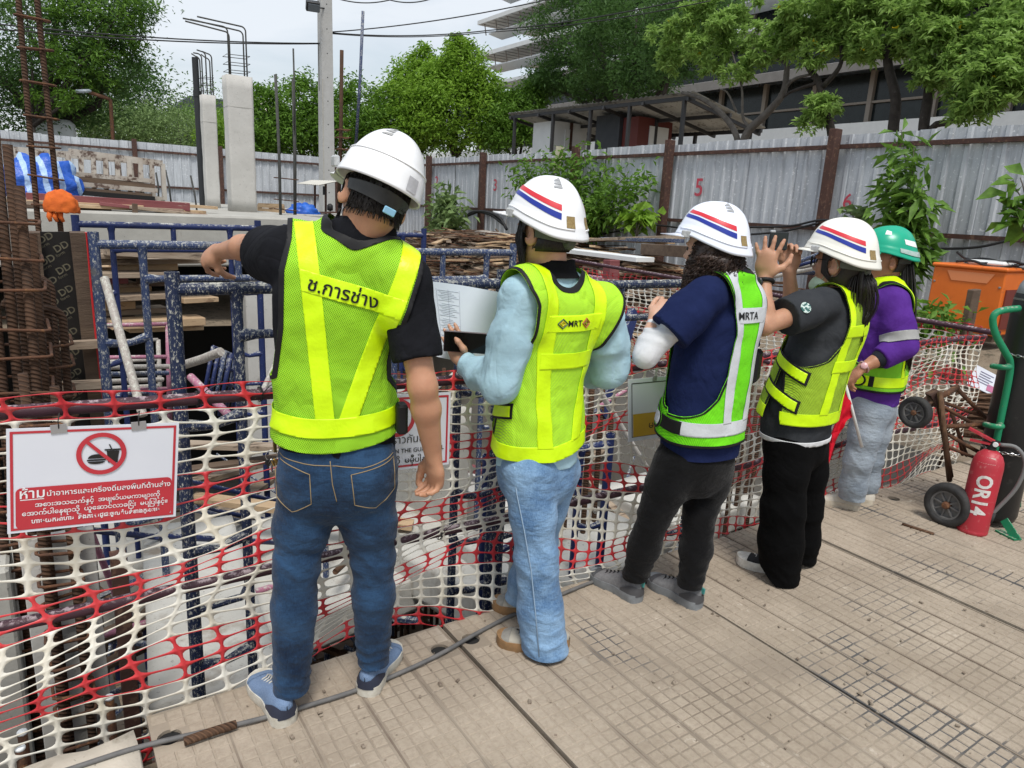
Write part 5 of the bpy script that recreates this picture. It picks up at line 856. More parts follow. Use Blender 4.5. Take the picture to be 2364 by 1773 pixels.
p, q = hd(2244, 665, 4.75), hd(2222, 800, 4.75); p, q = at_y(2250, 668, 2.75), at_y(2226, 800, 2.75); solo(MB().beam(q - [0, 0, .5], p, .13, .05, up=(0, 1, 0), bev=.006), 'timber_stake', M_woodd, 'dark weathered timber standing upright before the orange machine', 'post')
def at_g(px, py, lift=.0):
 z = 0.0
 for _ in range(25): p = at_z(px, py, z); z = .5 * z + .5 * (float(np.interp(p[0], [5.25, 6, 7, 9], [-.05, .14, .55, .55])) + lift)
 return at_z(px, py, z)
def notice():
 q = [at_g(2255, 842, .10), at_g(2312, 872, .10), at_g(2302, 918, .05), at_g(2232, 885, .05)]; root = thing('paper_notice', 'white laminated paper lying tilted behind the green cart', 'paper', q[3]); V = [p for p in q] + [p - [0, 0, .004] for p in q]; MB().add(V, [(0, 1, 2, 3), (7, 6, 5, 4), (0, 4, 5, 1), (1, 5, 6, 2), (2, 6, 7, 3), (3, 7, 4, 0)]).build('sheet', M_paper, root); fix = lambda s_, t: (q[0] * (1 - s_) + q[1] * s_) * (1 - t) + (q[3] * (1 - s_) + q[2] * s_) * t + [0, 0, .004]
 for k in range(5): MB().tube([fix(.25, .2 + .12 * k), fix(.75 - .1 * (k % 2), .2 + .12 * k)], .003, 4).build('handwriting', mat('pale_ink2', (.35, .33, .45), rough=.8), root)
 MB().add([fix(.62, .62), fix(.92, .62), fix(.92, .92), fix(.62, .92)], [(0, 1, 2, 3)]).build('pink_print', mat('pink_print', (.5, .16, .28), rough=.6), root)
notice()
for i in range(16):
 a = at_g(2170 + 9 * (i % 4), 912 + 6 * i, .03 + .02 * (i % 3)); b = at_g(2345, 898 + 8 * i + 6 * (i % 3), .03 + .02 * (i % 4)); solo(MB().tube([a, (a + b) / 2 + [0, 0, .01 * (i % 3)], b + (b - a) * .4], .014, 6), 'ground_bar', M_rebarh, lab[i] + ' rusty bar from the back in the bundle behind the green cart', 'rebar', 'bar bundle behind the cart', smooth=True)
# ================================================================ behind the fence: shed, office block, far roofs
def shed():
 root = thing('open_shed', 'open shed with a corrugated pitched roof standing behind the right fence', 'shed', (12.2, 14, .5)); M_sh = mat('shed_frame', (.030, .030, .032), rough=.6); n = 46; M_rf = mat('corrugated_roof', (.46, .48, .48), (.54, .56, .55), 3, rough=.5, c3=(.24, .24, .23), s3=6)
 A, B = at_x(1172, 262, 11.2), at_x(1600, 212, 11.2); C, D = at_x(1672, 262, 13.6), None; dv = np.array([2.6, .2, -.42]); g = np.zeros((n * 2, 5, 3))
 for i, a in enumerate(np.linspace(0, 1, n * 2)):
  for j, b in enumerate(np.linspace(0, 1, 5)): g[i, j] = A * (1 - a) + B * a + dv * b + np.array([0, 0, .025 * (i % 2)])
 mb = MB().grid(g); mb.grid((g - [0, 0, .012])[::-1]); mb.build('roof_sheet', M_rf, root); 
 for b in (.03, .5, .95): MB().beam(A + dv * b - [0, 0, .08], B + dv * b - [0, 0, .08], .06, .08).build('purlin', M_sh, root)
 for a in np.linspace(.02, .98, 6): p = A * (1 - a) + B * a; MB().beam(p - [0, 0, .12], p + dv - [0, 0, .12], .05, .07).build('rafter', M_sh, root)
 for a in (.04, .30, .52, .72, .96):
  for b in (.03, .93): p = A * (1 - a) + B * a + dv * b; MB().beam([p[0], p[1], .5], [p[0], p[1], p[2] - .1], .07, .07, up=(0, 1, 0)).build('post', M_sh, root)
 def cab(x0, x1, y0, X, w, m, lab, trim):
  a, b = at_x(x0, y0, X), at_x(x1, y0, X); r_ = thing('toilet_cabin', lab, 'cabin', ((a[0] + w / 2), (a[1] + b[1]) / 2, .5), 'cabins under the shed'); ya, yb = min(a[1], b[1]), max(a[1], b[1]); zt_ = max(a[2], b[2]); MB().box((X + w / 2, (ya + yb) / 2, (zt_ + .5) / 2), (w, yb - ya, zt_ - .5)).build('wall', m, r_); MB().box((X + w / 2, ya - .02, (zt_ + .5) / 2), (.08, .04, zt_ - .5)).build('door_frame', trim, r_); MB().box((X + w * .6, ya - .012, (zt_ + .4) / 2), (w * .55, .03, zt_ - .75)).build('door', M_whitep, r_)
 cab(1232, 1280, 284, 11.6, 1.1, M_whitep, 'white cabin under the shed roof at its left end', M_post); cab(1378, 1432, 268, 11.8, 1.2, mat('dark_slate_cabin', (.035, .04, .048), (.05, .055, .062), 5, rough=.7), 'dark cabin under the middle of the shed roof', mat('maroon_trim', (.13, .025, .02), rough=.6)); cab(1440, 1475, 272, 11.9, 1.1, mat('maroon_trim', (.13, .025, .02), rough=.6), 'maroon cabin beside the dark one under the shed roof', M_sh)
shed()
def office():
 X = 36.0; root = thing('office_building', 'modern office block with stacked white canopies and dark glass above the trees', 'building', (X + 8, 50, 0)); M_wc = mat('white_canopy', (.66, .68, .68), (.6, .62, .62), 2, rough=.5); M_gl = mat('dark_glass', (.006, .010, .011), (.014, .020, .021), 3, rough=.18, spec=.35); M_mu = mat('beige_mullion', (.22, .19, .16), rough=.5); M_sp = mat('grey_soffit', (.25, .24, .23), (.30, .29, .28), 3, rough=.6)
 def zx(px, py): return at_x(px, py, X)[2]
 yf = at_x(1118, 43, X)[1]; z1, z2, z3 = zx(1118, 43), zx(1114, 121), zx(1134, 190); yn = 4.0; fl = (z1 - z2)
 for k, z in enumerate((z1 + fl, z1, z2, z3, z3 - fl)):
  far = yf + (1.2 if k in (1, 2) else 0) - (1.6 if k == 3 else 0); V = [(X, far, z), (X, yn, z), (X + 7, yn, z), (X + 7, far, z)]
  MB().box((X + 3.5, (far + yn) / 2, z - .16), (7, far - yn, .34)).build('canopy', M_wc, root)
  MB().box((X + 1.2, (far + yn) / 2 - .6, z - fl * .47), (1.5, far - yn - 1.4, .10), ry=.16).build('sun_fin', M_wc, root)
  for i, y in enumerate(np.arange(far - .8, max(yn, far - 34), -1.9)): MB().beam((X + .3, y, z - .3), (X + .5, y, z - fl * .45), .07, .07, up=(0, 1, 0)).build('hanger', M_mu, root)
  for y in np.arange(far - .6, far - 16, -1.0): MB().beam((X + .05, y, z - .345), (X + 4, y, z - .345), .08, .03).build('soffit_rib', M_sp, root)
 zb = zx(2364, 255); zs = zx(2040, 150); zmid = zx(1960, 225); MB().box((X + 9, (yf + yn) / 2 - 2, (z1 + 8) / 2), (10, yf - yn - 6, z1 + 8)).build('core', mat('dark_core', (.02, .022, .024), rough=.4), root)
 for k in range(4):
  za, zc = (z1 + fl, z1, z2, z3)[k] - .35, (z1, z2, z3, z3 - fl)[k] + .1
  for i, y in enumerate(np.arange(yf - 5, 10, -3.2)): MB().box((X + 3.9, y - 1.6, (za + zc) / 2), (.06, 3.1, za - zc)).build('window', M_gl, root); MB().box((X + 3.8, y, (za + zc) / 2), (.25, .16, za - zc)).build('mullion', M_mu, root)
 # lower storey seen under the trees: glazing between mullions, white parapet band, sloping grey soffit
 Xl = X - 3; 
 def zl(px, py): return at_x(px, py, Xl)[2]
 zb, zt_, zm = zl(2364, 255), zl(1664, 205), zl(2010, 232); ys = yf + 4; MB().box((Xl + .15, (ys - 2) / 2 + 1, (zb + .3) / 2), (.3, ys + 12, zb - .3)).build('white_parapet', M_whitep, root)
 for i, y in enumerate(np.arange(ys - 8, -2, -3.0)):
  MB().box((Xl + .6, y - 1.5, (zb + zm) / 2), (.05, 2.85, zm - zb - .08)).build('window', M_gl, root); MB().box((Xl + .6, y - 1.5, (zm + zt_) / 2), (.05, 2.85, zt_ - zm - .08)).build('window', M_gl, root); MB().box((Xl + .5, y, (zb + zt_) / 2), (.3, .22, zt_ - zb)).build('mullion', M_mu, root)
 MB().box((Xl + .5, (ys - 2) / 2 - 2, zm), (.2, ys - 4, .10)).build('transom', M_mu, root); MB().box((Xl - .2, (ys - 2) / 2 - 2, zt_ + .22), (1.8, ys - 4, .45), ry=-.25).build('soffit_band', M_sp, root); MB().box((Xl + .2, (ys - 2) / 2 - 2, zt_ + 1.3), (.1, ys - 4, 1.5)).build('window_band', M_gl, root); MB().box((Xl - .2, (ys - 2) / 2 - 2, zt_ + 2.4), (1.8, ys - 4, .45), ry=-.25).build('soffit_band', M_sp, root)
office()
p = at_y(620, 262, 60); t = thing('white_pavilion', 'pale peaked pavilion roof behind the far trees left of the utility pole', 'building', (p[0], 60, 0)); a = at_y(530, 268, 60); b = at_y(640, 268, 60); c = at_y(618, 222, 60); V = [(a[0], 58, a[2]), (b[0], 58, a[2]), (b[0], 66, a[2]), (a[0], 66, a[2]), (c[0] - .6, 62, c[2]), (c[0] + .6, 62, c[2])]; MB().add(V, [(0, 1, 5, 4), (1, 2, 5), (2, 3, 4, 5), (3, 0, 4)]).build('roof', mat('cream_roof', (.6, .56, .48), rough=.7), t); MB().box(((a[0] + b[0]) / 2, 62, a[2] / 2 - .1), (b[0] - a[0] - 1, 7, a[2])).build('wall', M_whitep, t)
a = at_y(505, 272, 50); solo(MB().box((a[0], 50, a[2] - 2.5), (5, 4, 5)).prism([(-3, 0), (3, 0), (2, .9), (-2, .9)], (a[0], 48, a[2]), (1, 0, 0), (0, 0, 1), (0, 1, 0), 4), 'house', mat('slate_roof', (.05, .06, .075), rough=.7), 'dark slate roofed house between the two concrete columns', 'house')
p = at_y(120, 300, 23); t = thing('white_van', 'roof of a white van showing above the back fence at the left', 'van', (p[0], 23, .2)); r0, r1 = at_y(62, 288, 23), at_y(176, 308, 23); MB().box(((r0[0] + r1[0]) / 2, 23.8, (r1[2] + .25 + .3) / 2), (r1[0] - r0[0], 1.7, r1[2] + .1), bev=.12).build('body', M_whitep, t, True); MB().box(((r0[0] + r1[0]) / 2, 23.8, r1[2] + .16), (r1[0] - r0[0] - .1, 1.5, .10), bev=.04).build('roof', M_whitep, t); [MB().lathe([(.3, -.1), (.3, .1)], (x, 23.0, .5), (0, 1, 0), 18).build('wheel', M_rubber, t) for x in (r0[0] + .4, r1[0] - .4)]
def lamp():
 Y = 21.5; a, b, c = at_y(262, 345, Y), at_y(255, 232, Y), at_y(205, 213, Y); root = thing('street_lamp', 'rusty bent street lamp rising above the back fence at the left', 'street lamp', (a[0], Y, .3)); MB().tube([(a[0], Y, .3), a, b + [0, 0, -.1], b, b + [-.05, 0, .04], c], .045, 8).build('post', M_rust, root, True); MB().box(c + [-.12, 0, .01], (.36, .14, .08), ry=-.15, bev=.03).build('lamp_head', mat('lamp_grey', (.5, .55, .62), rough=.4), root)
lamp()
solo(MB().beam(at_x(1293, 338, 8.1), at_x(1286, 392, 8.1), .10, .10, up=(0, 1, 0)), 'cream_stake', mat('cream_paint', (.58, .55, .40), (.5, .46, .33), 6, rough=.7), 'cream painted stake standing in the climbing shrub at the fence', 'stake')
# ================================================================ trees and plants
def leaf_mat(name, c1, c2, trans=.35, rough=.55):
 b = NB(name); oi = b.n('NewGeometry'); c = b.mix(b.ramp(b.noise(1.3, 4, .6), .3, .7), c1, c2); c = b.mix(b.ramp(b.noise(14, 3, .6), .35, .75), c, tuple(min(1, x * 1.55) for x in c2)); b.col(c); b.set(rough=rough, spec=.3)
 tr = b.n('BsdfTranslucent'); b.l(c, tr.inputs['Color']); mx = b.n('MixShader'); mx.inputs[0].default_value = trans; b.l(b.b.outputs[0], mx.inputs[1]); b.l(tr.outputs[0], mx.inputs[2]); b.l(mx.outputs[0], b.out.inputs['Surface']); return b.m
L_bright = leaf_mat('bright_leaf', (.115, .22, .022), (.20, .34, .04), .45); L_mid = leaf_mat('mid_leaf', (.065, .15, .02), (.12, .23, .03), .4); L_dark = leaf_mat('dark_leaf', (.036, .085, .024), (.075, .15, .036), .38); L_olive = leaf_mat('olive_leaf', (.15, .26, .05), (.24, .37, .09), .45); L_haze = leaf_mat('hazy_leaf', (.12, .19, .07), (.17, .25, .09)); L_gloss = leaf_mat('glossy_leaf', (.06, .14, .025), (.13, .24, .04), .35, .4); L_yel = leaf_mat('yellow_flower', (.7, .45, .01), (.75, .5, .02), .3)
M_bark = mat('dark_bark', (.030, .024, .020), (.055, .045, .038), 9, rough=.95, bump=.7, bscale=30, c3=(.10, .088, .075), s3=14, p3=(.62, .7), bdist=.03); M_barkg = mat('grey_bark', (.09, .078, .066), (.14, .125, .11), 8, rough=.95, bump=.6, bscale=30, bdist=.03)
def leaves(C, size, rng, long=2.4, droop=.2, fold=.25, updir=.35):
 """C: leaf positions; each leaf a folded diamond of two quads' worth of triangles"""
 n = len(C); d = rng.normal(size=(n, 3)); d[:, 2] = d[:, 2] * .6 - droop; d /= np.linalg.norm(d, axis=1, keepdims=True); up = rng.normal(size=(n, 3)) * .6 + np.array([0, 0, 1.0]) * updir * 3; s_ = np.cross(d, up); s_ /= np.linalg.norm(s_, axis=1, keepdims=True) + 1e-9; nn = np.cross(s_, d)
 L = (size * rng.uniform(.6, 1.3, n))[:, None]; w = L / long; a = C; m1 = C + d * L * .5; tip = C + d * L - np.array([0, 0, 1]) * L * .12; l = m1 + s_ * w * .5 + nn * w * fold; r_ = m1 - s_ * w * .5 + nn * w * fold
 V = np.stack([a, l, tip, r_], 1).reshape(-1, 3); i = np.arange(n)[:, None] * 4; F = np.concatenate([i + [[0, 1, 2]], i + [[0, 2, 3]]]); return V, F
def crown_pts(blobs, per, rng, shell=.55, flat=1.0):
 """blobs: (centre, radii, weight) -> clumps of leaves, denser towards the outside"""
 out = []
 for c, rad, wgt in blobs:
  nc = max(3, int(per * wgt / 30)); u = rng.normal(size=(nc, 3)); u /= np.linalg.norm(u, axis=1, keepdims=True); q = u * (rng.uniform(shell, 1.0, nc) ** .6)[:, None] * np.asarray(rad) * rng.uniform(.85, 1.12, nc)[:, None] + np.asarray(c)
  cs = np.mean(rad) * .17; k = rng.integers(0, nc, int(per * wgt)); out.append(q[k] + rng.normal(size=(len(k), 3)) * cs * np.array([1, 1, .7]))
 return np.concatenate(out)
def tree(name, label, base, blobs, n, size, m, seed, trunk_r=.18, group='trees around the site', long=2.4, limbs=None, bark=None, extra=None, droop=.2):
 rng = np.random.default_rng(seed); root = thing(name, label, 'tree', base, group); base = np.asarray(base, float); mb = MB(); tot = sum(b[2] for b in blobs); top = np.mean([b[0] for b in blobs], 0); fork = base * .45 + top * .55; fork[:2] = base[:2] * .8 + top[:2] * .2
 if limbs is None:
  mb.tube([base, (base + fork) / 2 + [trunk_r * .4, 0, 0], fork], [trunk_r, trunk_r * .8, trunk_r * .65], 10)
  for b in blobs: c = np.asarray(b[0]); mid = (fork + c) / 2 + rng.normal(size=3) * .15; mb.tube([fork, mid, c], [trunk_r * .5, trunk_r * .3, trunk_r * .08], 7)
  mb.build('trunk', bark or M_bark, root, True)
 else:
  for pts, r0, r1 in limbs: t = np.linspace(0, 1, len(pts)); tt = np.linspace(0, 1, len(pts) * 4); P = np.stack([pchip(tt, t, np.array(pts)[:, k]) for k in range(3)], 1); MB().tube(P, np.linspace(r0, r1, len(P)), 9).build('limb', bark or M_bark, root, True)
 P = crown_pts([(b[0], b[1], b[2] / tot) for b in blobs], n, rng); V, F = leaves(P, size, rng, long, droop); mesh_obj('crown', V, F, m, root)
 if extra: k = rng.integers(0, len(P), extra); V, F = leaves(P[k] + [0, 0, .05], size * 1.0, rng, 1.3); mesh_obj('blossom', V, F, L_yel, root)
def B(px, py, Y, rx, rz, w=1.0, ry=None): c = at_y(px, py, Y); s_ = Y / 26.0; return (c, (rx, ry or rx, rz), w)
def BX(px, py, X, ry, rz, w=1.0): return (at_x(px, py, X), (ry, ry, rz), w)
# large feathery tree at the upper left
tree('big_tree', 'large dark tree with feathery leaves filling the upper left corner', (at_y(90, 300, 23)[0], 23.5, .3), [B(60, 60, 23, 2.4, 1.7, 1.3), B(150, -60, 23.5, 2.2, 1.5), B(215, 60, 22.5, 1.2, 1.0, .7), B(250, 150, 22.5, .9, .7, .5), B(110, 190, 23.5, 1.6, 1.1), B(180, 235, 23.8, 1.2, .7, .5), B(-60, 120, 23, 1.6, 2.2), B(260, 20, 22.5, 1.1, .6, .4), B(30, 240, 23.5, 1.3, .8, .6)], 34000, .13, L_dark, 3, .32, long=3.2)
tree('feathery_tree', 'lighter feathery branches hanging before the large dark tree at the upper left', (at_y(40, 300, 21.9)[0], 21.9, .3), [B(170, 120, 21.8, .9, .35, 1), B(120, 230, 21.8, .7, .3, .6), B(240, 40, 21.7, 1.0, .3, .8), B(270, 100, 21.8, .7, .25, .5), B(60, 10, 21.9, 1.0, .4, .7), B(200, 180, 21.8, .7, .25, .6), B(300, 0, 21.7, .7, .2, .4)], 6500, .12, L_mid, 4, .10, long=3.4)
for i, (x, y, Y, rx, rz, m, n, lab) in enumerate(((300, 235, 36, 2.2, 2.6, L_dark, 9000, 'round dark tree right of the street lamp'), (205, 275, 30, 1.6, 1.0, L_haze, 5000, 'pale green shrub tree behind the fence left of the lamp'), (330, 300, 30, 1.3, .9, L_haze, 4200, 'pale round tree right of the lamp post'), (405, 298, 32, 2.0, 1.2, L_haze, 5200, 'pale tree between the lamp and the shorter column'), (455, 285, 44, 2.4, 2.2, L_mid, 4200, 'distant tree behind the black pipe'), (515, 305, 28, .9, .9, L_bright, 4000, 'bright green tree between the two columns'))):
 c = at_y(x, y, Y); tree('distant_tree', lab, (c[0], Y, .3), [B(x, y, Y, rx, rz), B(x - 25, y + 15, Y, rx * .7, rz * .7, .6), B(x + 28, y + 12, Y - .5, rx * .6, rz * .7, .6), B(x + 5, y - 18, Y, rx * .6, rz * .5, .5)], n, .17 if Y > 35 else .13, m, 20 + i, .15)
# hedge of bright trees behind the man and to the right of the pole
for i, (x, y, Y, rx, rz, m, n, lab) in enumerate(((610, 285, 25, 1.1, 1.2, L_mid, 8000, 'dense green tree right of the taller column'), (700, 270, 25.5, 1.3, 1.4, L_mid, 9000, 'dense green tree behind the utility pole'), (830, 275, 25, 1.5, 1.3, L_mid, 10000, 'dense green tree right of the utility pole'), (930, 270, 24.5, 1.2, 1.4, L_bright, 9000, 'green tree left of the tall bright tree'))):
 c = at_y(x, y, Y); tree('hedge_tree', lab, (c[0], Y, .3), [B(x, y, Y, rx, rz), B(x - 35, y + 30, Y - .4, rx * .7, rz * .6, .6), B(x + 35, y + 28, Y - .4, rx * .7, rz * .6, .6), B(x + 8, y - 40, Y, rx * .55, rz * .5, .5)], n, .15, m, 40 + i, .14)
tree('tall_bright_tree', 'tall bright green tree with a pointed top right of the pole', (at_y(1050, 330, 23.5)[0], 23.5, .3), [B(1060, 250, 23.5, 1.4, 1.6, 1.4), B(1062, 160, 23.5, .95, .95, .8), B(1062, 115, 23.5, .45, .55, .3), B(1000, 260, 23.3, 1.0, 1.2, .8), B(1130, 270, 23.3, 1.0, 1.1, .8), B(1010, 190, 23.8, .7, .7, .5), B(1105, 200, 23.4, .7, .7, .5)], 22000, .16, L_bright, 60, .16)
tree('pointed_tree', 'bright green tree with two tops left of the tall pointed one', (at_y(965, 330, 25)[0], 25, .3), [B(970, 200, 25, 1.0, 1.0, 1), B(975, 145, 25, .5, .6, .5), B(930, 220, 25, .8, .9, .7), B(985, 260, 25, 1.0, 1.0, .8)], 11000, .15, L_bright, 61, .14)
tree('low_tree', 'bushy green tree behind the left end of the shed', (at_y(1195, 330, 22.5)[0], 22.5, .3), [B(1190, 270, 22.5, 1.0, 1.0), B(1220, 225, 22.5, .7, .6, .6), B(1250, 300, 21.5, .9, .7, .6), B(1155, 300, 22.3, .8, .9, .7)], 9000, .15, L_mid, 62, .14)
tree('great_dark_tree', 'great dark tree in front of the office block above the shed', (at_x(1500, 320, 15.5)[0], at_x(1490, 320, 15.5)[1], .3), [BX(1330, 60, 16, 1.6, 1.1, 1.3), BX(1420, 120, 15.5, 1.5, 1.0, 1.2), BX(1300, 170, 16, 1.2, .7, .8), BX(1260, 195, 16.2, .8, .5, .5), BX(1470, 30, 15, 1.6, 1.0, 1.2), BX(1360, -30, 16, 1.6, .9), BX(1480, 170, 15, 1.0, .7, .7), BX(1380, 200, 16, 1.0, .45, .6), BX(1600, 30, 14.5, 1.2, .9, .8), BX(1560, 120, 14.5, .9, .7, .6)], 36000, .15, L_dark, 70, .26, long=3.0)
# row of crooked flowering trees behind the right fence
def LX(P, X): return [at_x(x, y, X) for x, y in P]
XT = 10.6; rows = [('crooked tree with yellow flowers and a forked trunk behind the fence right of the shed', [([(1712, 420), (1720, 318), (1770, 262), (1808, 215), (1818, 150)], .085, .045), ([(1705, 420), (1702, 320), (1665, 262), (1620, 228), (1575, 214)], .060, .035), ([(1800, 220), (1830, 185), (1870, 172)], .035, .02), ([(1735, 300), (1715, 270), (1712, 200), (1690, 120)], .03, .012), ([(1818, 150), (1770, 120), (1735, 110)], .03, .012), ([(1700, 258), (1680, 215), (1660, 205)], .022, .01)], [BX(1560, 90, XT, .55, .4, .8), BX(1640, 110, XT, .6, .42), BX(1700, 60, XT, .6, .4), BX(1780, 100, XT, .55, .38), BX(1840, 60, XT, .55, .4), BX(1620, 40, XT, .5, .35), BX(1540, 140, XT, .35, .22, .4), BX(1700, 165, XT, .4, .22, .5)], L_olive, M_barkg, 12000),
  ('dark trunked tree leaning left behind the third fence post', [([(1930, 420), (1920, 308), (1905, 250), (1890, 190), (1862, 145), (1850, 60)], .075, .035), ([(1900, 200), (1940, 150), (1940, 90)], .045, .02), ([(1890, 190), (1830, 210), (1808, 225)], .03, .018)], [BX(1870, 30, XT, .55, .38), BX(1930, 70, XT, .5, .35), BX(1960, 20, XT, .5, .4), BX(1900, 110, XT, .45, .25, .6), BX(1898, 235, XT - .2, .25, .2, .35), BX(1880, 265, XT - .2, .2, .14, .25)], L_olive, M_bark, 8500),
  ('upright dark trunk behind the fence right of the third post', [([(2062, 420), (2062, 303), (2068, 230), (2050, 150), (2052, 110), (2062, 70), (2095, 20), (2110, -40)], .085, .035), ([(2060, 75), (2040, 30), (2030, -30)], .045, .02), ([(2045, 130), (2045, 60)], .02, .01)], [BX(2010, 40, XT, .5, .4), BX(2090, 90, XT, .4, .25, .6), BX(2040, -20, XT, .6, .4), BX(2000, 110, XT, .35, .22, .5), BX(2120, 30, XT, .5, .35)], L_olive, M_bark, 8000),
  ('forked dark tree behind the fence above the tall leafy plant', [([(2132, 420), (2132, 300), (2145, 200), (2135, 150), (2112, 105), (2122, 40), (2135, -40)], .080, .035), ([(2142, 165), (2165, 140), (2170, 110)], .045, .02)], [BX(2170, 60, XT, .5, .4), BX(2200, 120, XT, .5, .3), BX(2150, 0, XT, .5, .35), BX(2230, 30, XT, .6, .4), BX(2180, 160, XT, .4, .22, .6)], L_olive, M_bark, 9000),
  ('low sprawling tree behind the fence at the right edge', [([(2140, 420), (2150, 300), (2195, 280), (2215, 240), (2245, 205), (2235, 150)], .055, .025), ([(2195, 280), (2230, 262), (2265, 238), (2310, 190)], .045, .02)], [BX(2300, 120, XT - .3, .6, .4), BX(2260, 210, XT - .4, .42, .3, .9), BX(2350, 60, XT, .6, .4), BX(2340, 190, XT - .2, .5, .3), BX(2380, 130, XT - .2, .5, .4), BX(2265, 240, XT - .5, .3, .18, .5), BX(2300, 30, XT, .6, .4)], L_olive, M_bark, 12000)]
for i, (lab, limbs, blobs, m, bark, n) in enumerate(rows):
 rg = np.random.default_rng(300 + i); nb = []
 for c, rad, w in blobs:
  for q in range(9): u = rg.normal(size=3); u /= np.linalg.norm(u); rr = rg.uniform(.12, .24); nb.append((c + u * np.asarray(rad) * rg.uniform(.3, 1.0), (rr * 1.15, rr * 1.15, rr * .8), w * rr))
 blobs = nb
 b = at_x(limbs[0][0][0][0], 420, XT); tree('crooked_tree', lab, (b[0], b[1], .3), blobs, int(n * 1.05), .115, m, 80 + i, limbs=[(LX(P, XT), r0, r1) for P, r0, r1 in limbs], bark=bark, long=3.2, extra=14, droop=.0)
# plants on this side of the right fence
def plant(name, label, px, X, ybase, stems, m, lsize, n, seed, spread, long=2.6, droop=.1, group='plants along the right fence'):
 """stems: photo points of stem tips"""
 rng = np.random.default_rng(seed); b = at_x(px, ybase, X); root = thing(name, label, 'plant', b, group); P = []
 for k, (x, y) in enumerate(stems):
  t = at_x(x, y, X + rng.uniform(-.2, .15)); mid = (b + t) / 2 + np.array([rng.uniform(-.08, .08), rng.uniform(-.08, .08), .12]); tt = np.linspace(0, 1, 9)[:, None]; S_ = b * (1 - tt) ** 2 + 2 * mid * tt * (1 - tt) + t * tt ** 2; MB().tube(S_, np.linspace(.013, .004, 9), 6).build('stem', M_barkg, root, True); q = rng.uniform(.25, 1.0, n // len(stems)); c = b * (1 - q[:, None]) ** 2 + 2 * mid * (q * (1 - q))[:, None] + t * q[:, None] ** 2; P.append(c + rng.normal(size=c.shape) * spread)
 V, F = leaves(np.concatenate(P), lsize, rng, long, droop); mesh_obj('foliage', V, F, m, root)
plant('leafy_plant', 'tall leafy plant with long glossy leaves against the right fence', 2090, 7.75, 680, ((2080, 300), (2060, 350), (2110, 340), (2040, 420), (2130, 430), (2050, 480), (2130, 520), (2080, 430), (2040, 540), (2120, 590), (2070, 560)), L_gloss, .22, 900, 1, .055, 3.4, .15)
plant('leafy_shrub', 'pale leafy shrub at the fence foot right of the helmet of the man', 1030, 7.6, 575, ((1020, 430), (1045, 440), (1000, 470), (1060, 480), (1030, 460), (1005, 510), (1060, 520)), L_haze, .26, 700, 2, .10, 3.0, .1)
plant('climbing_shrub', 'light green climbing shrub with arching branches on the right fence', 1330, 8.0, 560, ((1180, 385), (1210, 375), (1260, 360), (1300, 345), (1350, 350), (1400, 385), (1450, 400), (1500, 405), (1480, 440), (1400, 440), (1340, 420), (1250, 420), (1190, 440), (1300, 470), (1370, 480), (1330, 510), (1420, 500)), L_mid, .13, 4200, 3, .11, 2.4, .2)
plant('broad_leaf_plant', 'small plant with broad bright leaves at the fence before the red post', 1470, 7.7, 545, ((1450, 490), (1480, 485), (1500, 500), (1440, 510), (1510, 490)), L_bright, .22, 90, 4, .05, 1.6, .1)
plant('young_vine', 'young vine with broad leaves at the right edge before the fence', 2380, 7.4, 560, ((2340, 430), (2320, 460), (2350, 480), (2330, 500), (2355, 410)), L_mid, .20, 60, 5, .05, 1.7, .2)
plant('small_weed', 'small weed growing beside the sprayed number six', 1975, 8.0, 515, ((1950, 495), (1990, 490), (2000, 480)), L_haze, .15, 40, 6, .04, 1.9, .1)
plant('ground_weed', 'green weeds on the rubbish left of the drawing helmet', 1070, 6.8, 640, ((1050, 600), (1090, 610), (1030, 630), (1110, 620)), L_mid, .12, 320, 7, .10, 2.6, .1)
plant('ground_weed', 'weeds under the orange machine beside the net corner', 2150, 6.4, 790, ((2120, 740), (2150, 745), (2180, 755), (2100, 770), (2200, 770)), L_mid, .11, 420, 8, .10, 3.0, .1)
# ---------------------------------------------------------------- cloth and skin materials
def skin_mat(name, c, c2):
 b = NB(name); k = b.mix(b.ramp(b.noise(22, 4), 0.35, 0.7), c, c2); k = b.mix(b.math('MULTIPLY', b.ramp(b.noise(160, 3), 0.5, 0.8), 0.25), k, tuple(x * 0.72 for x in c)); b.col(k); b.set(rough=0.48, spec=0.4, sss=0.12)
 b.b.inputs['Subsurface Radius'].default_value = (0.012, 0.005, 0.003); b.bump(b.noise(420, 3), 0.12, 0.002); return b.m
def crease(b, scale, stretch, lo=.0, hi=.09):
 """height of sharp cloth creases"""
 n = b.noise(scale, 3, .5, b.mapv(stretch), .6); return b.ramp(b.math('ABSOLUTE', b.math('SUBTRACT', n, .5)), lo, hi)
def cloth_mat(name, c, c2=None, rough=0.9, weave=900, bump=0.15, sheen=0.0, scale=14):
 b = NB(name); c2 = c2 or tuple(x * 0.75 for x in c)
 b.col(b.mix(b.ramp(b.noise(scale, 5, 0.6), 0.3, 0.7), c, c2)); b.set(rough=rough, spec=0.12, sheen=sheen); n1 = b.bump(b.noise(weave, 2), bump, 0.002)
 n2 = b.bump(b.noise(26, 4, 0.5), 0.3, 0.012, n1); b.bump(crease(b, 5.5, (1.2, 1.2, 1)), .4, .005, n2); return b.m
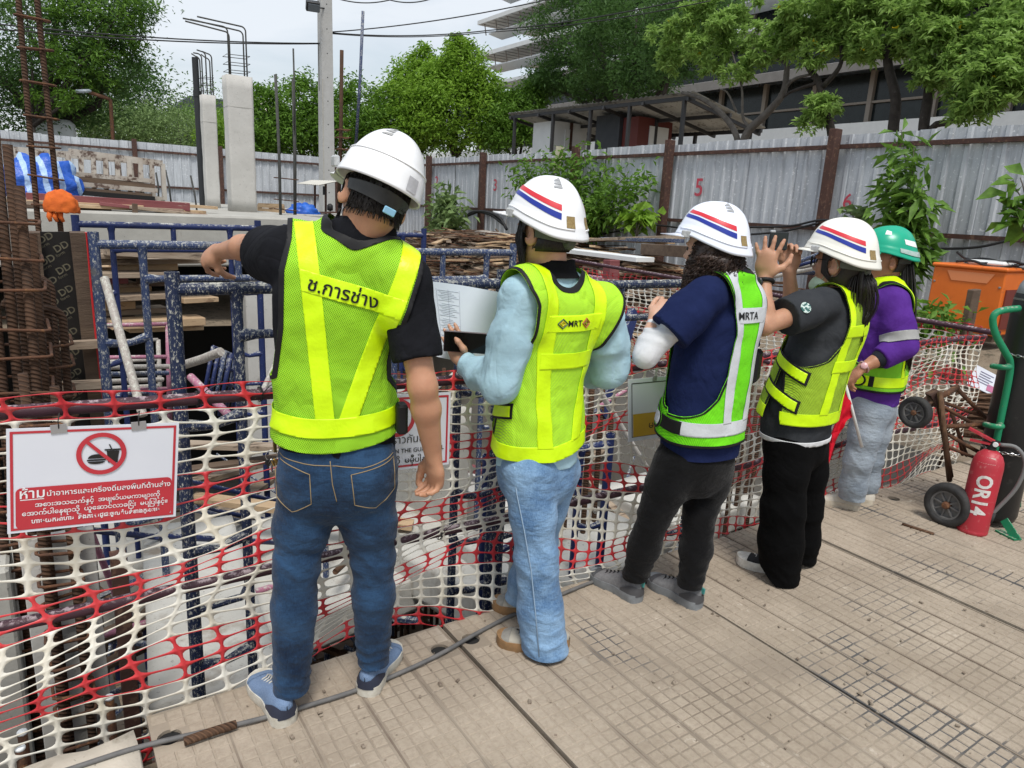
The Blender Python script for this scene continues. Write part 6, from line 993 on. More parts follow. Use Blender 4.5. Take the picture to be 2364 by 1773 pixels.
def denim_mat(name, dark, light, p=(0.35, 0.7), streak=1.0, scale=7):
 b = NB(name); n = b.noise(scale, 5, 0.55); fib = b.noise(260, 3, 0.6, b.mapv((1, 1, 0.35)))
 f = b.math('ADD', b.math('MULTIPLY', n, 0.75), b.math('MULTIPLY', fib, 0.25 * streak))
 b.col(b.mix(b.ramp(f, *p), dark, light)); b.set(rough=0.9, spec=0.15, sheen=0.1); n1 = b.bump(fib, 0.3, 0.003); n2 = b.bump(b.noise(30, 4, 0.55, b.mapv((1, 1, 1.9))), 0.5, 0.012, n1); b.bump(crease(b, 4.2, (.9, .9, 2.0), 0, .12), .4, .005, n2); return b.m
def vest_mat(name, c, hole, rv, pitch=0.0042, mixf=0.75):
 """open knit: rows of small holes over the cloth beneath"""
 b = NB(name); k = 2 * math.pi / pitch
 s1 = b.math('SINE', b.math('MULTIPLY', b.dot((rv[0], rv[1], 0.45)), k)); s2 = b.math('SINE', b.math('MULTIPLY', b.dot((rv[0] * 0.8, rv[1] * 0.8, -1.0)), k))
 h = b.ramp(b.math('MULTIPLY', b.math('ADD', s1, s2), 0.5), 0.05, 0.55)
 var = b.ramp(b.noise(9, 3), 0.35, 0.7); cc = b.mix(var, c, tuple(x * 0.86 for x in c))
 b.col(b.mix(b.math('MULTIPLY', h, mixf), cc, hole)); b.set(rough=0.75, spec=0.3); n1 = b.bump(h, 0.25, 0.002); n2 = b.bump(b.noise(24, 4, 0.5), 0.3, 0.012, n1); b.bump(crease(b, 4.5, (1.3, 1.3, .8)), .35, .010, n2); return b.m
def tape_mat(name, c, rough=0.42):
 b = NB(name); b.col(b.mix(b.ramp(b.noise(16, 3), 0.35, 0.7), c, tuple(x * 0.9 for x in c))); b.set(rough=rough, spec=0.4)
 n1 = b.bump(b.noise(900, 1), 0.1, 0.001); b.bump(b.noise(30, 3), 0.3, 0.008, n1); return b.m
LIME = (0.50, 0.90, 0.012); TAPE = (0.66, 0.98, 0.004)
M_black = mat('black_trim', (0.008, 0.008, 0.009), rough=0.6, spec=0.3)
M_tape = tape_mat('yellow_tape', TAPE); M_silver = tape_mat('silver_tape', (0.62, 0.65, 0.68), 0.35)
M_white = mat('white_shell', (0.86, 0.87, 0.88), (0.82, 0.83, 0.85), 5, rough=0.26, spec=0.5, c3=(0.6, 0.6, 0.58), s3=70, p3=(0.68, 0.74)); M_whiteb = mat('bluish_white_shell', (0.82, 0.86, 0.96), (0.8, 0.84, 0.95), 5, rough=0.22, spec=0.5)
M_cream = mat('cream_shell', (0.84, 0.83, 0.76), (0.79, 0.78, 0.71), 5, rough=0.3); M_green_sh = mat('green_shell', (0.0, 0.33, 0.19), (0.0, 0.38, 0.23), 6, rough=0.3)
M_red = mat('red_sticker', (0.62, 0.025, 0.04), rough=0.35); M_blue = mat('blue_sticker', (0.01, 0.03, 0.3), rough=0.35)
M_gold = mat('gold_label', (0.2, 0.13, 0.04), (0.34, 0.25, 0.1), 300, rough=0.4); M_harn = mat('harness', (0.02, 0.021, 0.022), (0.035, 0.036, 0.036), 30, rough=0.5); M_harng = mat('olive_harness', (0.10, 0.11, 0.09), (0.07, 0.08, 0.065), 20, rough=0.6)
M_hair = mat('dark_hair', (0.008, 0.006, 0.006), (0.016, 0.011, 0.009), 60, rough=0.42, bump=0.6, bscale=300, bdist=0.004, stretch=(1, 1, 0.2)); M_hairb = mat('brown_hair', (0.020, 0.011, 0.008), (0.055, 0.028, 0.018), 30, rough=0.45)
M_eye = mat('eye', (0.02, 0.015, 0.012), rough=0.15); M_lip = mat('lip', (0.30, 0.09, 0.075), rough=0.45); M_brow = mat('brow', (0.02, 0.014, 0.012), rough=0.8)
M_glass = mat('visor_plastic', (0.35, 0.36, 0.36), (0.55, 0.56, 0.56), 60, rough=0.15, spec=0.7)
# ---------------------------------------------------------------- helmets
def ring_interp(pts, a):
 return pchip(np.abs(a), [p[0] for p in pts], [p[1] for p in pts])
class Helmet:
 """shell in its own axes: x right, y forward, z up; M maps to the world"""
 def __init__(s, c, M, kind, sc=1.0): s.c = np.asarray(c, float); s.M = np.asarray(M, float); s.kind = kind; s.sc = sc
 def w(s, L): return s.c + (np.asarray(L, float) * s.sc) @ s.M.T
 def shell(s, th, ph):
  """th: angle from forward (0) to back (pi), signed; ph: 0 rim .. 1 top; returns local points"""
  th = np.asarray(th, float); ph = np.asarray(ph, float); k = s.kind
  cy, sy = np.cos(th), np.sin(th)
  rx, ry, hz = (0.112, 0.138, 0.146) if k != 'round' else (0.106, 0.132, 0.158)
  rim = np.where(np.abs(th) < 0.9, 0.022, 0) * 0 + pchip(np.abs(th), [0, 0.7, 1.25, 1.7, 2.3, 3.1416], [0.020, 0.024, 0.020, 0.000, -0.026, -0.034] if k != 'round' else [0.0, 0.0, 0.0, 0.0, 0.0, 0.0])
  el = ph * np.pi / 2; e = 0.86
  cr = np.cos(el) ** e; z = rim + (hz - rim) * np.sin(el) ** 0.98
  flare = 1 + 0.055 * np.exp(-(ph / 0.07) ** 2) * (1 if k != 'round' else 0.6)
  x = rx * sy * cr * flare; y = ry * cy * cr * flare - 0.004
  if k != 'round':
   rdg = np.exp(-(x / 0.026) ** 4) * np.clip((ph - 0.25) / 0.3, 0, 1); z = z + 0.0075 * rdg; y = y + 0.006 * rdg * np.sign(cy) * (1 - ph)
   ledge = 0.004 * (1 / (1 + np.exp((ph - 0.17) * 120))); x = x * (1 + ledge / 0.11); y = y * (1 + ledge / 0.13)
  else:
   band = 0.0045 / (1 + np.exp((ph - 0.30) * 140)); x = x * (1 + band / 0.11); y = y * (1 + band / 0.13)
  return np.stack([x, y, z], -1)
 def patch(s, th0, th1, ph0, ph1, m, name, parent, off=0.0012, n=(24, 4)):
  t = np.linspace(0, 1, n[0]); q = np.linspace(0, 1, n[1]); T, Q = np.meshgrid(t, q, indexing='ij')
  th = th0 + (th1 - th0) * T; a = np.interp(T, [0, 1], [ph0[0], ph0[1]]); b = np.interp(T, [0, 1], [ph1[0], ph1[1]])
  ph = a + (b - a) * Q
  P = s.shell(th, ph); e = 1e-3; dn = np.cross(s.shell(th + e, ph) - P, s.shell(th, ph + e) - P); dn /= (np.linalg.norm(dn, axis=-1, keepdims=True) + 1e-12)
  out = P - np.array([0, 0, 0.03]); dn *= np.sign((dn * out).sum(-1, keepdims=True)); P = P + dn * off
  mb = MB().grid(s.w(P.reshape(-1, 3)).reshape(P.shape)); o = mb.build(name, m, parent, True); return fix_normals(o)
 def build(s, parent, m, name='helmet'):
  nt_, np_ = 96, 34; th = np.linspace(-np.pi, np.pi, nt_, endpoint=False); ph = np.linspace(0, 1, np_) ** 1.0
  T, Q = np.meshgrid(th, ph, indexing='ij'); P = s.shell(T, Q); V = P.reshape(-1, 3)
  inn = s.shell(th, np.zeros(nt_)) * np.array([0.94, 0.94, 1]) + np.array([0, 0, 0.004]); inn2 = s.shell(th, np.full(nt_, 0.25)) * np.array([0.95, 0.95, 1])
  b0 = len(V); V = np.concatenate([V, inn, inn2]); F = []
  for i in range(nt_):
   j = (i + 1) % nt_
   for k in range(np_ - 1): F.append((i * np_ + k, j * np_ + k, j * np_ + k + 1, i * np_ + k + 1))
   F.append((j * np_, i * np_, b0 + i, b0 + j)); F.append((b0 + j, b0 + i, b0 + nt_ + i, b0 + nt_ + j))
  o = mesh_obj(name, s.w(V), F, m, parent, True); fix_normals(o)
  # peak over the brow
  g = []; thp = np.linspace(-1.15, 1.15, 25)
  for r_ in np.linspace(0, 1, 7):
   row = []
   for t in thp:
    b = s.shell(t, 0.0); ln = (0.056 if s.kind != 'round' else 0.045) * max(0, math.cos(t / 1.15 * math.pi / 2)) ** 0.6
    d = np.array([math.sin(t) * 0.5, math.cos(t), 0]); d /= np.linalg.norm(d)
    row.append(b * np.array([0.985, 0.985, 1]) + d * (0.004 + ln * r_) + np.array([0, 0, 0.002 - 0.010 * r_ + 0.004 * r_ * r_]))
   g.append(row)
  g = np.array(g); mb = MB(); mb.grid(s.w(g.reshape(-1, 3)).reshape(g.shape)); g2 = g - np.array([0, 0, 0.003]); mb.grid(s.w(g2[::-1].reshape(-1, 3)).reshape(g.shape))
  edge = np.stack([g[-1], g2[-1]]); mb.grid(s.w(edge.reshape(-1, 3)).reshape(edge.shape))
  pk = mb.build('peak', m, o, True); fix_normals(pk); return o
 def harness(s, parent, m, knob=True):
  mb = MB(); th = np.linspace(1.85, 2 * np.pi - 1.85, 36); rows = []
  for z, k in ((0.016, 0.79), (-0.004, 0.765), (-0.022, 0.74)):
   b = s.shell(np.where(th > np.pi, th - 2 * np.pi, th), np.zeros(36)); q = np.abs(th - np.pi) / 1.6
   rows.append(np.stack([b[:, 0] * k, b[:, 1] * k, (-0.022 + z * (1 - 0.45 * q))], 1))
  g = np.array(rows); mb.grid(s.w(g.reshape(-1, 3)).reshape(g.shape)); g2 = g * np.array([0.96, 0.96, 1]); mb.grid(s.w(g2[::-1].reshape(-1, 3)).reshape(g.shape))
  h = mb.build('head_band', m, parent, True)
  if knob:
   c = s.w((0, -0.104, -0.042)); ax = s.M @ np.array([0, -1, -0.15]); kb = MB().lathe([(0.001, 0.016), (0.012, 0.015), (0.0185, 0.012), (0.020, 0.004), (0.020, -0.012)], c, ax, 18)
   kk = kb.build('ratchet_knob', m, parent, True)
   r2 = MB()
   for i in range(14):
    a = i * 2 * math.pi / 14; u, v = frame(unit(ax)); p = c + 0.0195 * (math.cos(a) * u + math.sin(a) * v); r2.beam(p + unit(ax) * 0.011, p - unit(ax) * 0.006, 0.003, 0.003)
   r2.build('knob_grip', m, parent)
  return h
# ---------------------------------------------------------------- hands
def hand_sdf(P, wr, d, n, side, L, curl, thumb, spread=0.16, sc=1.0, flat=0.52):
 """wr wrist, d along the hand, n back-of-hand normal, side: direction of the thumb; curl per finger (3 angles)"""
 d = unit(d); side = unit(side - d * (np.asarray(side) @ d)); n = unit(n - d * (np.asarray(n) @ d)); n = unit(n - side * (n @ side))
 pl = 0.088 * sc; c1 = wr + d * pl
 dd = flatchain(P, [wr, wr + d * pl * 0.45, c1 - d * 0.012 * sc], [0.024 * sc, 0.036 * sc, 0.036 * sc], n, flat, 0.02)
 for k, (o, ln) in enumerate(((0.030, 0.072), (0.0105, 0.080), (-0.0095, 0.075), (-0.028, 0.059))):
  b = c1 - d * (0.010 if k != 3 else 0.018) * sc + side * o * sc; a = spread * (0.5 - k / 3.0) * 1.2
  fd = unit(d + side * a); pts = [b]; ang = 0; segs = (0.46, 0.31, 0.23); r_ = [0.0092, 0.0086, 0.0078, 0.0066]
  for q in range(3):
   ang += curl[k][q]; pts.append(pts[-1] + (fd * math.cos(ang) - n * math.sin(ang)) * ln * segs[q] * sc)
  dd = smin(dd, chain(P, [pts[0] - fd * 0.015 * sc] + pts, [0.0095 * sc] + [x * sc * (0.92 if k == 3 else 1) for x in r_], 0.004), 0.0045)
 tb = wr + d * 0.020 * sc + side * 0.022 * sc; tp = [tb]
 for (a, b, c), ln in zip(thumb, (0.042, 0.033, 0.027)): tp.append(tp[-1] + unit(d * a + side * b - n * c) * ln * sc)
 return smin(dd, chain(P, tp, [0.0155 * sc, 0.0125 * sc, 0.0105 * sc, 0.0085 * sc], 0.006), 0.014)
REL = [(0.35, 0.45, 0.3), (0.42, 0.55, 0.35), (0.5, 0.6, 0.4), (0.55, 0.6, 0.4)]
# ---------------------------------------------------------------- head
def head_sdf(P, c, M, s=1.0):
 """c: centre of the skull; columns of M: right, forward, up"""
 L = ((P - np.asarray(c, f32)) @ np.asarray(M, f32)) / f32(s); x, y, z = L[:, 0], L[:, 1], L[:, 2]; ax = np.abs(x); Q = np.stack([ax, y, z], 1)
 d = ell(L, (0, -0.012, 0.02), (0.073, 0.092, 0.088))
 d = smin(d, ell(L, (0, 0.022, -0.045), (0.056, 0.062, 0.072)), 0.04)
 d = smin(d, ell(L, (0, 0.052, -0.098), (0.026, 0.022, 0.020)), 0.03)                       # chin
 d = smin(d, cone(L, (0.045, -0.005, -0.062), (0.02, 0.05, -0.096), 0.016, 0.014), 0.03); d = smin(d, cone(L, (-0.045, -0.005, -0.062), (-0.02, 0.05, -0.096), 0.016, 0.014), 0.03)
 d = smin(d, ell(Q, (0.034, 0.052, -0.032), (0.025, 0.022, 0.024)), 0.02)                    # cheek bones
 d = smin(d, ell(Q, (0.026, 0.074, 0.014), (0.024, 0.010, 0.008)), 0.012)                    # brow
 d = -smin(-d, ell(Q, (0.030, 0.086, -0.004), (0.016, 0.012, 0.010)), 0.012)                 # eye sockets
 d = smin(d, cone(L, (0, 0.080, 0.0), (0, 0.096, -0.032), 0.006, 0.0095), 0.010)             # nose
 d = smin(d, ell(Q, (0.011, 0.086, -0.037), (0.008, 0.009, 0.0065)), 0.006)
 d = smin(d, ell(L, (0, 0.080, -0.062), (0.021, 0.010, 0.0055)), 0.006); d = smin(d, ell(L, (0, 0.078, -0.072), (0.018, 0.011, 0.006)), 0.006)
 e = ell(Q, (0.079, -0.012, -0.018), (0.010, 0.021, 0.034), np.array([[0.85, 0.5, 0], [-0.5, 0.85, -0.12], [0.05, 0.1, 0.99]])); e = -smin(-e, ell(Q, (0.086, -0.004, -0.012), (0.006, 0.011, 0.017)), 0.006)
 d = smin(d, e, 0.006)
 return d * f32(s)
def axes(yaw, tilt=0.0, nod=0.0):
 """columns right, forward, up; yaw from +Y towards +X; tilt leans the head to its right; nod bends it forward"""
 f = np.array([math.sin(yaw), math.cos(yaw), 0]); r = np.array([math.cos(yaw), -math.sin(yaw), 0]); u = np.array([0, 0, 1.0])
 Rn = rot(r, -nod); f, u = Rn @ f, Rn @ u; Rt = rot(f, tilt); r, u = Rt @ r, Rt @ u
 return np.stack([r, f, u], 1)
def eyes(hc, M, s, parent, lids=True):
 for sg in (-1, 1):
  c = hc + M @ (np.array([sg * 0.030, 0.0755, -0.004]) * s)
  MB().lathe([(0.0001, 0.0065 * s), (0.005 * s, 0.005 * s), (0.0075 * s, 0.001 * s), (0.0075 * s, -0.004)], c, M[:, 1], 14).build('eye', M_eye, parent, True)
  pts = [hc + M @ (np.array([sg * x, y, z]) * s) for x, y, z in ((0.014, 0.0855, 0.012), (0.026, 0.0845, 0.018), (0.038, 0.077, 0.018), (0.048, 0.066, 0.012))]
  MB().tube(pts, [0.0015, 0.0028, 0.0025, 0.001], 6).build('eyebrow', M_brow, parent, True)
 pts = [hc + M @ (np.array([x, 0.0905 - 9 * x * x, -0.0675]) * s) for x in np.linspace(-0.02, 0.02, 9)]
 MB().tube(pts, [0.001, .0022, .0034, .004, .0042, .004, .0034, .0022, 0.001], 6).build('lips', M_lip, parent, True)
def strands(name, roots, fn, m, parent, r=0.0022, n=10, sides=4):
 mb = MB()
 for q in roots:
  pts = fn(q, n); k = len(pts); mb.tube(pts, np.linspace(r, r * 0.45, k), sides)
 o = mb.build(name, m, parent, True); o['kind'] = 'stuff'; return o
# ---------------------------------------------------------------- shoes
def shoe(name, heel, toe, sc, mats, parent, z0=0.0, high=0.0, W=1.0, sole_h=0.028, laces=True, tab=None):
 """heel and toe on the ground; mats: upper, sole, accent"""
 heel = np.array([heel[0], heel[1], z0]); toe = np.array([toe[0], toe[1], z0]); f = unit(toe - heel); L = np.linalg.norm(toe - heel); r_ = np.array([f[1], -f[0], 0]); up = np.array([0, 0, 1.0])
 def wdt(t): return W * pchip(t, [0, .012, 0.06, 0.2, 0.45, 0.7, 0.88, 0.97, 1.0], [0.002, .014, 0.028, 0.034, 0.032, 0.044, 0.038, 0.020, 0.004])
 def hgt(t): return pchip(t, [0, 0.04, 0.15, 0.35, 0.5, 0.7, 0.88, 1.0], [0.072 + high, 0.082 + high, 0.086 + high, 0.088 + high, 0.076 + high * .3, 0.056, 0.044, 0.026])
 ts = np.concatenate([np.array([0, .004, .012, .03, .06, .09]), np.linspace(0.12, 0.88, 18)[:-1], np.linspace(0.88, 1, 8)]); 
 # sole
 mb = MB(); rings = []
 for t in ts:
  w = wdt(t) + 0.004; rk = 0.006 * max(0, (t - 0.8) / 0.2) ** 2; c = heel + f * L * t
  rings.append([c - r_ * w * 0.94 + up * rk, c - r_ * w + up * (sole_h * 0.5 + rk), c - r_ * w * 0.97 + up * (sole_h + rk), c + r_ * w * 0.97 + up * (sole_h + rk), c + r_ * w + up * (sole_h * 0.5 + rk), c + r_ * w * 0.94 + up * rk])
 A = np.array(rings); n = 6; V = A.reshape(-1, 3); F = []
 for i in range(len(ts) - 1):
  for k in range(n): F.append((i * n + k, (i + 1) * n + k, (i + 1) * n + (k + 1) % n, i * n + (k + 1) % n))
 F += [tuple(range(n))[::-1], tuple(range((len(ts) - 1) * n, len(ts) * n))]
 mb.add(V, F); g = thing_part(name, parent)
 so = mb.build('sole', mats[1], g, False); autosmooth(so, 50)
 # upper
 rings = []; m = 15; an = np.linspace(0, np.pi, m)
 for t in ts:
  w = wdt(t); h = hgt(t) - sole_h * 0.8; c = heel + f * L * t + up * sole_h * 0.8; e = 0.75 if t > 0.5 else 0.55
  top_w = 1.0 if t > 0.55 else 1 - 0.28 * min(1, (0.55 - t) / 0.3)
  rings.append([c - r_ * w * math.copysign(abs(math.cos(a)) ** e, math.cos(a)) * (1 - (1 - top_w) * math.sin(a)) + up * h * math.sin(a) ** 0.8 for a in an])
 P = np.array(rings); ub = MB().grid(P); uo = ub.build('upper', mats[0], g, True); fix_normals(uo)
 # heel counter and toe cap lie on the upper
 def pt(t, side, hf, off):
  w = wdt(t) + off; h = hgt(t) - sole_h * 0.8 + off; c = heel + f * L * t + up * sole_h * 0.8; e = 0.75 if t > 0.5 else 0.55; a = math.asin(min(1, hf ** 1.25)); tw = 1.0 if t > 0.55 else 1 - 0.28 * min(1, (0.55 - t) / 0.3)
  return c - f * (off if t < 0.03 else 0) + r_ * side * w * math.cos(a) ** e * (1 - (1 - tw) * math.sin(a)) + up * h * hf
 path = [(t, -1) for t in (.30, .26, .2, .14, .09, .05, .02, .006, 0)] + [(t, 1) for t in (.0005, .006, .02, .05, .09, .14, .2, .26, .30)]
 o = MB().grid([[pt(t, s_, hf * (1 - .9 * max(0, (t - .12)) / .18 * .7), .0025) for hf in np.linspace(0.02, .66, 6)] for t, s_ in path]).build('heel_counter', mats[2], g, True); fix_normals(o)
 rr = [[pt(t, 1, hf, .002) for hf in np.linspace(0.02, .999, 8)] + [pt(t, -1, hf, .002) for hf in np.linspace(.999, .02, 8)] for t in np.linspace(.80, .998, 10)]
 o = MB().grid(rr).build('toe_cap', mats[3] if len(mats) > 3 else mats[2], g, True); fix_normals(o)
 if laces:
  for q in range(4):
   t = 0.46 + q * 0.075; c = heel + f * L * t; h = hgt(t) + 0.003
   pts = [c + r_ * s_ * wdt(t) + up * (h - 0.013 * abs(s_ * 2) ** 2) + f * (0.012 if s_ > 0 else 0) for s_ in np.linspace(-0.55, 0.55, 7)]
   MB().tube(pts, 0.0022, 6).build('lace', mats[4] if len(mats) > 4 else mats[1], g, True)
 return g
# ================================================================ people
def bbox(*pts, pad=0.1):
 A = np.array(pts, float); return A.min(0) - pad, A.max(0) + pad
_SURF = {}
def sheet(name, f, lo, hi, res, level, gs, m, parent, t=0.0012, wr=None):
 """cloth: level surface of f cut by the functions gs; near levels of one body share a base surface"""
 key = (id(f), round(float(lo[2]), 3), round(float(hi[2]), 3)); hit = _SURF.get(key)
 if hit is None or abs(hit[2] - level) > 0.012:
  V, Q = snets(f, lo, hi, res, level); hit = (V, tris(Q), level, grad(f, V), f); _SURF[key] = hit
 V0, T0, l0, N0, _ = hit; V, T = clips(V0 + N0 * (level - l0), T0, gs)
 if len(V) == 0: return None
 N = grad(f, V); V2, T2 = thick(V, T, N, t); return mesh_obj(name, V2, T2, m, parent, True)
def solid(name, f, lo, hi, res, m, parent, gs=()):
 V, Q = snets(f, lo, hi, res)
 if gs: V, Q = clips(V, Q, gs)
 return mesh_obj(name, V, Q, m, parent, True)
def joined(name, pieces, m, parent, links=()):
 """one continuous skin: head, neck, arms and the hidden links between them"""
 fs = [p[0] for p in pieces]; lo = np.min([p[1] for p in pieces], 0); hi = np.max([p[2] for p in pieces], 0); bx = [(np.asarray(p[1], f32), np.asarray(p[2], f32)) for p in pieces]
 def f(P):
  d = np.full(len(P), .5, f32)
  for g, (a, b) in zip(fs, bx):
   out = np.maximum(np.maximum(a - P, P - b), 0).max(1); k = out < .02; e = np.maximum(out, .05)
   if k.any(): e = e.astype(f32); w = g(P[k]); e[k] = np.where(out[k] > 0, np.maximum(w, out[k]), w)
   d = np.minimum(d, e)
  for pts, r in links: d = smin(d, chain(P, pts, [r] * len(pts), .02), .015)
  return d
 V, Q = snets(f, lo, hi, min(p[3] for p in pieces), 0.0, 2.2); return mesh_obj(name, V, Q, m, parent, True)
def cloth_text(txt, f, lvl, a, u, v, back, width, m, parent, name='lettering', bold=0.0):
 V, F = text_mesh(txt, 1.0, 'CENTER', bold); s = width / np.ptp(V[:, 0]); V = V * s; V[:, 1] -= (V[:, 1].max() + V[:, 1].min()) / 2; V[:, 0] -= (V[:, 0].max() + V[:, 0].min()) / 2
 bm = bmesh.new(); vs = [bm.verts.new((x, y, 0)) for x, y in V]
 for q in F:
  try: bm.faces.new([vs[i] for i in q])
  except ValueError: pass
 for _ in range(3):
  le = [e for e in bm.edges if e.calc_length() > 0.012]
  if not le: break
  bmesh.ops.subdivide_edges(bm, edges=le, cuts=1); bmesh.ops.triangulate(bm, faces=bm.faces)
 bm.verts.index_update(); W = np.array([q.co[:2] for q in bm.verts]); F = [tuple(q.index for q in fc.verts) for fc in bm.faces]; bm.free()
 P = np.asarray(a) + W[:, :1] * np.asarray(u) + W[:, 1:] * np.asarray(v) + np.asarray(back) * 0.12
 return mesh_obj(name, project(f, P, np.asarray(back), lvl, 40), F, m, parent, True)
def uvz(c, r, fw):
 """body coordinates: across, forward, height"""
 c = np.asarray(c, float)
 return (lambda V: (V[:, :2] - c[:2]) @ r[:2]), (lambda V: (V[:, :2] - c[:2]) @ fw[:2]), (lambda V: V[:, 2])
def seam(P, pts, r):
 pass
# ---------------------------------------------------------------- the man who points, back to the camera
def man():
 root = thing('person', 'man in black polo, lime vest and blue jeans pointing left, seen from behind', 'person', (0.64, 1.87, 0), 'people at the safety net')
 yaw = viewyaw(785) - 0.06; r = np.array([math.cos(yaw), -math.sin(yaw), 0]); fw = np.array([math.sin(yaw), math.cos(yaw), 0]); back = -fw; D = 1.93
 sk = skin_mat('tan_skin', (0.50, 0.265, 0.16), (0.43, 0.21, 0.125))
 H = lambda x, y, d=D: hd(x, y, d)
 def row(x, y, hw, hdp, d=D): p = H(x, y, d); return (p[2], p[:2], hw, hdp)
 rows = [row(779, 1100, .150, .108), row(779, 1040, .156, .112), row(776, 930, .149, .104), row(772, 840, .146, .100), row(772, 740, .155, .106), row(784, 660, .162, .104), row(800, 605, .150, .092), row(815, 565, .105, .075), row(828, 530, .055, .05)]
 sL, sR = H(668, 585, 1.95), H(934, 650, 1.90); eL, wL = H(590, 567, 2.14), H(507, 581, 2.33); eR, wR = H(976, 893, 1.84), H(1001, 1056, 1.90)
 nk0, nk1 = H(826, 560, 1.94), H(862, 455, 1.92)
 def torso(P):
  d = loft(P, rows, r); d = smin(d, cone(P, sL, nk0, .060, .056), .05); d = smin(d, cone(P, sR, nk0, .060, .056), .05); return d
 mL = sL + (eL - sL) * 0.62; mR = sR + (eR - sR) * 0.72
 upv = np.array([0, 0, 1.0])
 def shirt(P):
  d = torso(P); dL = cone(P, sL - upv * .01, mL - upv * .016, .078, .078); dL = np.maximum(dL, (P - mL.astype(f32)) @ unit(eL - sL).astype(f32)); d = smin(d, dL, .035)
  dR = cone(P, sR, mR, .066, .063); dR = np.maximum(dR, (P - mR.astype(f32)) @ unit(eR - sR).astype(f32)); d = smin(d, dR, .03)
  wv = waves(P, 11, 46) * 0.5 + waves(P, 12, 90, [unit(eL - sL), (0, 0, 1)]) * 0.3
  return d - 0.004 + 0.0042 * wv
 sm = cloth_mat('black_polo', (0.007, 0.0075, 0.0095), (0.012, 0.0125, 0.016), weave=1200)
 lo, hi = bbox(sL, sR, mL, mR, H(779, 1100), nk0, pad=.16)
 hemz = H(880, 1048)[2]
 sh = solid('polo_shirt', shirt, lo, hi, .006, sm, root, [lambda V: V[:, 2] - hemz - 0.02 - 0.12 * np.clip(-(uf(V)), 0, .2)]) if False else None
 uf, vf, zf = uvz(H(776, 850), r, fw)
 sh = solid('polo_shirt', shirt, lo, hi, .006, sm, root, [lambda V: V[:, 2] - (H(900, 1050)[2] + 0.035 * np.clip((0.06 - uf(V)) / .1, 0, 1)), lambda V: np.linalg.norm((V - nk0) - np.outer((V - nk0) @ unit(nk1 - nk0), unit(nk1 - nk0)), axis=1) + np.where((V - nk0) @ unit(nk1 - nk0) < -0.02, 1, 0) - 0.052])
 # collar: a folded stand around the neck
 cu = unit(nk1 - nk0); a_, b_ = frame(cu); mb = MB(); rr = []
 for h, q in ((-0.030, .100), (-0.004, .090), (.030, .079), (.044, .074), (.036, .068)):
  rr.append([nk0 + cu * (h + .032) + fw * .004 + q * (math.cos(t) * r * 1.06 + math.sin(t) * fw * .98) - cu * 0.03 * max(0, math.sin(t)) for t in np.linspace(0, 2 * np.pi, 37)])
 co = mb.grid(np.array(rr)).build('collar', sm, sh, True); fix_normals(co)
 # skin
 hk = unit(H(868, 440) - H(850, 500)); hyaw = yaw - 0.20; HM = axes(hyaw, 0.30, 0.06); hc = H(866, 450, 1.93)
 def headneck(P): return smin(head_sdf(P, hc, HM, 1.02), cone(P, nk0 - hk * .04, hc - HM[:, 2] * .05 - HM[:, 1] * .03, .062, .054), .03)
 hdL = unit(H(466, 603, 2.39) - wL); upv = np.array([0, 0, 1.0]); nL = unit(upv * .8 - r * .25 + fw * .3)
 tcam = unit(-fw + r * .5)
 cL = [(.75, .7, .4), (1.0, 1.0, .5), (1.15, 1.15, .6), (1.2, 1.2, .7)]
 def armL(P):
  d = chain(P, [sL, eL, eL + (wL - eL) * .35, wL], [.046, .035, .037, .0245], .02); return smin(d, hand_sdf(P, wL, hdL, nL, tcam, .19, cL, [(.25, .45, .5), (.15, .1, 1), (.0, -.25, 1)], 0.25, .95), .016)
 hdR = unit(H(1006, 1110, 1.92) - wR); nR = unit(r * .85 - fw * .45)
 cR = [(.45, .6, .4), (.55, .75, .5), (.65, .8, .5), (.6, .8, .5)]
 def armR(P):
  d = chain(P, [sR, eR, eR + (wR - eR) * .3, wR], [.045, .037, .038, .024], .02); return smin(d, hand_sdf(P, wR, hdR, nR, unit(fw * .9 - r * .3), .19, cR, [(.7, .6, .35), (1, .15, .3), (1, 0, .35)], 0.2, .97), .014)
 lo1, hi1 = bbox(hc, nk0, pad=.17); bl = bbox(sL, eL, wL, wL + hdL * .16, wL - upv * .10, pad=.07); br = bbox(sR, eR, wR, wR + hdR * .2, wR - r * .06, pad=.07)
 joined('body', [(headneck, lo1, hi1, .005), (armL, *bl, .0042), (armR, *br, .0042)], sk, root, [([nk0 - upv * .05, sL, sL + (eL - sL) * .3], .035), ([nk0 - upv * .05, sR, sR + (eR - sR) * .3], .035)])
 eyes(hc, HM, 1.02, root)
 # short hair at the nape
 def hairf(P): return headneck(P)
 def hl(V): L = (V - hc) @ HM; return np.minimum(np.minimum(.03 - L[:, 2], L[:, 2] + .058 + .5 * np.clip(L[:, 1] + .02, 0, 1)), np.minimum(.045 - L[:, 1] + 0.2 * L[:, 2], 1))
 def hg(V): L = (V - hc) @ HM; d = np.linalg.norm(L - np.array([0, 0, 0]), axis=1); ear = np.minimum(np.linalg.norm((L - [.08, -.01, -.02]) / [1, 1, 1.5], axis=1), np.linalg.norm((L - [-.08, -.01, -.02]) / [1, 1, 1.5], axis=1)); return ear - .030
 hr = sheet('hair', headneck, lo1, hi1, .005, .005, [hl, hg], M_hair, root, .002)
 pts = []; Vh = np.array([v.co for v in hr.data.vertices]) + np.array(wloc(root)); Vh = Vh[nrng.integers(0, len(Vh), 1500)]; Nh = grad(headneck, Vh)
 strands('hair_stubble', list(zip(Vh, Nh)), lambda q, n: np.array([q[0], q[0] + q[1] * .004 - HM[:, 2] * .007, q[0] + q[1] * .005 - HM[:, 2] * .015]), M_hair, root, .0012, 3, 3)
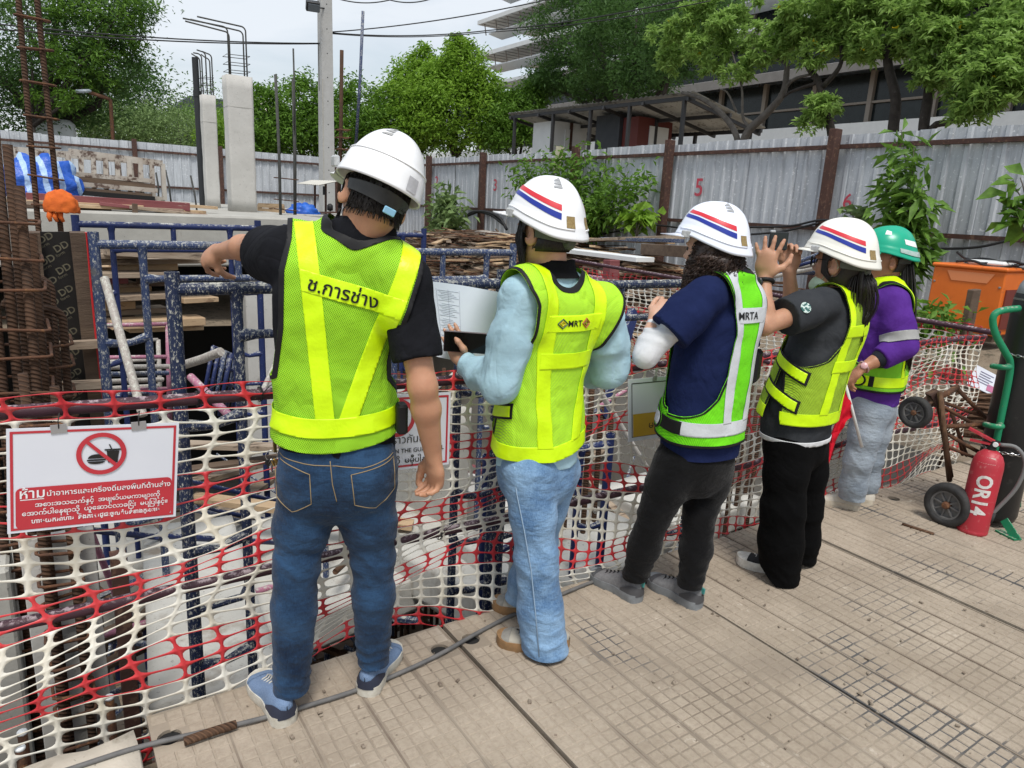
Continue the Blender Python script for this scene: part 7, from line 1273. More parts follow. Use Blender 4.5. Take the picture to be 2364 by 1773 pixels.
 # vest
 capf = lambda P: smin(smin(torso(P), cone(P, sL, sL + (mL - sL) * .35, .070, .074), .04), cone(P, sR, sR + (mR - sR) * .35, .068, .068), .04)
 vb = lambda P: capf(P) + 0.0045 * waves(P, 21, 38) + 0.002 * waves(P, 22, 80)
 us, vs_, _ = uvz(H(778, 800), r, fw)
 zl = [(1100, .6), (905, .6), (875, .21), (853, .172), (742, .152), (617, .146), (549, .126), (480, .12)]; zr = [(1100, .6), (930, .6), (906, .176), (870, .143), (829, .141), (723, .166), (617, .208), (560, .215), (480, .21)]
 zl = [(H(700, y)[2], w) for y, w in zl]; zr = [(H(900, y)[2], w) for y, w in zr]
 def arm_g(V):
  q = us(V); return np.where(q < 0, np.interp(V[:, 2], [p[0] for p in zl], [p[1] for p in zl]) + q, np.interp(V[:, 2], [p[0] for p in zr], [p[1] for p in zr]) - q)
 def neck_g(V): q = (V - nk0) @ cu; return np.linalg.norm((V - nk0) - np.outer(q, cu), axis=1) - 0.094
 zb = H(753, 1016)[2]
 def hem_g(V): return V[:, 2] - zb - 0.012 * np.sin(us(V) * 9 + .6) - 0.035 * np.clip(np.abs(us(V) - .0) / .18, 0, 1) ** 2
 vm = vest_mat('lime_mesh', (0.37, 0.76, 0.02), (0.03, 0.09, 0.012), r[:2], .0052, .9)
 lv = .012
 ve = sheet('vest', vb, lo, hi, .006, lv, [arm_g, neck_g, hem_g], vm, root, .001)
 ed = lambda g, w: (lambda V: w - g(V))
 sheet('edge_binding', vb, lo, hi, .006, lv + .0022, [arm_g, neck_g, hem_g, ed(arm_g, .013)], M_black, ve, .001)
 sheet('edge_binding', vb, lo, hi, .006, lv + .0022, [arm_g, neck_g, hem_g, ed(neck_g, .012)], M_black, ve, .001)
 isb = lambda V: -vs_(V) + .02
 band = lambda g, h: [lambda V: h - g(V), lambda V: h + g(V)]
 def line2(a, b):      # signed distance across a straight strip given by two points on the back (photo px)
  A, B = H(*a), H(*b); ua, ub = (A - H(778, 800)) @ r, (B - H(778, 800)) @ r; n = np.array([B[2] - A[2], -(ub - ua)]); n /= np.linalg.norm(n); return lambda V: (us(V) - ua) * n[0] + (V[:, 2] - A[2]) * n[1]
 gl, gr, gt = line2((704, 545), (752, 1000)), line2((925, 620), (775, 1000)), line2((690, 632), (872, 688))
 low = H(760, 960)[2]; waist = lambda V: V[:, 2] - low - 0.020 * np.clip(np.abs(us(V)) / .18, 0, 1) ** 2 - .006 * np.sin(us(V) * 9 + .6)
 sheet('reflective_strip', vb, lo, hi, .006, lv + .0030, [arm_g, neck_g, isb, *band(gl, .0245), lambda V: waist(V) - .02], M_tape, ve, .0008)
 sheet('reflective_strip', vb, lo, hi, .006, lv + .0030, [arm_g, neck_g, isb, *band(gr, .0245), lambda V: waist(V) - .02], M_tape, ve, .0008)
 gin = [lambda V: gl(V) * (1 if gl(np.array([H(780, 660)]))[0] > 0 else -1) + .0245, lambda V: gr(V) * (1 if gr(np.array([H(780, 660)]))[0] > 0 else -1) + .0245]
 sheet('reflective_strip', vb, lo, hi, .006, lv + .0042, [arm_g, isb, *band(gt, .0265), *gin], M_tape, ve, .0008)
 sheet('reflective_strip', vb, lo, hi, .006, lv + .0048, [*band(waist, .0265)], M_tape, ve, .0008)
 ut = unit(H(872, 688) - H(690, 632)); ut = unit(ut - fw * (ut @ fw)); vt = np.cross(ut, back) * -1; vt = vt if vt[2] > 0 else -vt
 c0 = (H(690, 632) + H(872, 688)) / 2
 tx = cloth_text('ช.การช่าง', vb, lv + .0066, c0 + r * .006, ut, vt, back, .178, M_black, ve, 'lettering', .012)
 # jeans
 hipc = H(778, 1075); kL, kR = H(684, 1300, 1.90), H(862, 1285, 1.97); aL, aR = H(672, 1585, 1.86), H(862, 1520, 1.99); hL, hR = H(712, 1120, 1.93), H(842, 1118, 1.95)
 jr = [row(778, 1192, .075, .06), row(778, 1165, .125, .09), row(778, 1120, .160, .114), row(779, 1060, .164, .117), row(779, 1010, .157, .109), row(779, 985, .152, .104)]
 def jeans(P):
  d = loft(P, jr, r); d = smin(d, ell(P, H(722, 1085, 1.90), (.085, .085, .10)), .04); d = smin(d, ell(P, H(838, 1085, 1.90), (.085, .085, .10)), .04)
  for (h_, k_, a_) in ((hL, kL, aL), (hR, kR, aR)):
   c1 = k_ + (a_ - k_) * .35
   d = smin(d, chain(P, [h_, h_ + (k_ - h_) * .5, k_, c1, a_], [.088, .079, .063, .062, .054], .03), .03)
   t = np.clip((P[:, 2] - a_[2]) / .5, -.2, 2.5)
   kn = np.exp(-((P[:, 2] - k_[2] - .02) / .10) ** 2); an = np.exp(-((P[:, 2] - a_[2] - .04) / .07) ** 2)
   near = np.exp(-(((P - k_.astype(f32))[:, 0]) ** 2 + ((P - k_.astype(f32))[:, 1]) ** 2) / .012)
   d = d + near * (kn * .007 * (np.abs(np.sin(P[:, 2] * 42 + 26 * (P @ r.astype(f32)) + 1.2 * np.sin(30 * (P @ r.astype(f32))))) ** .6 - .6) + an * .009 * (np.abs(np.sin(P[:, 2] * 85 + 20 * (P @ r.astype(f32)) + np.sin(45 * (P @ r.astype(f32))))) ** .6 - .6))
  cr = H(775, 1130); d = d + .004 * np.exp(-(np.abs(P @ r.astype(f32) - cr @ r) / .006) ** 2) * (P[:, 2] > cr[2] - .02)
  return d + .0035 * waves(P, 31, 34) + .005 * (np.abs(waves(P, 33, 60, [(.35, .3, 1), (-.4, .2, 1)])) - .3)
 jm = denim_mat('blue_denim', (0.006, 0.014, 0.034), (0.024, 0.062, 0.13), (0.34, 0.66), 1.2, 9)
 lo, hi = bbox(hipc, kL, kR, aL, aR, H(779, 1010), pad=.15); lo[2] = .035
 jo = solid('jeans', jeans, lo, hi, .006, jm, root, [lambda V: V[:, 2] - np.where((V @ r) < (H(770, 1500) @ r), .082, .098)])
 st = mat('denim_thread', (0.30, 0.22, 0.12), rough=.9)
 def stitch(poly, nm='pocket_seam'):
  P = np.concatenate([np.linspace(H(*poly[i]), H(*poly[i + 1]), 9)[:-1] for i in range(len(poly) - 1)] + [[H(*poly[-1])]]); P = project(jeans, P + back * .15, back, .0005, 40)
  MB().tube(P, .0014, 5).build(nm, st, jo, True)
 stitch([(640, 1028), (712, 1055), (716, 1122), (674, 1147), (640, 1122), (637, 1060)]); stitch([(803, 1060), (905, 1045), (908, 1118), (862, 1150), (812, 1132), (803, 1060)])
 stitch([(757, 1030), (762, 1080), (772, 1122)], 'seat_seam'); stitch([(640, 1022), (700, 1034), (760, 1040)], 'yoke_seam'); stitch([(762, 1040), (830, 1048), (905, 1038)], 'yoke_seam')
 # running shoes
 up = mat('blue_knit', (0.10, 0.17, 0.30), (0.20, 0.28, 0.42), 420, rough=.85, bump=.5, bscale=500, bdist=.003); so = mat('white_sole', (0.62, 0.60, 0.53), (0.45, 0.42, 0.35), 30, rough=.6); na = mat('navy_counter', (0.02, 0.026, 0.05), rough=.6)
 hl_, tl_, hr_, tr_ = at_z(664, 1678), at_z(600, 1575), at_z(842, 1610), at_z(912, 1492)
 def ext(h, t, L=.262): d = unit(t - h); return h, h + d * L
 h, t = ext(hl_, tl_); shoe('shoe', h, t, 1, (up, so, na, up, so), root, W=1.12, sole_h=.034)
 h, t = ext(hr_, tr_); shoe('shoe', h, t, 1, (up, so, na, up, so), root, W=1.12, sole_h=.034)
 # helmet
 he = Helmet(hc + HM[:, 2] * .014 - HM[:, 1] * .006, axes(hyaw, 0.42, 0.02), 'round', 1.0); ho = he.build(root, M_white, 'helmet'); he.harness(ho, M_harn, False)
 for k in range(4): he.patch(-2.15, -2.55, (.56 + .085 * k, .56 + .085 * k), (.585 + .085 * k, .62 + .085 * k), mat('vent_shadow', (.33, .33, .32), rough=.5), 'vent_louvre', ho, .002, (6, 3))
 he.patch(2.92, 2.60, (.04, .04), (.19, .19), mat('grey_label', (.42, .42, .44), (.5, .5, .52), 90, rough=.4), 'label_sticker', ho, .0018, (10, 4))
 MB().tube([he.w(he.shell(t, .285) * np.array([1.012, 1.012, 1])) for t in np.linspace(-math.pi, math.pi, 60, endpoint=False)], .0022, 6, closed=True).build('rim_ridge', M_white, ho, True)
 c = he.w((-.108, .085, .028)); MB().box(c, (.014, .045, .03), rz=-hyaw, bev=.004).build('visor_clip', M_glass, ho)
 c = he.w((.012, -.1325, -.055)); MB().box(c, (.032, .005, .018), M=he.M @ rot((1, 0, 0), .15), bev=.002).build('head_band_badge', mat('pale_blue', (.25, .5, .68), rough=.4), ho)
 # phone pouch, clip and keys on the belt
 mb = MB().box(H(927, 965, 1.90), (.03, .05, .085), rz=-yaw, bev=.006); mb.build('belt_pouch', M_black, root)
 ks = thing_part('key_ring', root); brass = mat('brass', (.35, .23, .07), rough=.35, metal=.9); stl = mat('steel', (.5, .5, .5), rough=.3, metal=1)
 a = H(634, 1020, 1.90); MB().beam(a + [0, 0, .03], a - [0, 0, .03], .012, .008).build('snap_hook', brass, ks)
 b = H(627, 1052, 1.90); MB().tube([b + .016 * (math.cos(t) * r + math.sin(t) * upv) for t in np.linspace(0, 6.283, 20, endpoint=False)], .0014, 5, closed=True).build('ring', stl, ks, True)
 for i, (x, y) in enumerate(((617, 1080), (628, 1088), (634, 1076))):
  e = H(x, y, 1.90); MB().beam(b - upv * .012, e, .010, .003).lathe([(.009, -.002), (.011, 0), (.009, .002)], b - upv * .02 + r * (i - 1) * .008, fw, 12).build('key', (M_black, stl, brass)[i], ks)
 return root
man()
# ---------------------------------------------------------------- the four women: one figure builder, each with her own pose, clothes and things
class Fig:
 def __init__(s, label, px, alpha, d, loc, res=.0065):
  s.root = thing('person', label, 'person', loc, 'people at the safety net'); s.D = d; s.res = res
  y = viewyaw(px) - alpha; s.yaw = y; s.r = np.array([math.cos(y), -math.sin(y), 0]); s.fw = np.array([math.sin(y), math.cos(y), 0]); s.up = np.array([0, 0, 1.0])
  s.vy = viewyaw(px); s.vd = np.array([math.sin(s.vy), math.cos(s.vy), 0])
 def H(s, x, y, d=None): return hd(x, y, s.D if d is None else d)
 def torso(s, rows, sL, sR, nk, sr=.052, nr=.05):
  R_ = []
  for x, y, a, b in rows: p = s.H(x, y); R_.append((p[2], p[:2], a, b))
  s.rows = R_; s.sL, s.sR, s.nk = sL, sR, nk
  def f(P):
   d = loft(P, R_, s.r, 2.3); d = smin(d, cone(P, sL, nk, sr, nr), .05); return smin(d, cone(P, sR, nk, sr, nr), .05)
  s.tf = f; c = s.H(rows[len(rows) // 2][0], rows[len(rows) // 2][1]); s.us, s.vs, _ = uvz(c, s.r, s.fw); s.cc = c
  s.lo, s.hi = bbox(*[(q[1][0], q[1][1], q[0]) for q in R_], sL, sR, pad=.20)
  s.lo[2] = min(q[0] for q in R_) - .03; s.hi[2] = nk[2] + .09
  s.czs = [q[0] for q in R_]; s.cxs = [q[1][0] for q in R_]; s.cys = [q[1][1] for q in R_]
  s.u = lambda V: (V[:, 0] - pchip(V[:, 2], s.czs, s.cxs)) * s.r[0] + (V[:, 1] - pchip(V[:, 2], s.czs, s.cys)) * s.r[1]
  s.v = lambda V: (V[:, 0] - pchip(V[:, 2], s.czs, s.cxs)) * s.fw[0] + (V[:, 1] - pchip(V[:, 2], s.czs, s.cys)) * s.fw[1]
 def shirt(s, name, m, sleeves, hem, k=.03, wr=(.0045, 40), off=.004, neck=.05, extra=None):
  """sleeves: list of (points, radii)"""
  g = np.random.default_rng(5)
  def f(P):
   d = s.tf(P)
   for pts, rad in sleeves:
    e = chain(P, pts, rad, .02); a = unit(pts[-1] - pts[-2]).astype(f32); e = np.maximum(e, (P - pts[-1].astype(f32)) @ a); d = smin(d, e, k)
   d = d - off + wr[0] * waves(P, 41, wr[1]) + wr[0] * .45 * waves(P, 43, wr[1] * 2.3)
   return extra(P, d) if extra else d
  s.sf = f; lo, hi = s.lo.copy(), s.hi.copy()
  for pts, rad in sleeves:
   for p, q in zip(pts, rad): lo = np.minimum(lo, p - q - .03); hi = np.maximum(hi, p + q + .03)
  cu = np.array([0, 0, 1.0])
  return solid(name, f, lo, hi, s.res, m, s.root, [lambda V: V[:, 2] - (hem(V) if callable(hem) else hem) + np.where(np.linalg.norm(V[:, :2] - s.cc[:2], axis=1) > .24, 9, 0), lambda V: np.linalg.norm(V[:, :2] - s.nk[:2], axis=1) - neck + np.where(V[:, 2] < s.nk[2] - .05, 9, 0)])
 def collar(s, m, parent, R0=.062, h=.045, tilt=None, nm='collar'):
  cu = s.up if tilt is None else unit(tilt); rr = []
  for q, z in ((1.32, -.02), (1.12, .3), (1.02, .8), (1.0, 1.0), (.94, .9)):
   rr.append([s.nk + cu * (h * z) + R0 * q * (math.cos(t) * s.r * 1.08 + math.sin(t) * s.fw) - cu * .02 * max(0, math.sin(t)) for t in np.linspace(0, 2 * np.pi, 33)])
  o = MB().grid(np.array(rr)).build(nm, m, parent, True); fix_normals(o); return o
 def head(s, hx, hy, hdist, ha, tilt, nod, sk, sc=1.0, arms=(), links=()):
  s.hc = s.H(hx, hy, hdist); s.HM = axes(s.vy - ha, tilt, nod); s.hs = sc; s.hyaw = s.vy - ha
  hc, HM = s.hc, s.HM
  def f(P): return smin(head_sdf(P, hc, HM, sc), cone(P, s.nk - s.up * .05, hc - HM[:, 2] * .05 - HM[:, 1] * .025, .056, .047), .03)
  s.hf = f; lo, hi = bbox(hc, s.nk, pad=.16); s.hlo, s.hhi = lo, hi
  s.body = joined('body', [(f, lo, hi, .0045)] + list(arms), sk, s.root, links); eyes(hc, HM, sc, s.root)
 def L(s, V): return (V - s.hc) @ s.HM / s.hs
 def W(s, p): return s.hc + s.HM @ (np.asarray(p, float) * s.hs)
 def caphair(s, low=-.07, front=.035, m=None, lvl=.006):
  def hl(V): L = s.L(V); return np.minimum(np.minimum(.06 - L[:, 2], L[:, 2] - low - .9 * np.clip(L[:, 1] + .015, 0, 1)), front - L[:, 1])
  def hg(V): L = s.L(V); return np.minimum(*[np.linalg.norm((L - [q * .08, -.012, -.02]) / [1.4, 1, 1.5], axis=1) for q in (-1, 1)]) - .026
  return sheet('hair', s.hf, s.hlo, s.hhi, .005, lvl, [hl, hg], m or M_hair, s.root, .003)
 def helmet(s, m, sc=.97, up=.018, back=.006, tilt=0.0, nod=0.0, ha=0.0, kind='vented', knob=True, hm=None):
  he = Helmet(s.hc + s.HM[:, 2] * up - s.HM[:, 1] * back, s.HM @ rot((1, 0, 0), -nod) @ rot((0, 0, 1), ha) @ rot((0, 1, 0), tilt), kind, sc); s.he = he
  ho = he.build(s.root, m, 'helmet'); he.harness(ho, hm or M_harng, knob); return he, ho
 def stripes(s, he, ho, vents=True):
  for sg in (-1, 1):
   he.patch(sg * .58, sg * 2.52, (.46, .31), (.54, .385), M_red, 'red_stripe', ho, .0012, (30, 4)); he.patch(sg * .58, sg * 2.52, (.355, .205), (.43, .28), M_blue, 'blue_stripe', ho, .0012, (30, 4))
   he.patch(sg * 2.66, sg * 2.92, (.13, .13), (.26, .26), M_gold, 'gold_label', ho, .0012, (8, 4))
   pts = [he.w(he.shell(sg * t, .115) * 1.006) for t in np.linspace(.75, 2.9, 30)]; MB().tube(pts, .0028, 6).build('rim_ridge', ho.data.materials[0], ho, True)
   c = he.w((sg * .108, .062, .026)); MB().box(c, (.013, .034, .026), M=he.M, bev=.003).build('visor_clip', M_glass, ho)
   for k in range(3 if vents else 0): he.patch(sg * (2.25 + .0 * k), sg * 2.62, (.63 + .075 * k, .63 + .075 * k), (.665 + .075 * k, .70 + .075 * k), mat('vent_grey', (.30, .31, .32), rough=.5), 'vent_louvre', ho, .002, (6, 3))
  pts = [he.w(he.shell(np.pi if t > 0 else 0.0, 1 - abs(t)) + [0, 0, .001]) for t in np.linspace(-.55, .7, 24)]
 def legs(s, m, hipc, hips, legs, hem, wr=(.003, 38), name='jeans', flare=None, res=None, topz=None):
  R_ = []
  for x, y, a, b in hips: p = s.H(x, y); R_.append((p[2], p[:2], a, b))
  def f(P):
   d = loft(P, R_, s.r, 2.2)
   for pts, rad in legs:
    d = smin(d, chain(P, pts, rad, .03), .025); k_ = pts[len(pts) // 2]; a_ = pts[-1]
    near = np.exp(-((P[:, 0] - k_[0]) ** 2 + (P[:, 1] - k_[1]) ** 2) / .010); lat = P @ (s.vd[[1, 0, 2]] * np.array([1, -1, 0])).astype(f32)
    d = d + near * np.exp(-((P[:, 2] - k_[2]) / .11) ** 2) * wr[0] * 2.2 * (np.abs(np.sin(P[:, 2] * 40 + 22 * lat + np.sin(30 * lat))) ** .6 - .6)
    near = np.exp(-((P[:, 0] - a_[0]) ** 2 + (P[:, 1] - a_[1]) ** 2) / .012); d = d + near * np.exp(-((P[:, 2] - a_[2] - .05) / .08) ** 2) * wr[0] * 2.2 * (np.abs(np.sin(P[:, 2] * 62 + 18 * lat + np.sin(40 * lat))) ** .6 - .6)
   return d + wr[0] * waves(P, 51, wr[1], [(1, .2, .25), (.2, 1, .2), (.5, .5, .9)]) + wr[0] * .5 * waves(P, 52, wr[1] * 2.2)
  s.jf = f; al = [p for pts, _ in legs for p in pts] + [np.array([q[1][0], q[1][1], q[0]]) for q in R_]
  lo, hi = bbox(*al, pad=.16); lo[2] = .0; hi[2] = max(q[0] for q in R_) + .02
  return solid(name, f, lo, hi, res or s.res, m, s.root, [lambda V: V[:, 2] - hem(V)])
 def vest(s, vm, lvl, arm_g, neck_g, hem_g, edge=.012, wr=(.005, 34), extra=(), caps=()):
  def base(P):
   d = s.tf(P)
   for a, b, q in caps: d = smin(d, cone(P, a, b, q, q), .04)
   return d
  s.vb = lambda P: base(P) + wr[0] * waves(P, 61, wr[1]) + wr[0] * .4 * waves(P, 62, wr[1] * 2.4)
  s.lv = lvl; gs = [arm_g, neck_g, hem_g, *extra]; s.gs = gs
  ve = sheet('vest', s.vb, s.lo, s.hi, s.res, lvl, gs, vm, s.root, .001); s.ve = ve
  if edge:
   for g in (arm_g, neck_g, hem_g, *extra):
    sheet('edge_binding', s.vb, s.lo, s.hi, s.res, lvl + .0022, gs + [lambda V, g=g: edge - g(V)], M_black, ve, .001)
  return ve
 def strip(s, m, gs, dz=.003, clipv=True, name='reflective_strip'):
  return sheet(name, s.vb, s.lo, s.hi, s.res, s.lv + dz, (s.gs if clipv else []) + list(gs), m, s.ve, .0008)
def band(g, h): return [lambda V: h - g(V), lambda V: h + g(V)]
def polyw(pts): xs, ys = zip(*sorted(pts)); return lambda z: np.interp(z, xs, ys)
# ================= woman with the drawing and the phone
def woman_drawing():
 s = Fig('woman in pale blue jacket and light wide jeans holding a drawing and phone', 1275, .66, 2.28, (1.40, 1.87, 0)); H = s.H; root = s.root
 sk = skin_mat('light_skin', (0.56, 0.32, 0.21), (0.48, 0.25, 0.16))
 sL, sR, nk = H(1208, 684, 2.18), H(1388, 720, 2.37), H(1278, 636, 2.28)
 s.torso([(1240, 1060, .140, .110), (1243, 1000, .137, .106), (1252, 900, .124, .092), (1264, 800, .126, .092), (1274, 720, .134, .092), (1280, 675, .115, .08), (1280, 645, .06, .055)], sL, sR, nk, .050, .040)
 eL, wL = H(1150, 884, 2.16), H(1074, 838, 2.36); eR, wR = H(1410, 850, 2.42), H(1330, 868, 2.58)
 jk = cloth_mat('pale_blue_nylon', (0.40, 0.58, 0.66), (0.34, 0.52, 0.61), rough=.55, weave=700, bump=.06, scale=10)
 aL = sL + (eL - sL) * .5
 def puff(P, d):
  g = .022 * np.abs(waves(P, 71, 22, warp=2.5)) ** .85 + .006 * np.abs(waves(P, 72, 48)) - .006; k = np.clip((np.linalg.norm(P[:, :2] - s.cc[:2], axis=1) - .13) / .06, 0, 1) ; return d + g * k
 so = s.shirt('jacket', jk, [([sL, aL, eL, eL + (wL - eL) * .5, wL], [.066, .065, .060, .052, .035]), ([sR, sR + (eR - sR) * .5, eR, wR], [.066, .070, .066, .042])], H(1240, 1062)[2], wr=(.004, 34), extra=puff)
 s.collar(cloth_mat('black_scarf', (.008, .008, .009)), so, .062, .052)
 dL = unit(H(1050, 800, 2.43) - wL); nL = unit(s.vd * .9 + s.r * .1)          # palm to the camera side, holding the phone
 cam = -s.vd; lat = np.array([s.vd[1], -s.vd[0], 0])
 def hL(P): return smin(chain(P, [eL + (wL - eL) * .6, wL], [.034, .024], .01), hand_sdf(P, wL, unit(-lat * .45 + s.up * .65 + s.vd * .35), unit(s.vd - lat * .3), unit(lat * .9 + s.up * .5), .18, [(.02, .1, .1), (.02, .1, .1), (.02, .12, .1), (.02, .15, .1)], [(.5, .1, 1.0), (1, -.1, .45), (1, -.12, .0)], .1, .92), .012)
 s.head(1258, 531, 2.28, .88, .02, .02, sk, .97, [(hL, *bbox(wL, eL + (wL - eL) * .6, wL + dL * .2, wL + s.up * .12, pad=.06), .0045)], [([nk - s.up * .05, sL, eL, eL + (wL - eL) * .7], .03)])
 s.caphair(-.055, .05)
 # hair hanging before the ear and over the nape
 rts = [s.W((-.066 - .006 * rnd.random(), .024 + .022 * rnd.random(), .03)) for _ in range(46)]
 strands('hair_lock', rts, lambda q, n: np.array([q + s.HM @ (np.array([-.012 * math.sin(3 * t), .006 * math.sin(5 * t) - .01 * t, -.15 * t]) * (0.7 + .5 * ((q[0] * 977) % 1))) for t in np.linspace(0, 1, 8)]), M_hair, root, .0016)
 rts = [s.W((.075 * math.cos(a), -.02 - .075 * math.sin(a), -.02)) for a in np.linspace(.2, 2.9, 160)]
 strands('hair_lock', rts, lambda q, n: np.array([q + s.HM @ np.array([0, .012 * t, -.045 * t]) + (q - s.hc) * .06 * math.sin(t * 3) for t in np.linspace(0, 1, 6)]), M_hair, root, .0018)
 mk = cloth_mat('black_mask', (.010, .010, .011), rough=.8)
 def mg(V): L = s.L(V); return np.minimum(np.minimum(-.012 - L[:, 2], L[:, 1] - .006 + .5 * (L[:, 2] + .05) * (L[:, 2] < -.05)), L[:, 2] + .125)
 mo = sheet('face_mask', s.hf, s.hlo, s.hhi, .005, .007, [mg], mk, root, .001)
 for sg in (-1, 1):
  MB().tube([s.W((sg * .058, .008, -.03)), s.W((sg * .074, -.006, .0)), s.W((sg * .082, -.022, .008)), s.W((sg * .084, -.03, -.012)), s.W((sg * .074, -.02, -.045)), s.W((sg * .055, .01, -.085))], .0012, 5).build('ear_loop', mk, mo, True)
 he, ho = s.helmet(M_white, .97, .016, .004, nod=-.10); s.stripes(he, ho)
 # vest
 vm = vest_mat('lime_mesh_b', LIME, (.10, .22, .10), s.r[:2], .0050, .72); z = lambda y: H(1270, y)[2]
 wl = polyw([(z(1100), .5), (z(935), .5), (z(915), .19), (z(880), .155), (z(780), .140), (z(690), .150), (z(655), .172), (z(600), .18)]); wr_ = polyw([(z(1100), .5), (z(925), .5), (z(905), .19), (z(860), .150), (z(780), .170), (z(720), .205), (z(680), .225), (z(600), .22)])
 arm_g = lambda V: np.where(s.u(V) < 0, wl(V[:, 2]) + s.u(V), wr_(V[:, 2]) - s.u(V))
 neck_g = lambda V: np.linalg.norm((V - nk)[:, :2], axis=1) - .088 + .4 * np.clip(nk[2] - .04 - V[:, 2], 0, 1) + np.where(s.v(V) > .04, -.0, 0)
 hem_g = lambda V: V[:, 2] - z(1034) - .05 * np.clip(s.v(V) / .12, 0, 1) - .03 * np.clip(s.u(V) / .16, -.2, 1)
 slit = lambda V: np.where((s.u(V) < 0) & (V[:, 2] < z(890)), np.abs(s.v(V) - .030 - .25 * (z(890) - V[:, 2])) - .012 - .10 * (z(890) - V[:, 2]), .3)
 s.vest(vm, .016, arm_g, neck_g, hem_g, .011, extra=(slit,), wr=(.008, 26), caps=((sL, sL + (eL - sL) * .2, .073), (sR, sR + (eR - sR) * .25, .074)))
 isb = lambda V: .03 - s.v(V)
 wz0 = z(1018); waist = lambda V: V[:, 2] - wz0 - .05 * np.clip(s.v(V) / .12, 0, 1) - .03 * np.clip(s.u(V) / .16, -.2, 1)
 s.strip(M_tape, [*band(waist, .027)], .003)
 aw = lambda V: waist(V) - .02
 for u0, u1 in ((-.082, -.055), (.105, .055)):
  ul = lambda V, u0=u0, u1=u1: s.u(V) - np.interp(V[:, 2], [z(1030), z(800), z(640)], [u1, u0, u0 * 1.12]); s.strip(M_tape, [isb, *band(ul, .0245), aw], .0034)
 tz = z(733); top = lambda V: V[:, 2] - tz + .0 * s.u(V); inn = lambda V: .11 - np.abs(s.u(V) - .012)
 s.strip(M_tape, [isb, *band(top, .026), inn], .0042); mid = lambda V: V[:, 2] - z(818); s.strip(M_tape, [isb, *band(mid, .026), lambda V: .10 - np.abs(s.u(V) - .005)], .0042)
 cT = np.array([np.interp(tz, s.czs[::-1], s.cxs[::-1]), np.interp(tz, s.czs[::-1], s.cys[::-1]), tz]) + s.r * .015
 cloth_text('MRT', s.vb, s.lv + .0062, cT, s.r, s.up, -s.fw, .052, M_black, s.ve, 'lettering', .02)
 for sg, cols in ((-1, (lin((20, 40, 60)), lin((200, 160, 20)))), (1, (lin((180, 30, 50)), lin((120, 60, 20))))):
  for q, (cc_, rad) in enumerate(zip(cols, (.015, .007))):
   p0 = cT + s.r * sg * .045; pts = [p0 + rad * (math.cos(t) * s.r * 1.15 + math.sin(t) * s.up) - s.fw * .12 for t in (0, 1.571, 3.1416, 4.712)]
   pts = np.concatenate([np.linspace(pts[i], pts[(i + 1) % 4], 5)[:-1] for i in range(4)]); MB().tube(project(s.vb, pts, -s.fw, s.lv + .0062, 40), .0017, 4, closed=True).build('emblem', mat('emblem%d%d' % (sg, q), cc_, rough=.5), s.ve)
 # side tabs with yellow tape
 for y, x0, x1 in ((876, -.15, -.02), (940, -.06, .115)):
  gt = lambda V, y=y: V[:, 2] - z(y) + .22 * (s.v(V) - .02); ex = lambda V, x0=x0, x1=x1: np.minimum(x1 - (-s.v(V) + .02) if False else (.075 - np.abs(s.v(V) - .02)), -s.u(V))
  s.strip(M_black, [*band(gt, .026), ex], .0052, False, 'side_tab'); s.strip(M_tape, [*band(gt, .018), lambda V, e=ex: e(V) - .008], .0066, False)
 # wide jeans
 jm = denim_mat('light_denim', (0.07, 0.15, 0.29), (0.26, 0.42, 0.62), (.36, .66), 1.1, 8)
 l1 = ([H(1222, 1085, 2.20), H(1230, 1190, 2.20), H(1238, 1290, 2.21), H(1248, 1400, 2.22), H(1258, 1500, 2.22)], [.080, .074, .071, .077, .084]); l2 = ([H(1290, 1085, 2.36), H(1262, 1170, 2.38), H(1240, 1250, 2.42), H(1220, 1340, 2.46), H(1205, 1420, 2.49)], [.080, .072, .068, .074, .082])
 jo = s.legs(jm, None, [(1240, 1160, .08, .06), (1240, 1130, .128, .098), (1240, 1080, .145, .112), (1240, 1020, .136, .102)], [l1, l2], lambda V: .022 + .22 * np.clip((V - H(1262, 1495, 2.22)) @ s.fw, 0, .2), (.0038, 26))
 P = np.array([H(x, y, 2.21) for x, y in ((1190, 1060), (1196, 1120), (1213, 1200), (1228, 1290), (1238, 1390), (1246, 1488))]); P = project(s.jf, P - s.vd * .12, -s.vd, .001, 40); MB().tube(P, .0022, 5).build('side_seam', mat('pale_seam', (.30, .42, .55), rough=.9), jo, True)
 up = mat('beige_leather', (.40, .37, .31), (.33, .31, .26), 30, rough=.75, bump=.1, bscale=120); sl = mat('tan_sole', (.30, .17, .075), (.22, .13, .06), 40, rough=.7); gy = mat('grey_suede', (.27, .26, .23), (.22, .21, .19), 60, rough=.9)
 a, b = at_z(1312, 1508), at_z(1152, 1482); shoe('shoe', a, a + unit(b - a) * .262, 1, (up, sl, sl, gy, M_black), root, sole_h=.036, W=1.05)
 a, b = at_z(1262, 1420), at_z(1136, 1400); a = b + unit(a - b) * .26; shoe('shoe', a, b, 1, (up, sl, sl, gy, M_black), root, sole_h=.036, W=1.05)
 # the phone and the drawing in her hands: things of their own
 ph = thing('phone', 'black phone held sideways in front of the white drawing', 'phone', H(1075, 805, 2.35)); c = H(1075, 790, 2.35); u = unit(H(1121, 770, 2.40) - H(1020, 763, 2.40)); v = np.cross(s.vd, u); v = v if v[2] > 0 else -v; v = unit(v - s.vd * (v @ s.vd)); Mx = np.stack([u, s.vd, v], 1)
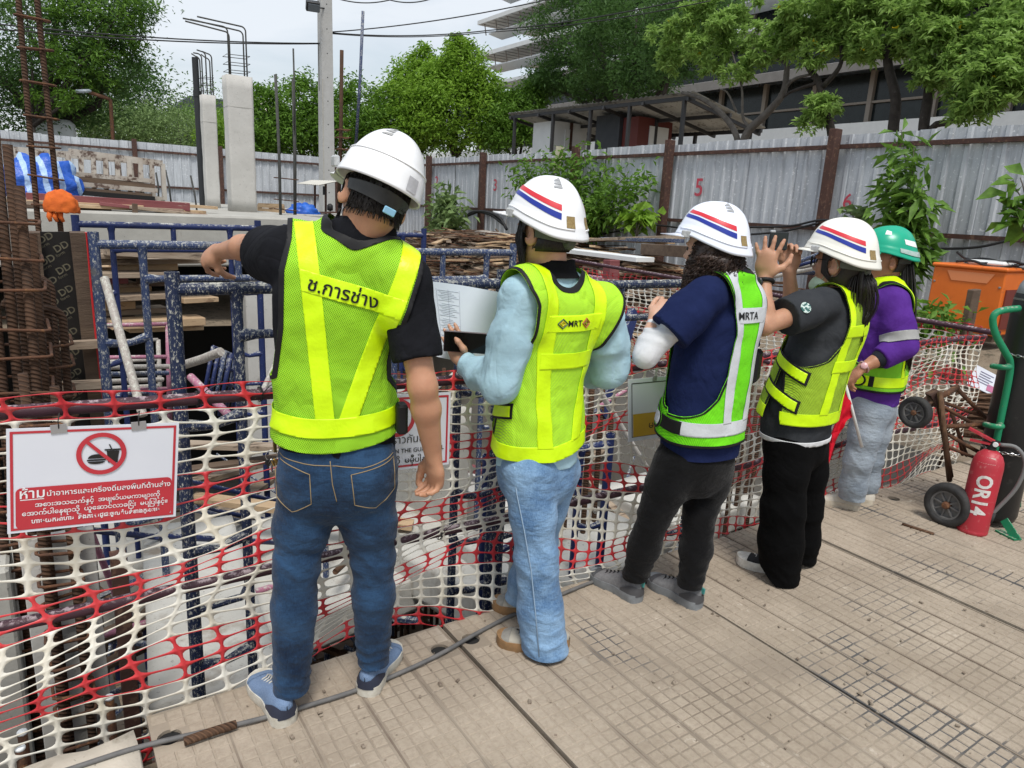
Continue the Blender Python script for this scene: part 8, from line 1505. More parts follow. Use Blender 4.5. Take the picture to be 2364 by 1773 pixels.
 MB().box(c, (.148, .008, .072), M=Mx, bev=.0035).build('case', mat('phone_case', (.05, .03, .035), rough=.35), ph); MB().box(c - s.vd * .0045, (.141, .0012, .066), M=Mx).build('screen', mat('phone_glass', (.002, .003, .003), rough=.12, spec=.25), ph)
 pm = mat('paper', (.62, .68, .76), (.58, .64, .73), 6, rough=.7)
 q = [H(978, 648, 2.46), H(1166, 676, 2.56), H(1158, 850, 2.54), H(1002, 822, 2.44)]; n_ = 14; g = np.zeros((n_, n_, 3))
 for i, a in enumerate(np.linspace(0, 1, n_)):
  for j, b in enumerate(np.linspace(0, 1, n_)): g[i, j] = (q[0] * (1 - a) + q[1] * a) * (1 - b) + (q[3] * (1 - a) + q[2] * a) * b + s.vd * (.020 * math.sin(a * 3.0) * (1 - b) + .012 * math.sin(a * 5 + b * 3))
 mb = MB().grid(g); mb.grid((g + s.vd * .0012)[::-1]); dr = thing('drawing_sheet', 'large white drawing sheet held behind the black phone', 'paper', q[3]); pp = mb.build('sheet', pm, dr, True)
 ink = mat('pale_ink', (.30, .34, .40), rough=.8)
 def onp(a, b): i = a * (n_ - 1); j = b * (n_ - 1); i0, j0 = min(int(i), n_ - 2), min(int(j), n_ - 2); fi, fj = i - i0, j - j0; return (g[i0, j0] * (1 - fi) * (1 - fj) + g[i0 + 1, j0] * fi * (1 - fj) + g[i0, j0 + 1] * (1 - fi) * fj + g[i0 + 1, j0 + 1] * fi * fj) - s.vd * .0012
 mb = MB()
 for k in range(34):
  b = .10 + .022 * k
  if k % 9 != 7: mb.tube([onp(a, b) for a in np.linspace(.14 + .02 * (k % 3), .40 - .03 * ((k * 7) % 4), 5)], .00055, 3)
 for a in (.13, .27, .41): mb.tube([onp(a, b) for b in np.linspace(.08, .86, 10)], .0007, 3)
 o = mb.build('printed_table', ink, dr); o['kind'] = 'stuff'
woman_drawing()
# ================= woman with curly hair, white sleeve, green vest with silver tape
def woman_curly():
 s = Fig('woman with long curly hair in navy shirt, green vest with silver tape and black jeans', 1650, .88, 2.60, (2.0, 1.80, 0)); H = s.H; root = s.root
 sk = skin_mat('pale_skin', (0.60, 0.36, 0.25), (0.53, 0.30, 0.2))
 sL, sR, nk = H(1630, 684, 2.47), H(1720, 705, 2.73), H(1680, 640, 2.60)
 s.torso([(1612, 1045, .150, .122), (1618, 980, .153, .124), (1634, 880, .146, .116), (1651, 790, .145, .111), (1668, 720, .142, .104), (1678, 672, .115, .085), (1680, 645, .07, .06)], sL, sR, nk)
 eL, wL = H(1490, 822, 2.42), H(1512, 745, 2.52); hl = H(1545, 700, 2.56)
 nv = cloth_mat('navy_cotton', (0.008, 0.014, 0.055), (0.012, 0.02, 0.075), weave=900)
 m = sL + (eL - sL) * .60
 so = s.shirt('t_shirt', nv, [([sL, sL + (m - sL) * .5, m], [.064, .074, .078]), ([sR, sR - s.up * .15], [.065, .07])], lambda V: H(1612, 1040)[2] + 0 * V[:, 0], wr=(.006, 24))
 s.collar(nv, so, .060, .03)
 ws = cloth_mat('white_sleeve', (0.62, 0.63, 0.64), (0.55, 0.56, 0.58), weave=600, rough=.7)
 def slv(P):
  d = chain(P, [sL + (eL - sL) * .4, eL, eL + (wL - eL) * .3, wL], [.043, .038, .037, .026], .03); return np.maximum(d, (P - wL.astype(f32)) @ unit(wL - eL).astype(f32)) + .0028 * np.sin(P[:, 2] * 170 + P[:, 0] * 60) * np.exp(-((P[:, 2] - wL[2]) / .05) ** 2) + .0015 * waves(P, 81, 50)
 solid('arm_sleeve', slv, *bbox(sL, eL, wL, pad=.07), .005, ws, root)
 lat = np.array([s.vd[1], -s.vd[0], 0])
 def hL(P): return smin(cone(P, eL, wL, .038, .026), hand_sdf(P, wL, unit(hl - wL), unit(-s.vd * .8 - lat * .3 + s.up * .4), unit(s.up * .6 - lat * .6), .18, [(.5, .7, .4)] * 4, [(.6, .4, .5), (.9, .1, .3), (1, 0, .3)], .08, .92), .012)
 s.head(1641, 574, 2.60, 1.22, .02, .03, sk, .97, [(hL, *bbox(wL, hl, eL, hl + s.up * .06, hl + lat * .06, pad=.06), .0045)], [([nk - s.up * .05, sL, eL, eL + (wL - eL) * .7], .03)])
 # curls: corkscrew locks over a full mass of hair
 def hb(P):
  L = ((P - s.hc.astype(f32)) @ s.HM.astype(f32)) / s.hs; d = ell(L, (-.008, -.030, -.045), (.098, .092, .115)); d = smin(d, ell(L, (-.060, .004, -.065), (.034, .042, .100)), .03); d = smin(d, ell(L, (-.078, .034, -.150), (.032, .036, .070)), .03); return d + .012 * waves(P, 91, 95, warp=3)
 ha = solid('hair', hb, *bbox(s.hc, pad=.26), .006, M_hairb, root); Vh = np.array([v.co for v in ha.data.vertices]) + np.array(wloc(root)); L_ = s.L(Vh); Vh = Vh[(L_[:, 2] < .03) & (L_[:, 1] < .06)]; Vh = Vh[nrng.integers(0, len(Vh), 1150)]; Nh = grad(hb, Vh)
 def curl(q, n):
  p, nn, k, ph = q; ln = .06 + .06 * k; a_, b_ = frame((0, 0, 1)); return np.array([p + nn * (.002 + .012 * k * math.sin(t * 2.4)) - s.up * ln * t + (.004 + .005 * k) * (math.cos(30 * ln / .1 * t + ph) * a_ + math.sin(30 * ln / .1 * t + ph) * b_) for t in np.linspace(0, 1, 15)])
 strands('curly_hair', [(p, q, rnd.random(), rnd.random() * 6.28) for p, q in zip(Vh, Nh)], curl, M_hairb, root, .0019, 15, 3)
 he, ho = s.helmet(M_whiteb, .96, .018, .004, nod=-.07); s.stripes(he, ho)
 # vest
 vm = vest_mat('green_mesh', (.20, .84, .01), (.05, .28, .01), s.r[:2], .0056, .7); z = lambda y: H(1650, y)[2]
 wl = polyw([(z(1060), .6), (z(975), .6), (z(955), .20), (z(930), .13), (z(900), .085), (z(850), .055), (z(760), .050), (z(700), .075), (z(660), .12), (z(600), .15)])
 wr_ = polyw([(z(1060), .6), (z(930), .6), (z(900), .2), (z(850), .15), (z(760), .14), (z(690), .16), (z(600), .17)])
 arm_g = lambda V: np.where(s.u(V) < 0, wl(V[:, 2]) + s.u(V) + np.where(s.v(V) > .02, .03 + .5 * np.clip(s.v(V) - .04, 0, 1), 0), wr_(V[:, 2]) - s.u(V))
 neck_g = lambda V: np.linalg.norm((V - nk)[:, :2], axis=1) - .078 + .4 * np.clip(nk[2] - .04 - V[:, 2], 0, 1)
 hem_g = lambda V: V[:, 2] - z(1008) - .02 * np.clip(s.v(V) / .14, 0, 1)
 s.vest(vm, .016, arm_g, neck_g, hem_g, .010, wr=(.006, 28), caps=((sL, sL + (eL - sL) * .1, .066),))
 waist = lambda V: V[:, 2] - z(968) - .02 * np.clip(s.v(V) / .14, 0, 1); isb = lambda V: .02 - s.v(V)
 s.strip(M_silver, [*band(waist, .026), lambda V: np.where(s.u(V) < 0, -.045 - s.v(V), 1)], .003, False)
 ul = lambda V: s.u(V) - np.interp(V[:, 2], [z(1000), z(760), z(640)], [-.02, -.045, -.082]); s.strip(M_silver, [isb, *band(ul, .0215), lambda V: waist(V) - .02], .0034)
 ur = lambda V: s.u(V) - .085; s.strip(M_silver, [isb, *band(ur, .0215), lambda V: waist(V) - .02], .0034)
 tz = z(716); top = lambda V: V[:, 2] - tz; s.strip(M_silver, [isb, *band(top, .027), lambda V: .07 - np.abs(s.u(V) - .02)], .0045)
 cT = np.array([np.interp(tz, s.czs[::-1], s.cxs[::-1]), np.interp(tz, s.czs[::-1], s.cys[::-1]), tz]) + s.r * .012; cloth_text('MRTA', s.vb, s.lv + .0066, cT, s.r, s.up, -s.fw, .098, M_black, s.ve, 'lettering', .012)
 s.strip(M_black, [*band(waist, .0245), lambda V: -s.u(V), lambda V: .055 - np.abs(s.v(V) - .0)], .0046, False, 'side_strap')
 tab = lambda V: s.v(V) - .045 + 9 * np.clip((V[:, 2] - waist.__call__(V) * 0 - V[:, 2]), 0, 1); rnd_ = lambda V: .043 - np.hypot(np.minimum(s.v(V) - .085, 0), waist(V)) + np.where(s.u(V) > .06, -1, 0)
 s.strip(vm, [rnd_, lambda V: s.v(V) - .02], .0062, False, 'front_tab'); s.strip(M_black, [rnd_, lambda V: .010 - rnd_(V), lambda V: s.v(V) - .02], .0075, False, 'edge_binding'); s.strip(M_silver, [rnd_, lambda V: rnd_(V) - .010, *band(waist, .024), lambda V: s.v(V) - .02], .0085, False)
 # black jeans
 jm = denim_mat('black_denim', (0.0018, 0.0018, 0.0022), (0.0065, 0.0065, 0.0075), (.35, .7), .8, 8)
 l1 = ([H(1560, 1075, 2.55), H(1540, 1120, 2.54), H(1516, 1175, 2.54), H(1488, 1260, 2.58), H(1462, 1345, 2.62)], [.090, .081, .066, .060, .051]); l2 = ([H(1640, 1075, 2.66), H(1632, 1120, 2.65), H(1617, 1180, 2.62), H(1606, 1270, 2.60), H(1592, 1352, 2.58)], [.090, .081, .066, .060, .052])
 s.legs(jm, None, [(1604, 1135, .08, .07), (1605, 1110, .125, .105), (1608, 1070, .150, .122), (1612, 1020, .142, .116)], [l1, l2], lambda V: .098 + 0 * V[:, 0], (.0045, 30))
 up = mat('grey_mesh_shoe', (.15, .15, .155), (.20, .20, .205), 90, rough=.8, bump=.3, bscale=300); sl = mat('grey_sole', (.22, .235, .245), (.17, .18, .19), 40, rough=.7); gd = mat('slate_overlay', (.065, .065, .07), rough=.6); tg = mat('teal_tab', (.05, .27, .25), rough=.6)
 for (hx, hy), (tx, ty) in (((1478, 1392), (1376, 1335)), ((1616, 1408), (1510, 1348))):
  a, b = at_z(hx, hy), at_z(tx, ty); a = a; b = a + unit(b - a) * .268; g = shoe('shoe', a, b, 1, (up, sl, gd, gd, M_black), root, sole_h=.036, W=1.12, high=.008)
  MB().beam(a + s.up * .075 - unit(b - a) * .002, a + s.up * .098 - unit(b - a) * .004, .016, .006).build('heel_tab', tg, g)
 MB().box(H(1745, 845, 2.72), (.10, .03, .13), rz=.5, bev=.012).build('shoulder_bag', M_black, root)
woman_curly()
# ================= woman taking a picture
def woman_photo():
 s = Fig('woman in grey shirt, cream helmet and glasses raising a phone to take a picture', 1900, 1.08, 2.89, (2.68, 1.72, 0)); H = s.H; root = s.root
 sk = skin_mat('warm_skin', (0.50, 0.27, 0.17), (0.43, 0.22, 0.14))
 sL, sR, nk = H(1898, 702, 2.78), H(1960, 710, 3.00), H(1943, 682, 2.89)
 s.torso([(1835, 1005, .150, .118), (1842, 950, .158, .124), (1868, 870, .150, .118), (1895, 800, .150, .114), (1918, 735, .146, .106), (1934, 700, .110, .08), (1942, 684, .06, .05)], sL, sR, nk, .046, .036)
 eL, wL = H(1762, 752, 2.66), H(1765, 640, 2.74); eR, wR = H(1830, 735, 3.02), H(1822, 625, 2.96)
 gs = cloth_mat('charcoal_shirt', (0.030, 0.033, 0.038), (0.042, 0.045, 0.05), weave=800)
 m = sL + (eL - sL) * .62; mr = sR + (eR - sR) * .55
 so = s.shirt('work_shirt', gs, [([sL, (sL + m) / 2, m], [.062, .070, .072]), ([sR, (sR + mr) / 2, mr], [.06, .066, .068])], lambda V: H(1835, 998)[2] + .0 * V[:, 0], wr=(.0055, 26))
 s.collar(cloth_mat('navy_neckband', (.012, .02, .06)), so, .056, .045)
 lat = np.array([s.vd[1], -s.vd[0], 0]); upf = unit(s.up - s.vd * .05)
 def aL_(P): return smin(chain(P, [sL, eL, eL + (wL - eL) * .35, wL], [.042, .036, .035, .0235], .02), hand_sdf(P, wL, upf, unit(-s.vd * .9 - lat * .35), unit(lat * .95 - s.vd * .1 + s.up * .1), .18, [(.12, .1, .1), (.05, .1, .1), (.05, .12, .1), (-.15, .1, .1)], [(.5, .9, .3), (.7, .6, .4), (.9, .2, .3)], .55, .98), .014)
 def aR_(P): return smin(chain(P, [sR, eR, eR + (wR - eR) * .35, wR], [.042, .036, .035, .0235], .02), hand_sdf(P, wR, upf, unit(s.vd * .8 + lat * .6), unit(-s.vd * .2 - lat * .9), .18, [(.25, 1.0, .8), (.5, 1.1, .8), (.6, 1.2, .8), (.6, 1.2, .8)], [(.7, .5, .4), (.9, .2, .3), (1, 0, .2)], .15, .95), .014)
 s.head(1938, 603, 2.89, 1.2, .0, .02, sk, 1.0, [(aL_, *bbox(sL, eL, wL, wL + s.up * .2, wL - lat * .07, wL + lat * .06, pad=.06), .0042), (aR_, *bbox(sR, eR, wR, wR + s.up * .18, pad=.07), .0045)], [([sL, nk - s.up * .05, sR], .03)])
 s.caphair(-.095, .04)
 # pony tail
 p0 = s.W((0, -.085, -.035)); p1 = H(1978, 690, 2.86); p2 = H(1980, 780, 2.83)
 def pony(P): return chain(P, [p0, (p0 + p1) / 2 - s.fw * .02, p1, (p1 + p2) / 2, p2], [.028, .038, .043, .036, .012], .03) + .0045 * np.sin(P @ (lat * 230).astype(f32) + 2.0 * np.sin(P[:, 2] * 30) + P @ (s.vd * 150).astype(f32))
 solid('ponytail', pony, *bbox(p0, p1, p2, pad=.09), .005, M_hair, root)
 rts = [(rnd.uniform(-1, 1), rnd.uniform(-1, 1), rnd.random()) for _ in range(130)]
 def ps(q, n):
  a, b, k = q; pts = []
  for t in np.linspace(0, 1, 12):
   c = p0 * (1 - t) ** 2 + 2 * (p1 - s.fw * .02) * t * (1 - t) + p2 * t * t; w_ = .020 + .045 * math.sin(min(1, t * 1.25) * math.pi) ** .8
   pts.append(c + lat * a * w_ + s.vd * b * w_ + s.up * (-.03 * k * t))
  return np.array(pts)
 strands('ponytail_strands', rts, ps, M_hair, root, .002)
 MB().tube([p0 + .03 * (math.cos(t) * lat + math.sin(t) * s.up) for t in np.linspace(0, 6.283, 14, endpoint=False)], .009, 8, closed=True).build('hair_tie', mat('navy_ribbon', (.05, .08, .2), (.5, .55, .62), 40, p=(.5, .55), rough=.8), root, True)
 # lowered mask, glasses
 mk = cloth_mat('mint_mask', (.52, .66, .50), (.46, .60, .45), rough=.9)
 def mf(P): L = ((P - s.hc.astype(f32)) @ s.HM.astype(f32)); return smin(ell(L, (0, .060, -.100), (.054, .046, .040)), ell(L, (0, .040, -.092), (.066, .036, .028)), .02) + .002 * waves(P, 95, 120)
 mo = solid('face_mask', mf, *bbox(s.W((0, .05, -.1)), pad=.1), .004, mk, root)
 for sg in (-1, 1): MB().tube([s.W((sg * .05, .05, -.092)), s.W((sg * .074, .005, -.03)), s.W((sg * .084, -.02, .006)), s.W((sg * .082, -.03, -.02)), s.W((sg * .056, .03, -.11))], .0013, 5).build('ear_loop', mk, mo, True)
 gl = thing_part('glasses', root)
 for sg in (-1, 1):
  c = s.W((sg * .033, .098, -.004)); u = s.HM @ np.array([.94, -.3 * sg, 0]); MB().tube([c + .023 * math.copysign(abs(math.cos(t)) ** .6, math.cos(t)) * u + .018 * math.copysign(abs(math.sin(t)) ** .6, math.sin(t)) * s.HM[:, 2] for t in np.linspace(0, 6.283, 24, endpoint=False)], .0021, 6, closed=True).build('rim', M_black, gl, True)
  MB().tube([s.W((sg * .056, .092, .004)), s.W((sg * .074, .05, .006)), s.W((sg * .080, -.01, .004))], .0019, 6).build('temple', M_black, gl, True)
 MB().tube([s.W((-.010, .102, .0)), s.W((0, .105, .003)), s.W((.010, .102, .0))], .0019, 6).build('bridge', M_black, gl, True)
 he, ho = s.helmet(M_cream, 1.01, .016, .004, nod=-.05); s.stripes(he, ho, False)
 # wrist watch
 wt = thing_part('wristwatch', root); ax = unit(wL - eL); c = wL - ax * .018; u_, v_ = frame(ax)
 MB().tube([c + .030 * (math.cos(t) * u_ + math.sin(t) * v_) for t in np.linspace(0, 6.283, 20, endpoint=False)], .0085, 8, closed=True).build('strap', M_black, wt, True); f_ = unit(-s.vd - lat * .7); MB().lathe([(.0001, .012), (.015, .012), (.0185, .009), (.0185, .0)], c + f_ * .028, f_, 20).build('dial', mat('dark_dial', (.03, .03, .032), rough=.2), wt, True)
 # vest
 vm = vest_mat('olive_mesh', (.42, .66, .03), (.035, .055, .02), s.r[:2], .0050, .95); z = lambda y: H(1900, y)[2]
 wl = polyw([(z(1010), .5), (z(850), .5), (z(835), .17), (z(818), .115), (z(780), .075), (z(730), .075), (z(700), .09), (z(670), .11), (z(640), .12)]); wr_ = polyw([(z(1010), .5), (z(850), .5), (z(820), .13), (z(720), .13), (z(640), .16)])
 arm_g = lambda V: np.where(s.u(V) < 0, wl(V[:, 2]) + s.u(V) + np.where(s.v(V) > .03, .02, 0), wr_(V[:, 2]) - s.u(V))
 neck_g = lambda V: np.linalg.norm((V - nk)[:, :2], axis=1) - .070 + .4 * np.clip(nk[2] - .03 - V[:, 2], 0, 1)
 hem_g = lambda V: V[:, 2] - z(965) - .18 * np.clip(s.v(V), 0, 1)
 slit = lambda V: np.where((s.u(V) < 0) & (V[:, 2] < z(835)), np.abs(s.v(V) - .035 + .10 * (z(835) - V[:, 2])) - .004 - .16 * (z(835) - V[:, 2]), .3)
 s.vest(vm, .015, arm_g, neck_g, hem_g, .010, wr=(.006, 28), extra=(slit,), caps=((sL, sL + (eL - sL) * .12, .058),))
 waist = lambda V: V[:, 2] - z(950) - .18 * np.clip(s.v(V), 0, 1); s.strip(M_tape, band(waist, .026), .003); isb = lambda V: .02 - s.v(V)
 ul = lambda V: s.u(V) - np.interp(V[:, 2], [z(960), z(760), z(660)], [-.055, -.060, -.085]); s.strip(M_tape, [isb, *band(ul, .022), lambda V: waist(V) - .02], .0034); ur = lambda V: s.u(V) - .075; s.strip(M_tape, [isb, *band(ur, .022), lambda V: waist(V) - .02], .0034)
 for y in (752, 832): s.strip(M_tape, [isb, *band(lambda V, y=y: V[:, 2] - z(y), .024), lambda V: .085 - np.abs(s.u(V))], .0044)
 fr = lambda V: s.u(V) + np.interp(V[:, 2], [z(900), z(760)], [.06, .085]); s.strip(M_tape, [*band(fr, .022), lambda V: s.v(V) - .04, lambda V: z(790) - V[:, 2]], .0034)
 for y, k in ((838, 0), (902, 1)):
  gt = lambda V, y=y: V[:, 2] - z(y) - .40 * (s.v(V) - .02); ex = lambda V: np.minimum(.092 - np.abs(s.v(V) - .012), -s.u(V) - .02)
  s.strip(M_black, [*band(gt, .027), ex], .0055, False, 'side_tab'); s.strip(M_tape, [*band(gt, .019), lambda V, e=ex: e(V) - .009], .0070, False)
 # sleeve badge
 bc = sL + (eL - sL) * .33 - s.vd * .075 + s.up * .015; nb = grad(s.sf, np.array([bc]))[0]; bc = project(s.sf, np.array([bc]), nb, .002, 20)[0]; MB().lathe([(.0001, .0014), (.021, .0014), (.022, .0)], bc, nb, 24).build('sleeve_badge', mat('badge', (.55, .66, .62), (.02, .10, .09), 90, p=(.46, .52), rough=.7), so)
 # wide black trousers
 bm_ = cloth_mat('black_trousers', (0.0014, 0.0014, 0.0016), (0.0024, 0.0024, 0.0028), rough=.95, sheen=.0)
 l1 = ([H(1820, 1020, 2.83), H(1815, 1090, 2.82), H(1808, 1170, 2.82), H(1802, 1250, 2.83), H(1797, 1335, 2.85)], [.088, .090, .090, .090, .090]); l2 = ([H(1865, 1020, 2.96), H(1862, 1090, 2.97), H(1855, 1170, 2.99), H(1848, 1240, 3.01), H(1840, 1300, 3.03)], [.085, .085, .082, .080, .078])
 s.legs(bm_, None, [(1831, 1085, .08, .06), (1832, 1060, .13, .10), (1834, 1010, .150, .115), (1836, 975, .14, .11)], [l1, l2], lambda V: .018 + .85 * np.clip((V - H(1815, 1330, 2.85)) @ s.fw, -.02, .3), (.0045, 22), 'trousers')
 w_ = cloth_mat('white_undershirt', (.75, .76, .78)); ring = [H(1834, 985)[:2]]
 def us_(P): return s.tf(P)
 sheet('undershirt', s.tf, s.lo - [0, 0, .06], s.hi, .0065, .0065, [lambda V: H(1838, 1000)[2] + .004 - V[:, 2], lambda V: V[:, 2] - H(1838, 1010)[2]], w_, root, .002)
 cv = mat('black_canvas', (.012, .012, .014), (.02, .02, .022), 200, rough=.85); wh = mat('white_rubber', (.68, .67, .63), (.5, .48, .43), 40, rough=.5)
 a, b = at_z(1842, 1338), at_z(1714, 1300); shoe('shoe', a, a + unit(b - a) * .272, 1, (cv, wh, cv, wh, wh), root, sole_h=.040, W=1.05); a, b = at_z(1882, 1296), at_z(1770, 1270); shoe('shoe', a, a + unit(b - a) * .25, 1, (cv, wh, cv, wh, wh), root, sole_h=.040, W=1.05)
 # phone in her hands
 ph = thing('phone', 'small dark phone raised in both hands of the woman in the cream helmet', 'phone', H(1797, 560, 2.78)); c = H(1797, 556, 2.78); u = unit(lat * .75 + s.vd * .66); n_ = unit(np.cross(u, s.up)); Mx = np.stack([u, n_, s.up], 1)
 MB().box(c, (.085, .009, .070), M=Mx, bev=.004).build('case', mat('phone_dark', (.012, .013, .014), rough=.3), ph)
 sg = -1 if (n_ @ -s.vd) < 0 else 1; MB().box(c + n_ * sg * .005, (.078, .0012, .063), M=Mx).build('screen', mat('phone_screen', (.02, .028, .03), rough=.1), ph)
 MB().box(c + s.up * .034 - u * .03, (.02, .011, .01), M=Mx, bev=.002).build('camera_bump', mat('silver_edge', (.6, .62, .63), rough=.3, metal=.6), ph)
woman_photo()
# ================= woman in the green helmet
def woman_flag():
 s = Fig('woman in green helmet, purple jacket and grey jeans holding a red flag', 2040, 1.42, 3.68, (3.62, 1.98, 0), .007); H = s.H; root = s.root
 sk = skin_mat('brown_skin', (0.42, 0.20, 0.115), (0.36, 0.165, 0.09))
 sL, sR, nk = H(2068, 698, 3.56), H(2040, 690, 3.80), H(2043, 655, 3.68)
 s.torso([(2012, 925, .150, .120), (2018, 885, .158, .128), (2030, 820, .150, .120), (2038, 760, .150, .116), (2042, 710, .146, .105), (2043, 675, .11, .085), (2043, 660, .065, .06)], sL, sR, nk, .050, .048)
 eL, wL = H(2082, 800, 3.48), H(1990, 850, 3.44); hl = H(1955, 885, 3.46)
 pu = cloth_mat('purple_jacket', (0.075, 0.020, 0.20), (0.095, 0.03, 0.25), weave=800)
 w1 = eL + (wL - eL) * .68; ks = eL + (wL - eL) * .52
 so = s.shirt('jacket', pu, [([sL, (sL + eL) / 2, eL, ks], [.062, .070, .066, .052]), ([sR, sR - s.up * .18], [.06, .064])], H(2012, 925)[2], wr=(.006, 26))
 s.collar(cloth_mat('navy_collar', (.010, .012, .022)), so, .058, .035)
 def cuff(P): d = cone(P, ks, w1, .046, .036); a = unit(w1 - ks).astype(f32); return np.maximum(d, np.maximum((P - w1.astype(f32)) @ a, -((P - ks.astype(f32)) @ a)))
 solid('cuff', cuff, *bbox(ks, w1, pad=.07), .006, cloth_mat('grey_cuff', (.022, .024, .032)), root)
 a_ = unit(eL - sL); mid = sL + (eL - sL) * .80
 sheet('sleeve_reflector', s.sf, *bbox(sL, eL, pad=.11), .006, .004, [lambda V: .024 - np.abs((V - mid) @ a_), lambda V: .095 - np.linalg.norm(V - mid, axis=1)], mat('grey_reflector', (.30, .30, .29), (.36, .36, .35), 20, rough=.4), so, .001)
 lat = np.array([s.vd[1], -s.vd[0], 0])
 def hL(P): return smin(chain(P, [eL + (wL - eL) * .5, wL], [.034, .025], .01), hand_sdf(P, wL, unit(hl - wL), unit(-s.vd * .8 + s.up * .5), unit(-lat * .4 - s.up * .3 + s.vd * .5), .18, [(.5, .7, .5)] * 4, [(.7, .4, .5), (.9, .1, .5), (1, 0, .4)], .06, .94), .012)
 s.head(2046, 598, 3.68, 1.82, .0, .06, sk, 1.0, [(hL, *bbox(wL, hl, eL, hl - s.up * .06, hl - lat * .06, pad=.06), .0048)], [([nk - s.up * .05, sL, eL, eL + (wL - eL) * .7], .03)])
 s.caphair(-.06, -.005)
 rts = [(rnd.uniform(-1, 1), rnd.random()) for _ in range(150)]
 p0 = s.W((-.02, -.095, -.01)); p1 = H(2098, 690, 3.62); p2 = H(2090, 860, 3.52)
 strands('long_hair', rts, lambda q, n: np.array([p0 * (1 - t) ** 2 + 2 * p1 * t * (1 - t) + p2 * t * t + (lat * q[0] * .035 + s.vd * (q[1] - .5) * .05) * (.6 + .5 * math.sin(t * 3)) for t in np.linspace(0, .85 + .15 * q[1], 12)]), M_hair, root, .0028)
 he, ho = s.helmet(M_green_sh, .98, .016, .004, nod=.02, kind='vented', hm=M_harn); 
 he.patch(-2.0, -2.75, (.30, .26), (.42, .38), mat('white_label', (.78, .80, .78), (.5, .55, .52), 120, p=(.6, .7), rough=.5), 'name_label', ho, .0015, (14, 4)); he.patch(-1.75, -2.9, (.10, .08), (.19, .17), mat('clear_band', (.28, .42, .38), (.42, .5, .47), 70, rough=.2), 'goggle_strap', ho, .004, (20, 4)); he.patch(-1.15, -1.45, (.5, .5), (.68, .62), mat('white_emblem', (.75, .78, .76), rough=.5), 'emblem', ho, .0015, (6, 4))
 # vest
 vm = cloth_mat('light_green_vest', (.22, .60, .03), (.19, .52, .03)); z = lambda y: H(2040, y)[2]
 wl = polyw([(z(940), .5), (z(850), .5), (z(838), .18), (z(820), .12), (z(760), .085), (z(710), .085), (z(680), .10), (z(640), .11)]); wr_ = polyw([(z(940), .5), (z(850), .5), (z(820), .14), (z(640), .15)])
 arm_g = lambda V: np.where(s.u(V) < 0, wl(V[:, 2]) + s.u(V), wr_(V[:, 2]) - s.u(V)); neck_g = lambda V: np.linalg.norm((V - nk)[:, :2], axis=1) - .074 + .4 * np.clip(nk[2] - .03 - V[:, 2], 0, 1); hem_g = lambda V: V[:, 2] - z(892)
 s.vest(vm, .016, arm_g, neck_g, hem_g, .011, caps=((sL, sL + (eL - sL) * .1, .060),)); waist = lambda V: V[:, 2] - z(868); s.strip(M_tape, band(waist, .026), .003)
 for sg in (-1, 1): ul = lambda V, sg=sg: s.u(V) - sg * .075; s.strip(M_tape, [*band(ul, .024), lambda V: waist(V) - .02, lambda V: -s.u(V) * -sg], .0032)
 s.strip(M_black, [*band(waist, .027), lambda V: .012 - np.abs(s.v(V) + .012), lambda V: -s.u(V)], .0045, False, 'side_strap'); rn = lambda V: .034 - np.hypot(np.minimum(s.v(V) - .055, 0) * .8, waist(V)) - np.where(s.u(V) > 0, 1, 0)
 s.strip(M_black, [rn, lambda V: s.v(V)], .0055, False, 'front_tab'); s.strip(M_tape, [lambda V: rn(V) - .008, lambda V: s.v(V)], .0070, False)
 jm = denim_mat('grey_denim', (0.20, 0.24, 0.29), (0.38, 0.44, 0.50), (.36, .66), .8, 7)
 l1 = ([H(2008, 950, 3.62), H(1998, 1000, 3.62), H(1982, 1060, 3.63), H(1970, 1120, 3.66), H(1964, 1172, 3.68)], [.092, .082, .072, .068, .066]); l2 = ([H(2030, 950, 3.74), H(2020, 1000, 3.76), H(2008, 1060, 3.78), H(2002, 1110, 3.80), H(1996, 1160, 3.82)], [.088, .078, .066, .062, .060])
 s.legs(jm, None, [(2009, 985, .08, .06), (2010, 965, .13, .10), (2011, 930, .156, .122), (2013, 895, .15, .118)], [l1, l2], lambda V: .072 + 0 * V[:, 0], (.0032, 24))
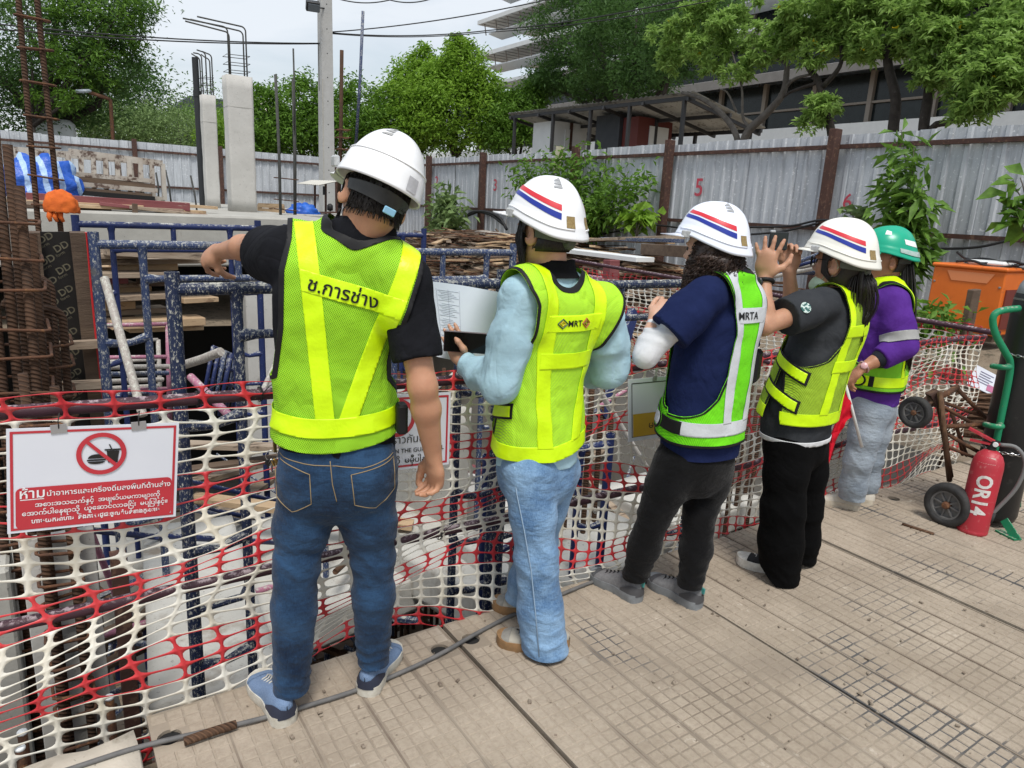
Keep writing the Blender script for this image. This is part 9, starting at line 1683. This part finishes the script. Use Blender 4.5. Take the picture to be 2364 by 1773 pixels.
 up = mat('cream_leather', (.60, .56, .48), (.54, .50, .43), 30, rough=.7); sl = mat('cream_sole', (.58, .52, .42), (.46, .40, .31), 40, rough=.7)
 a, b = at_z(1984, 1178), at_z(1892, 1160); shoe('shoe', a, a + unit(b - a) * .255, 1, (up, sl, up, up, sl), root, sole_h=.036); a, b = at_z(2016, 1166), at_z(1930, 1150); shoe('shoe', a, a + unit(b - a) * .25, 1, (up, sl, up, up, sl), root, sole_h=.036)
 wt = thing_part('wristwatch', root); ax = unit(wL - eL); c = wL - ax * .012; u_, v_ = frame(ax); pk = mat('rose_metal', (.62, .42, .38), rough=.25, metal=.8)
 MB().tube([c + .029 * (math.cos(t) * u_ + math.sin(t) * v_) for t in np.linspace(0, 6.283, 20, endpoint=False)], .006, 8, closed=True).build('strap', pk, wt, True); f_ = unit(-s.vd + s.up * .4); MB().lathe([(.0001, .010), (.014, .010), (.017, .007), (.017, .0)], c + f_ * .027, f_, 18).build('dial', mat('pink_dial', (.6, .35, .36), rough=.3), wt, True)
 # red flag on its stick
 fl = thing('red_flag', 'red cloth flag on a white stick held by the woman in green helmet', 'flag', H(1960, 1000, 3.44)); h0 = H(1950, 880, 3.44); t0 = H(1990, 1032, 3.42)
 MB().tube([h0 + (h0 - t0) * .25, t0], .0075, 10).build('stick', mat('white_stick', (.66, .66, .64), rough=.5), fl, True)
 g = np.zeros((12, 16, 3)); 
 for i, a in enumerate(np.linspace(0, 1, 12)):
  for j, b in enumerate(np.linspace(0, 1, 16)):
   P0 = H(1944, 890, 3.44) * (1 - a) + H(1974, 960, 3.43) * a; P1 = H(1902, 1100, 3.40) * (1 - a) + H(1925, 1000, 3.42) * a; g[i, j] = P0 * (1 - b) + P1 * b + s.vd * .018 * math.sin(a * 9 + b * 3) * (.3 + b) + lat * .01 * math.sin(b * 7 + a * 3)
 mb = MB().grid(g); mb.grid((g + s.vd * .0015)[::-1]); mb.build('cloth', cloth_mat('red_cloth', (.62, .012, .03), (.55, .01, .025), rough=.75), fl, True)
woman_flag()
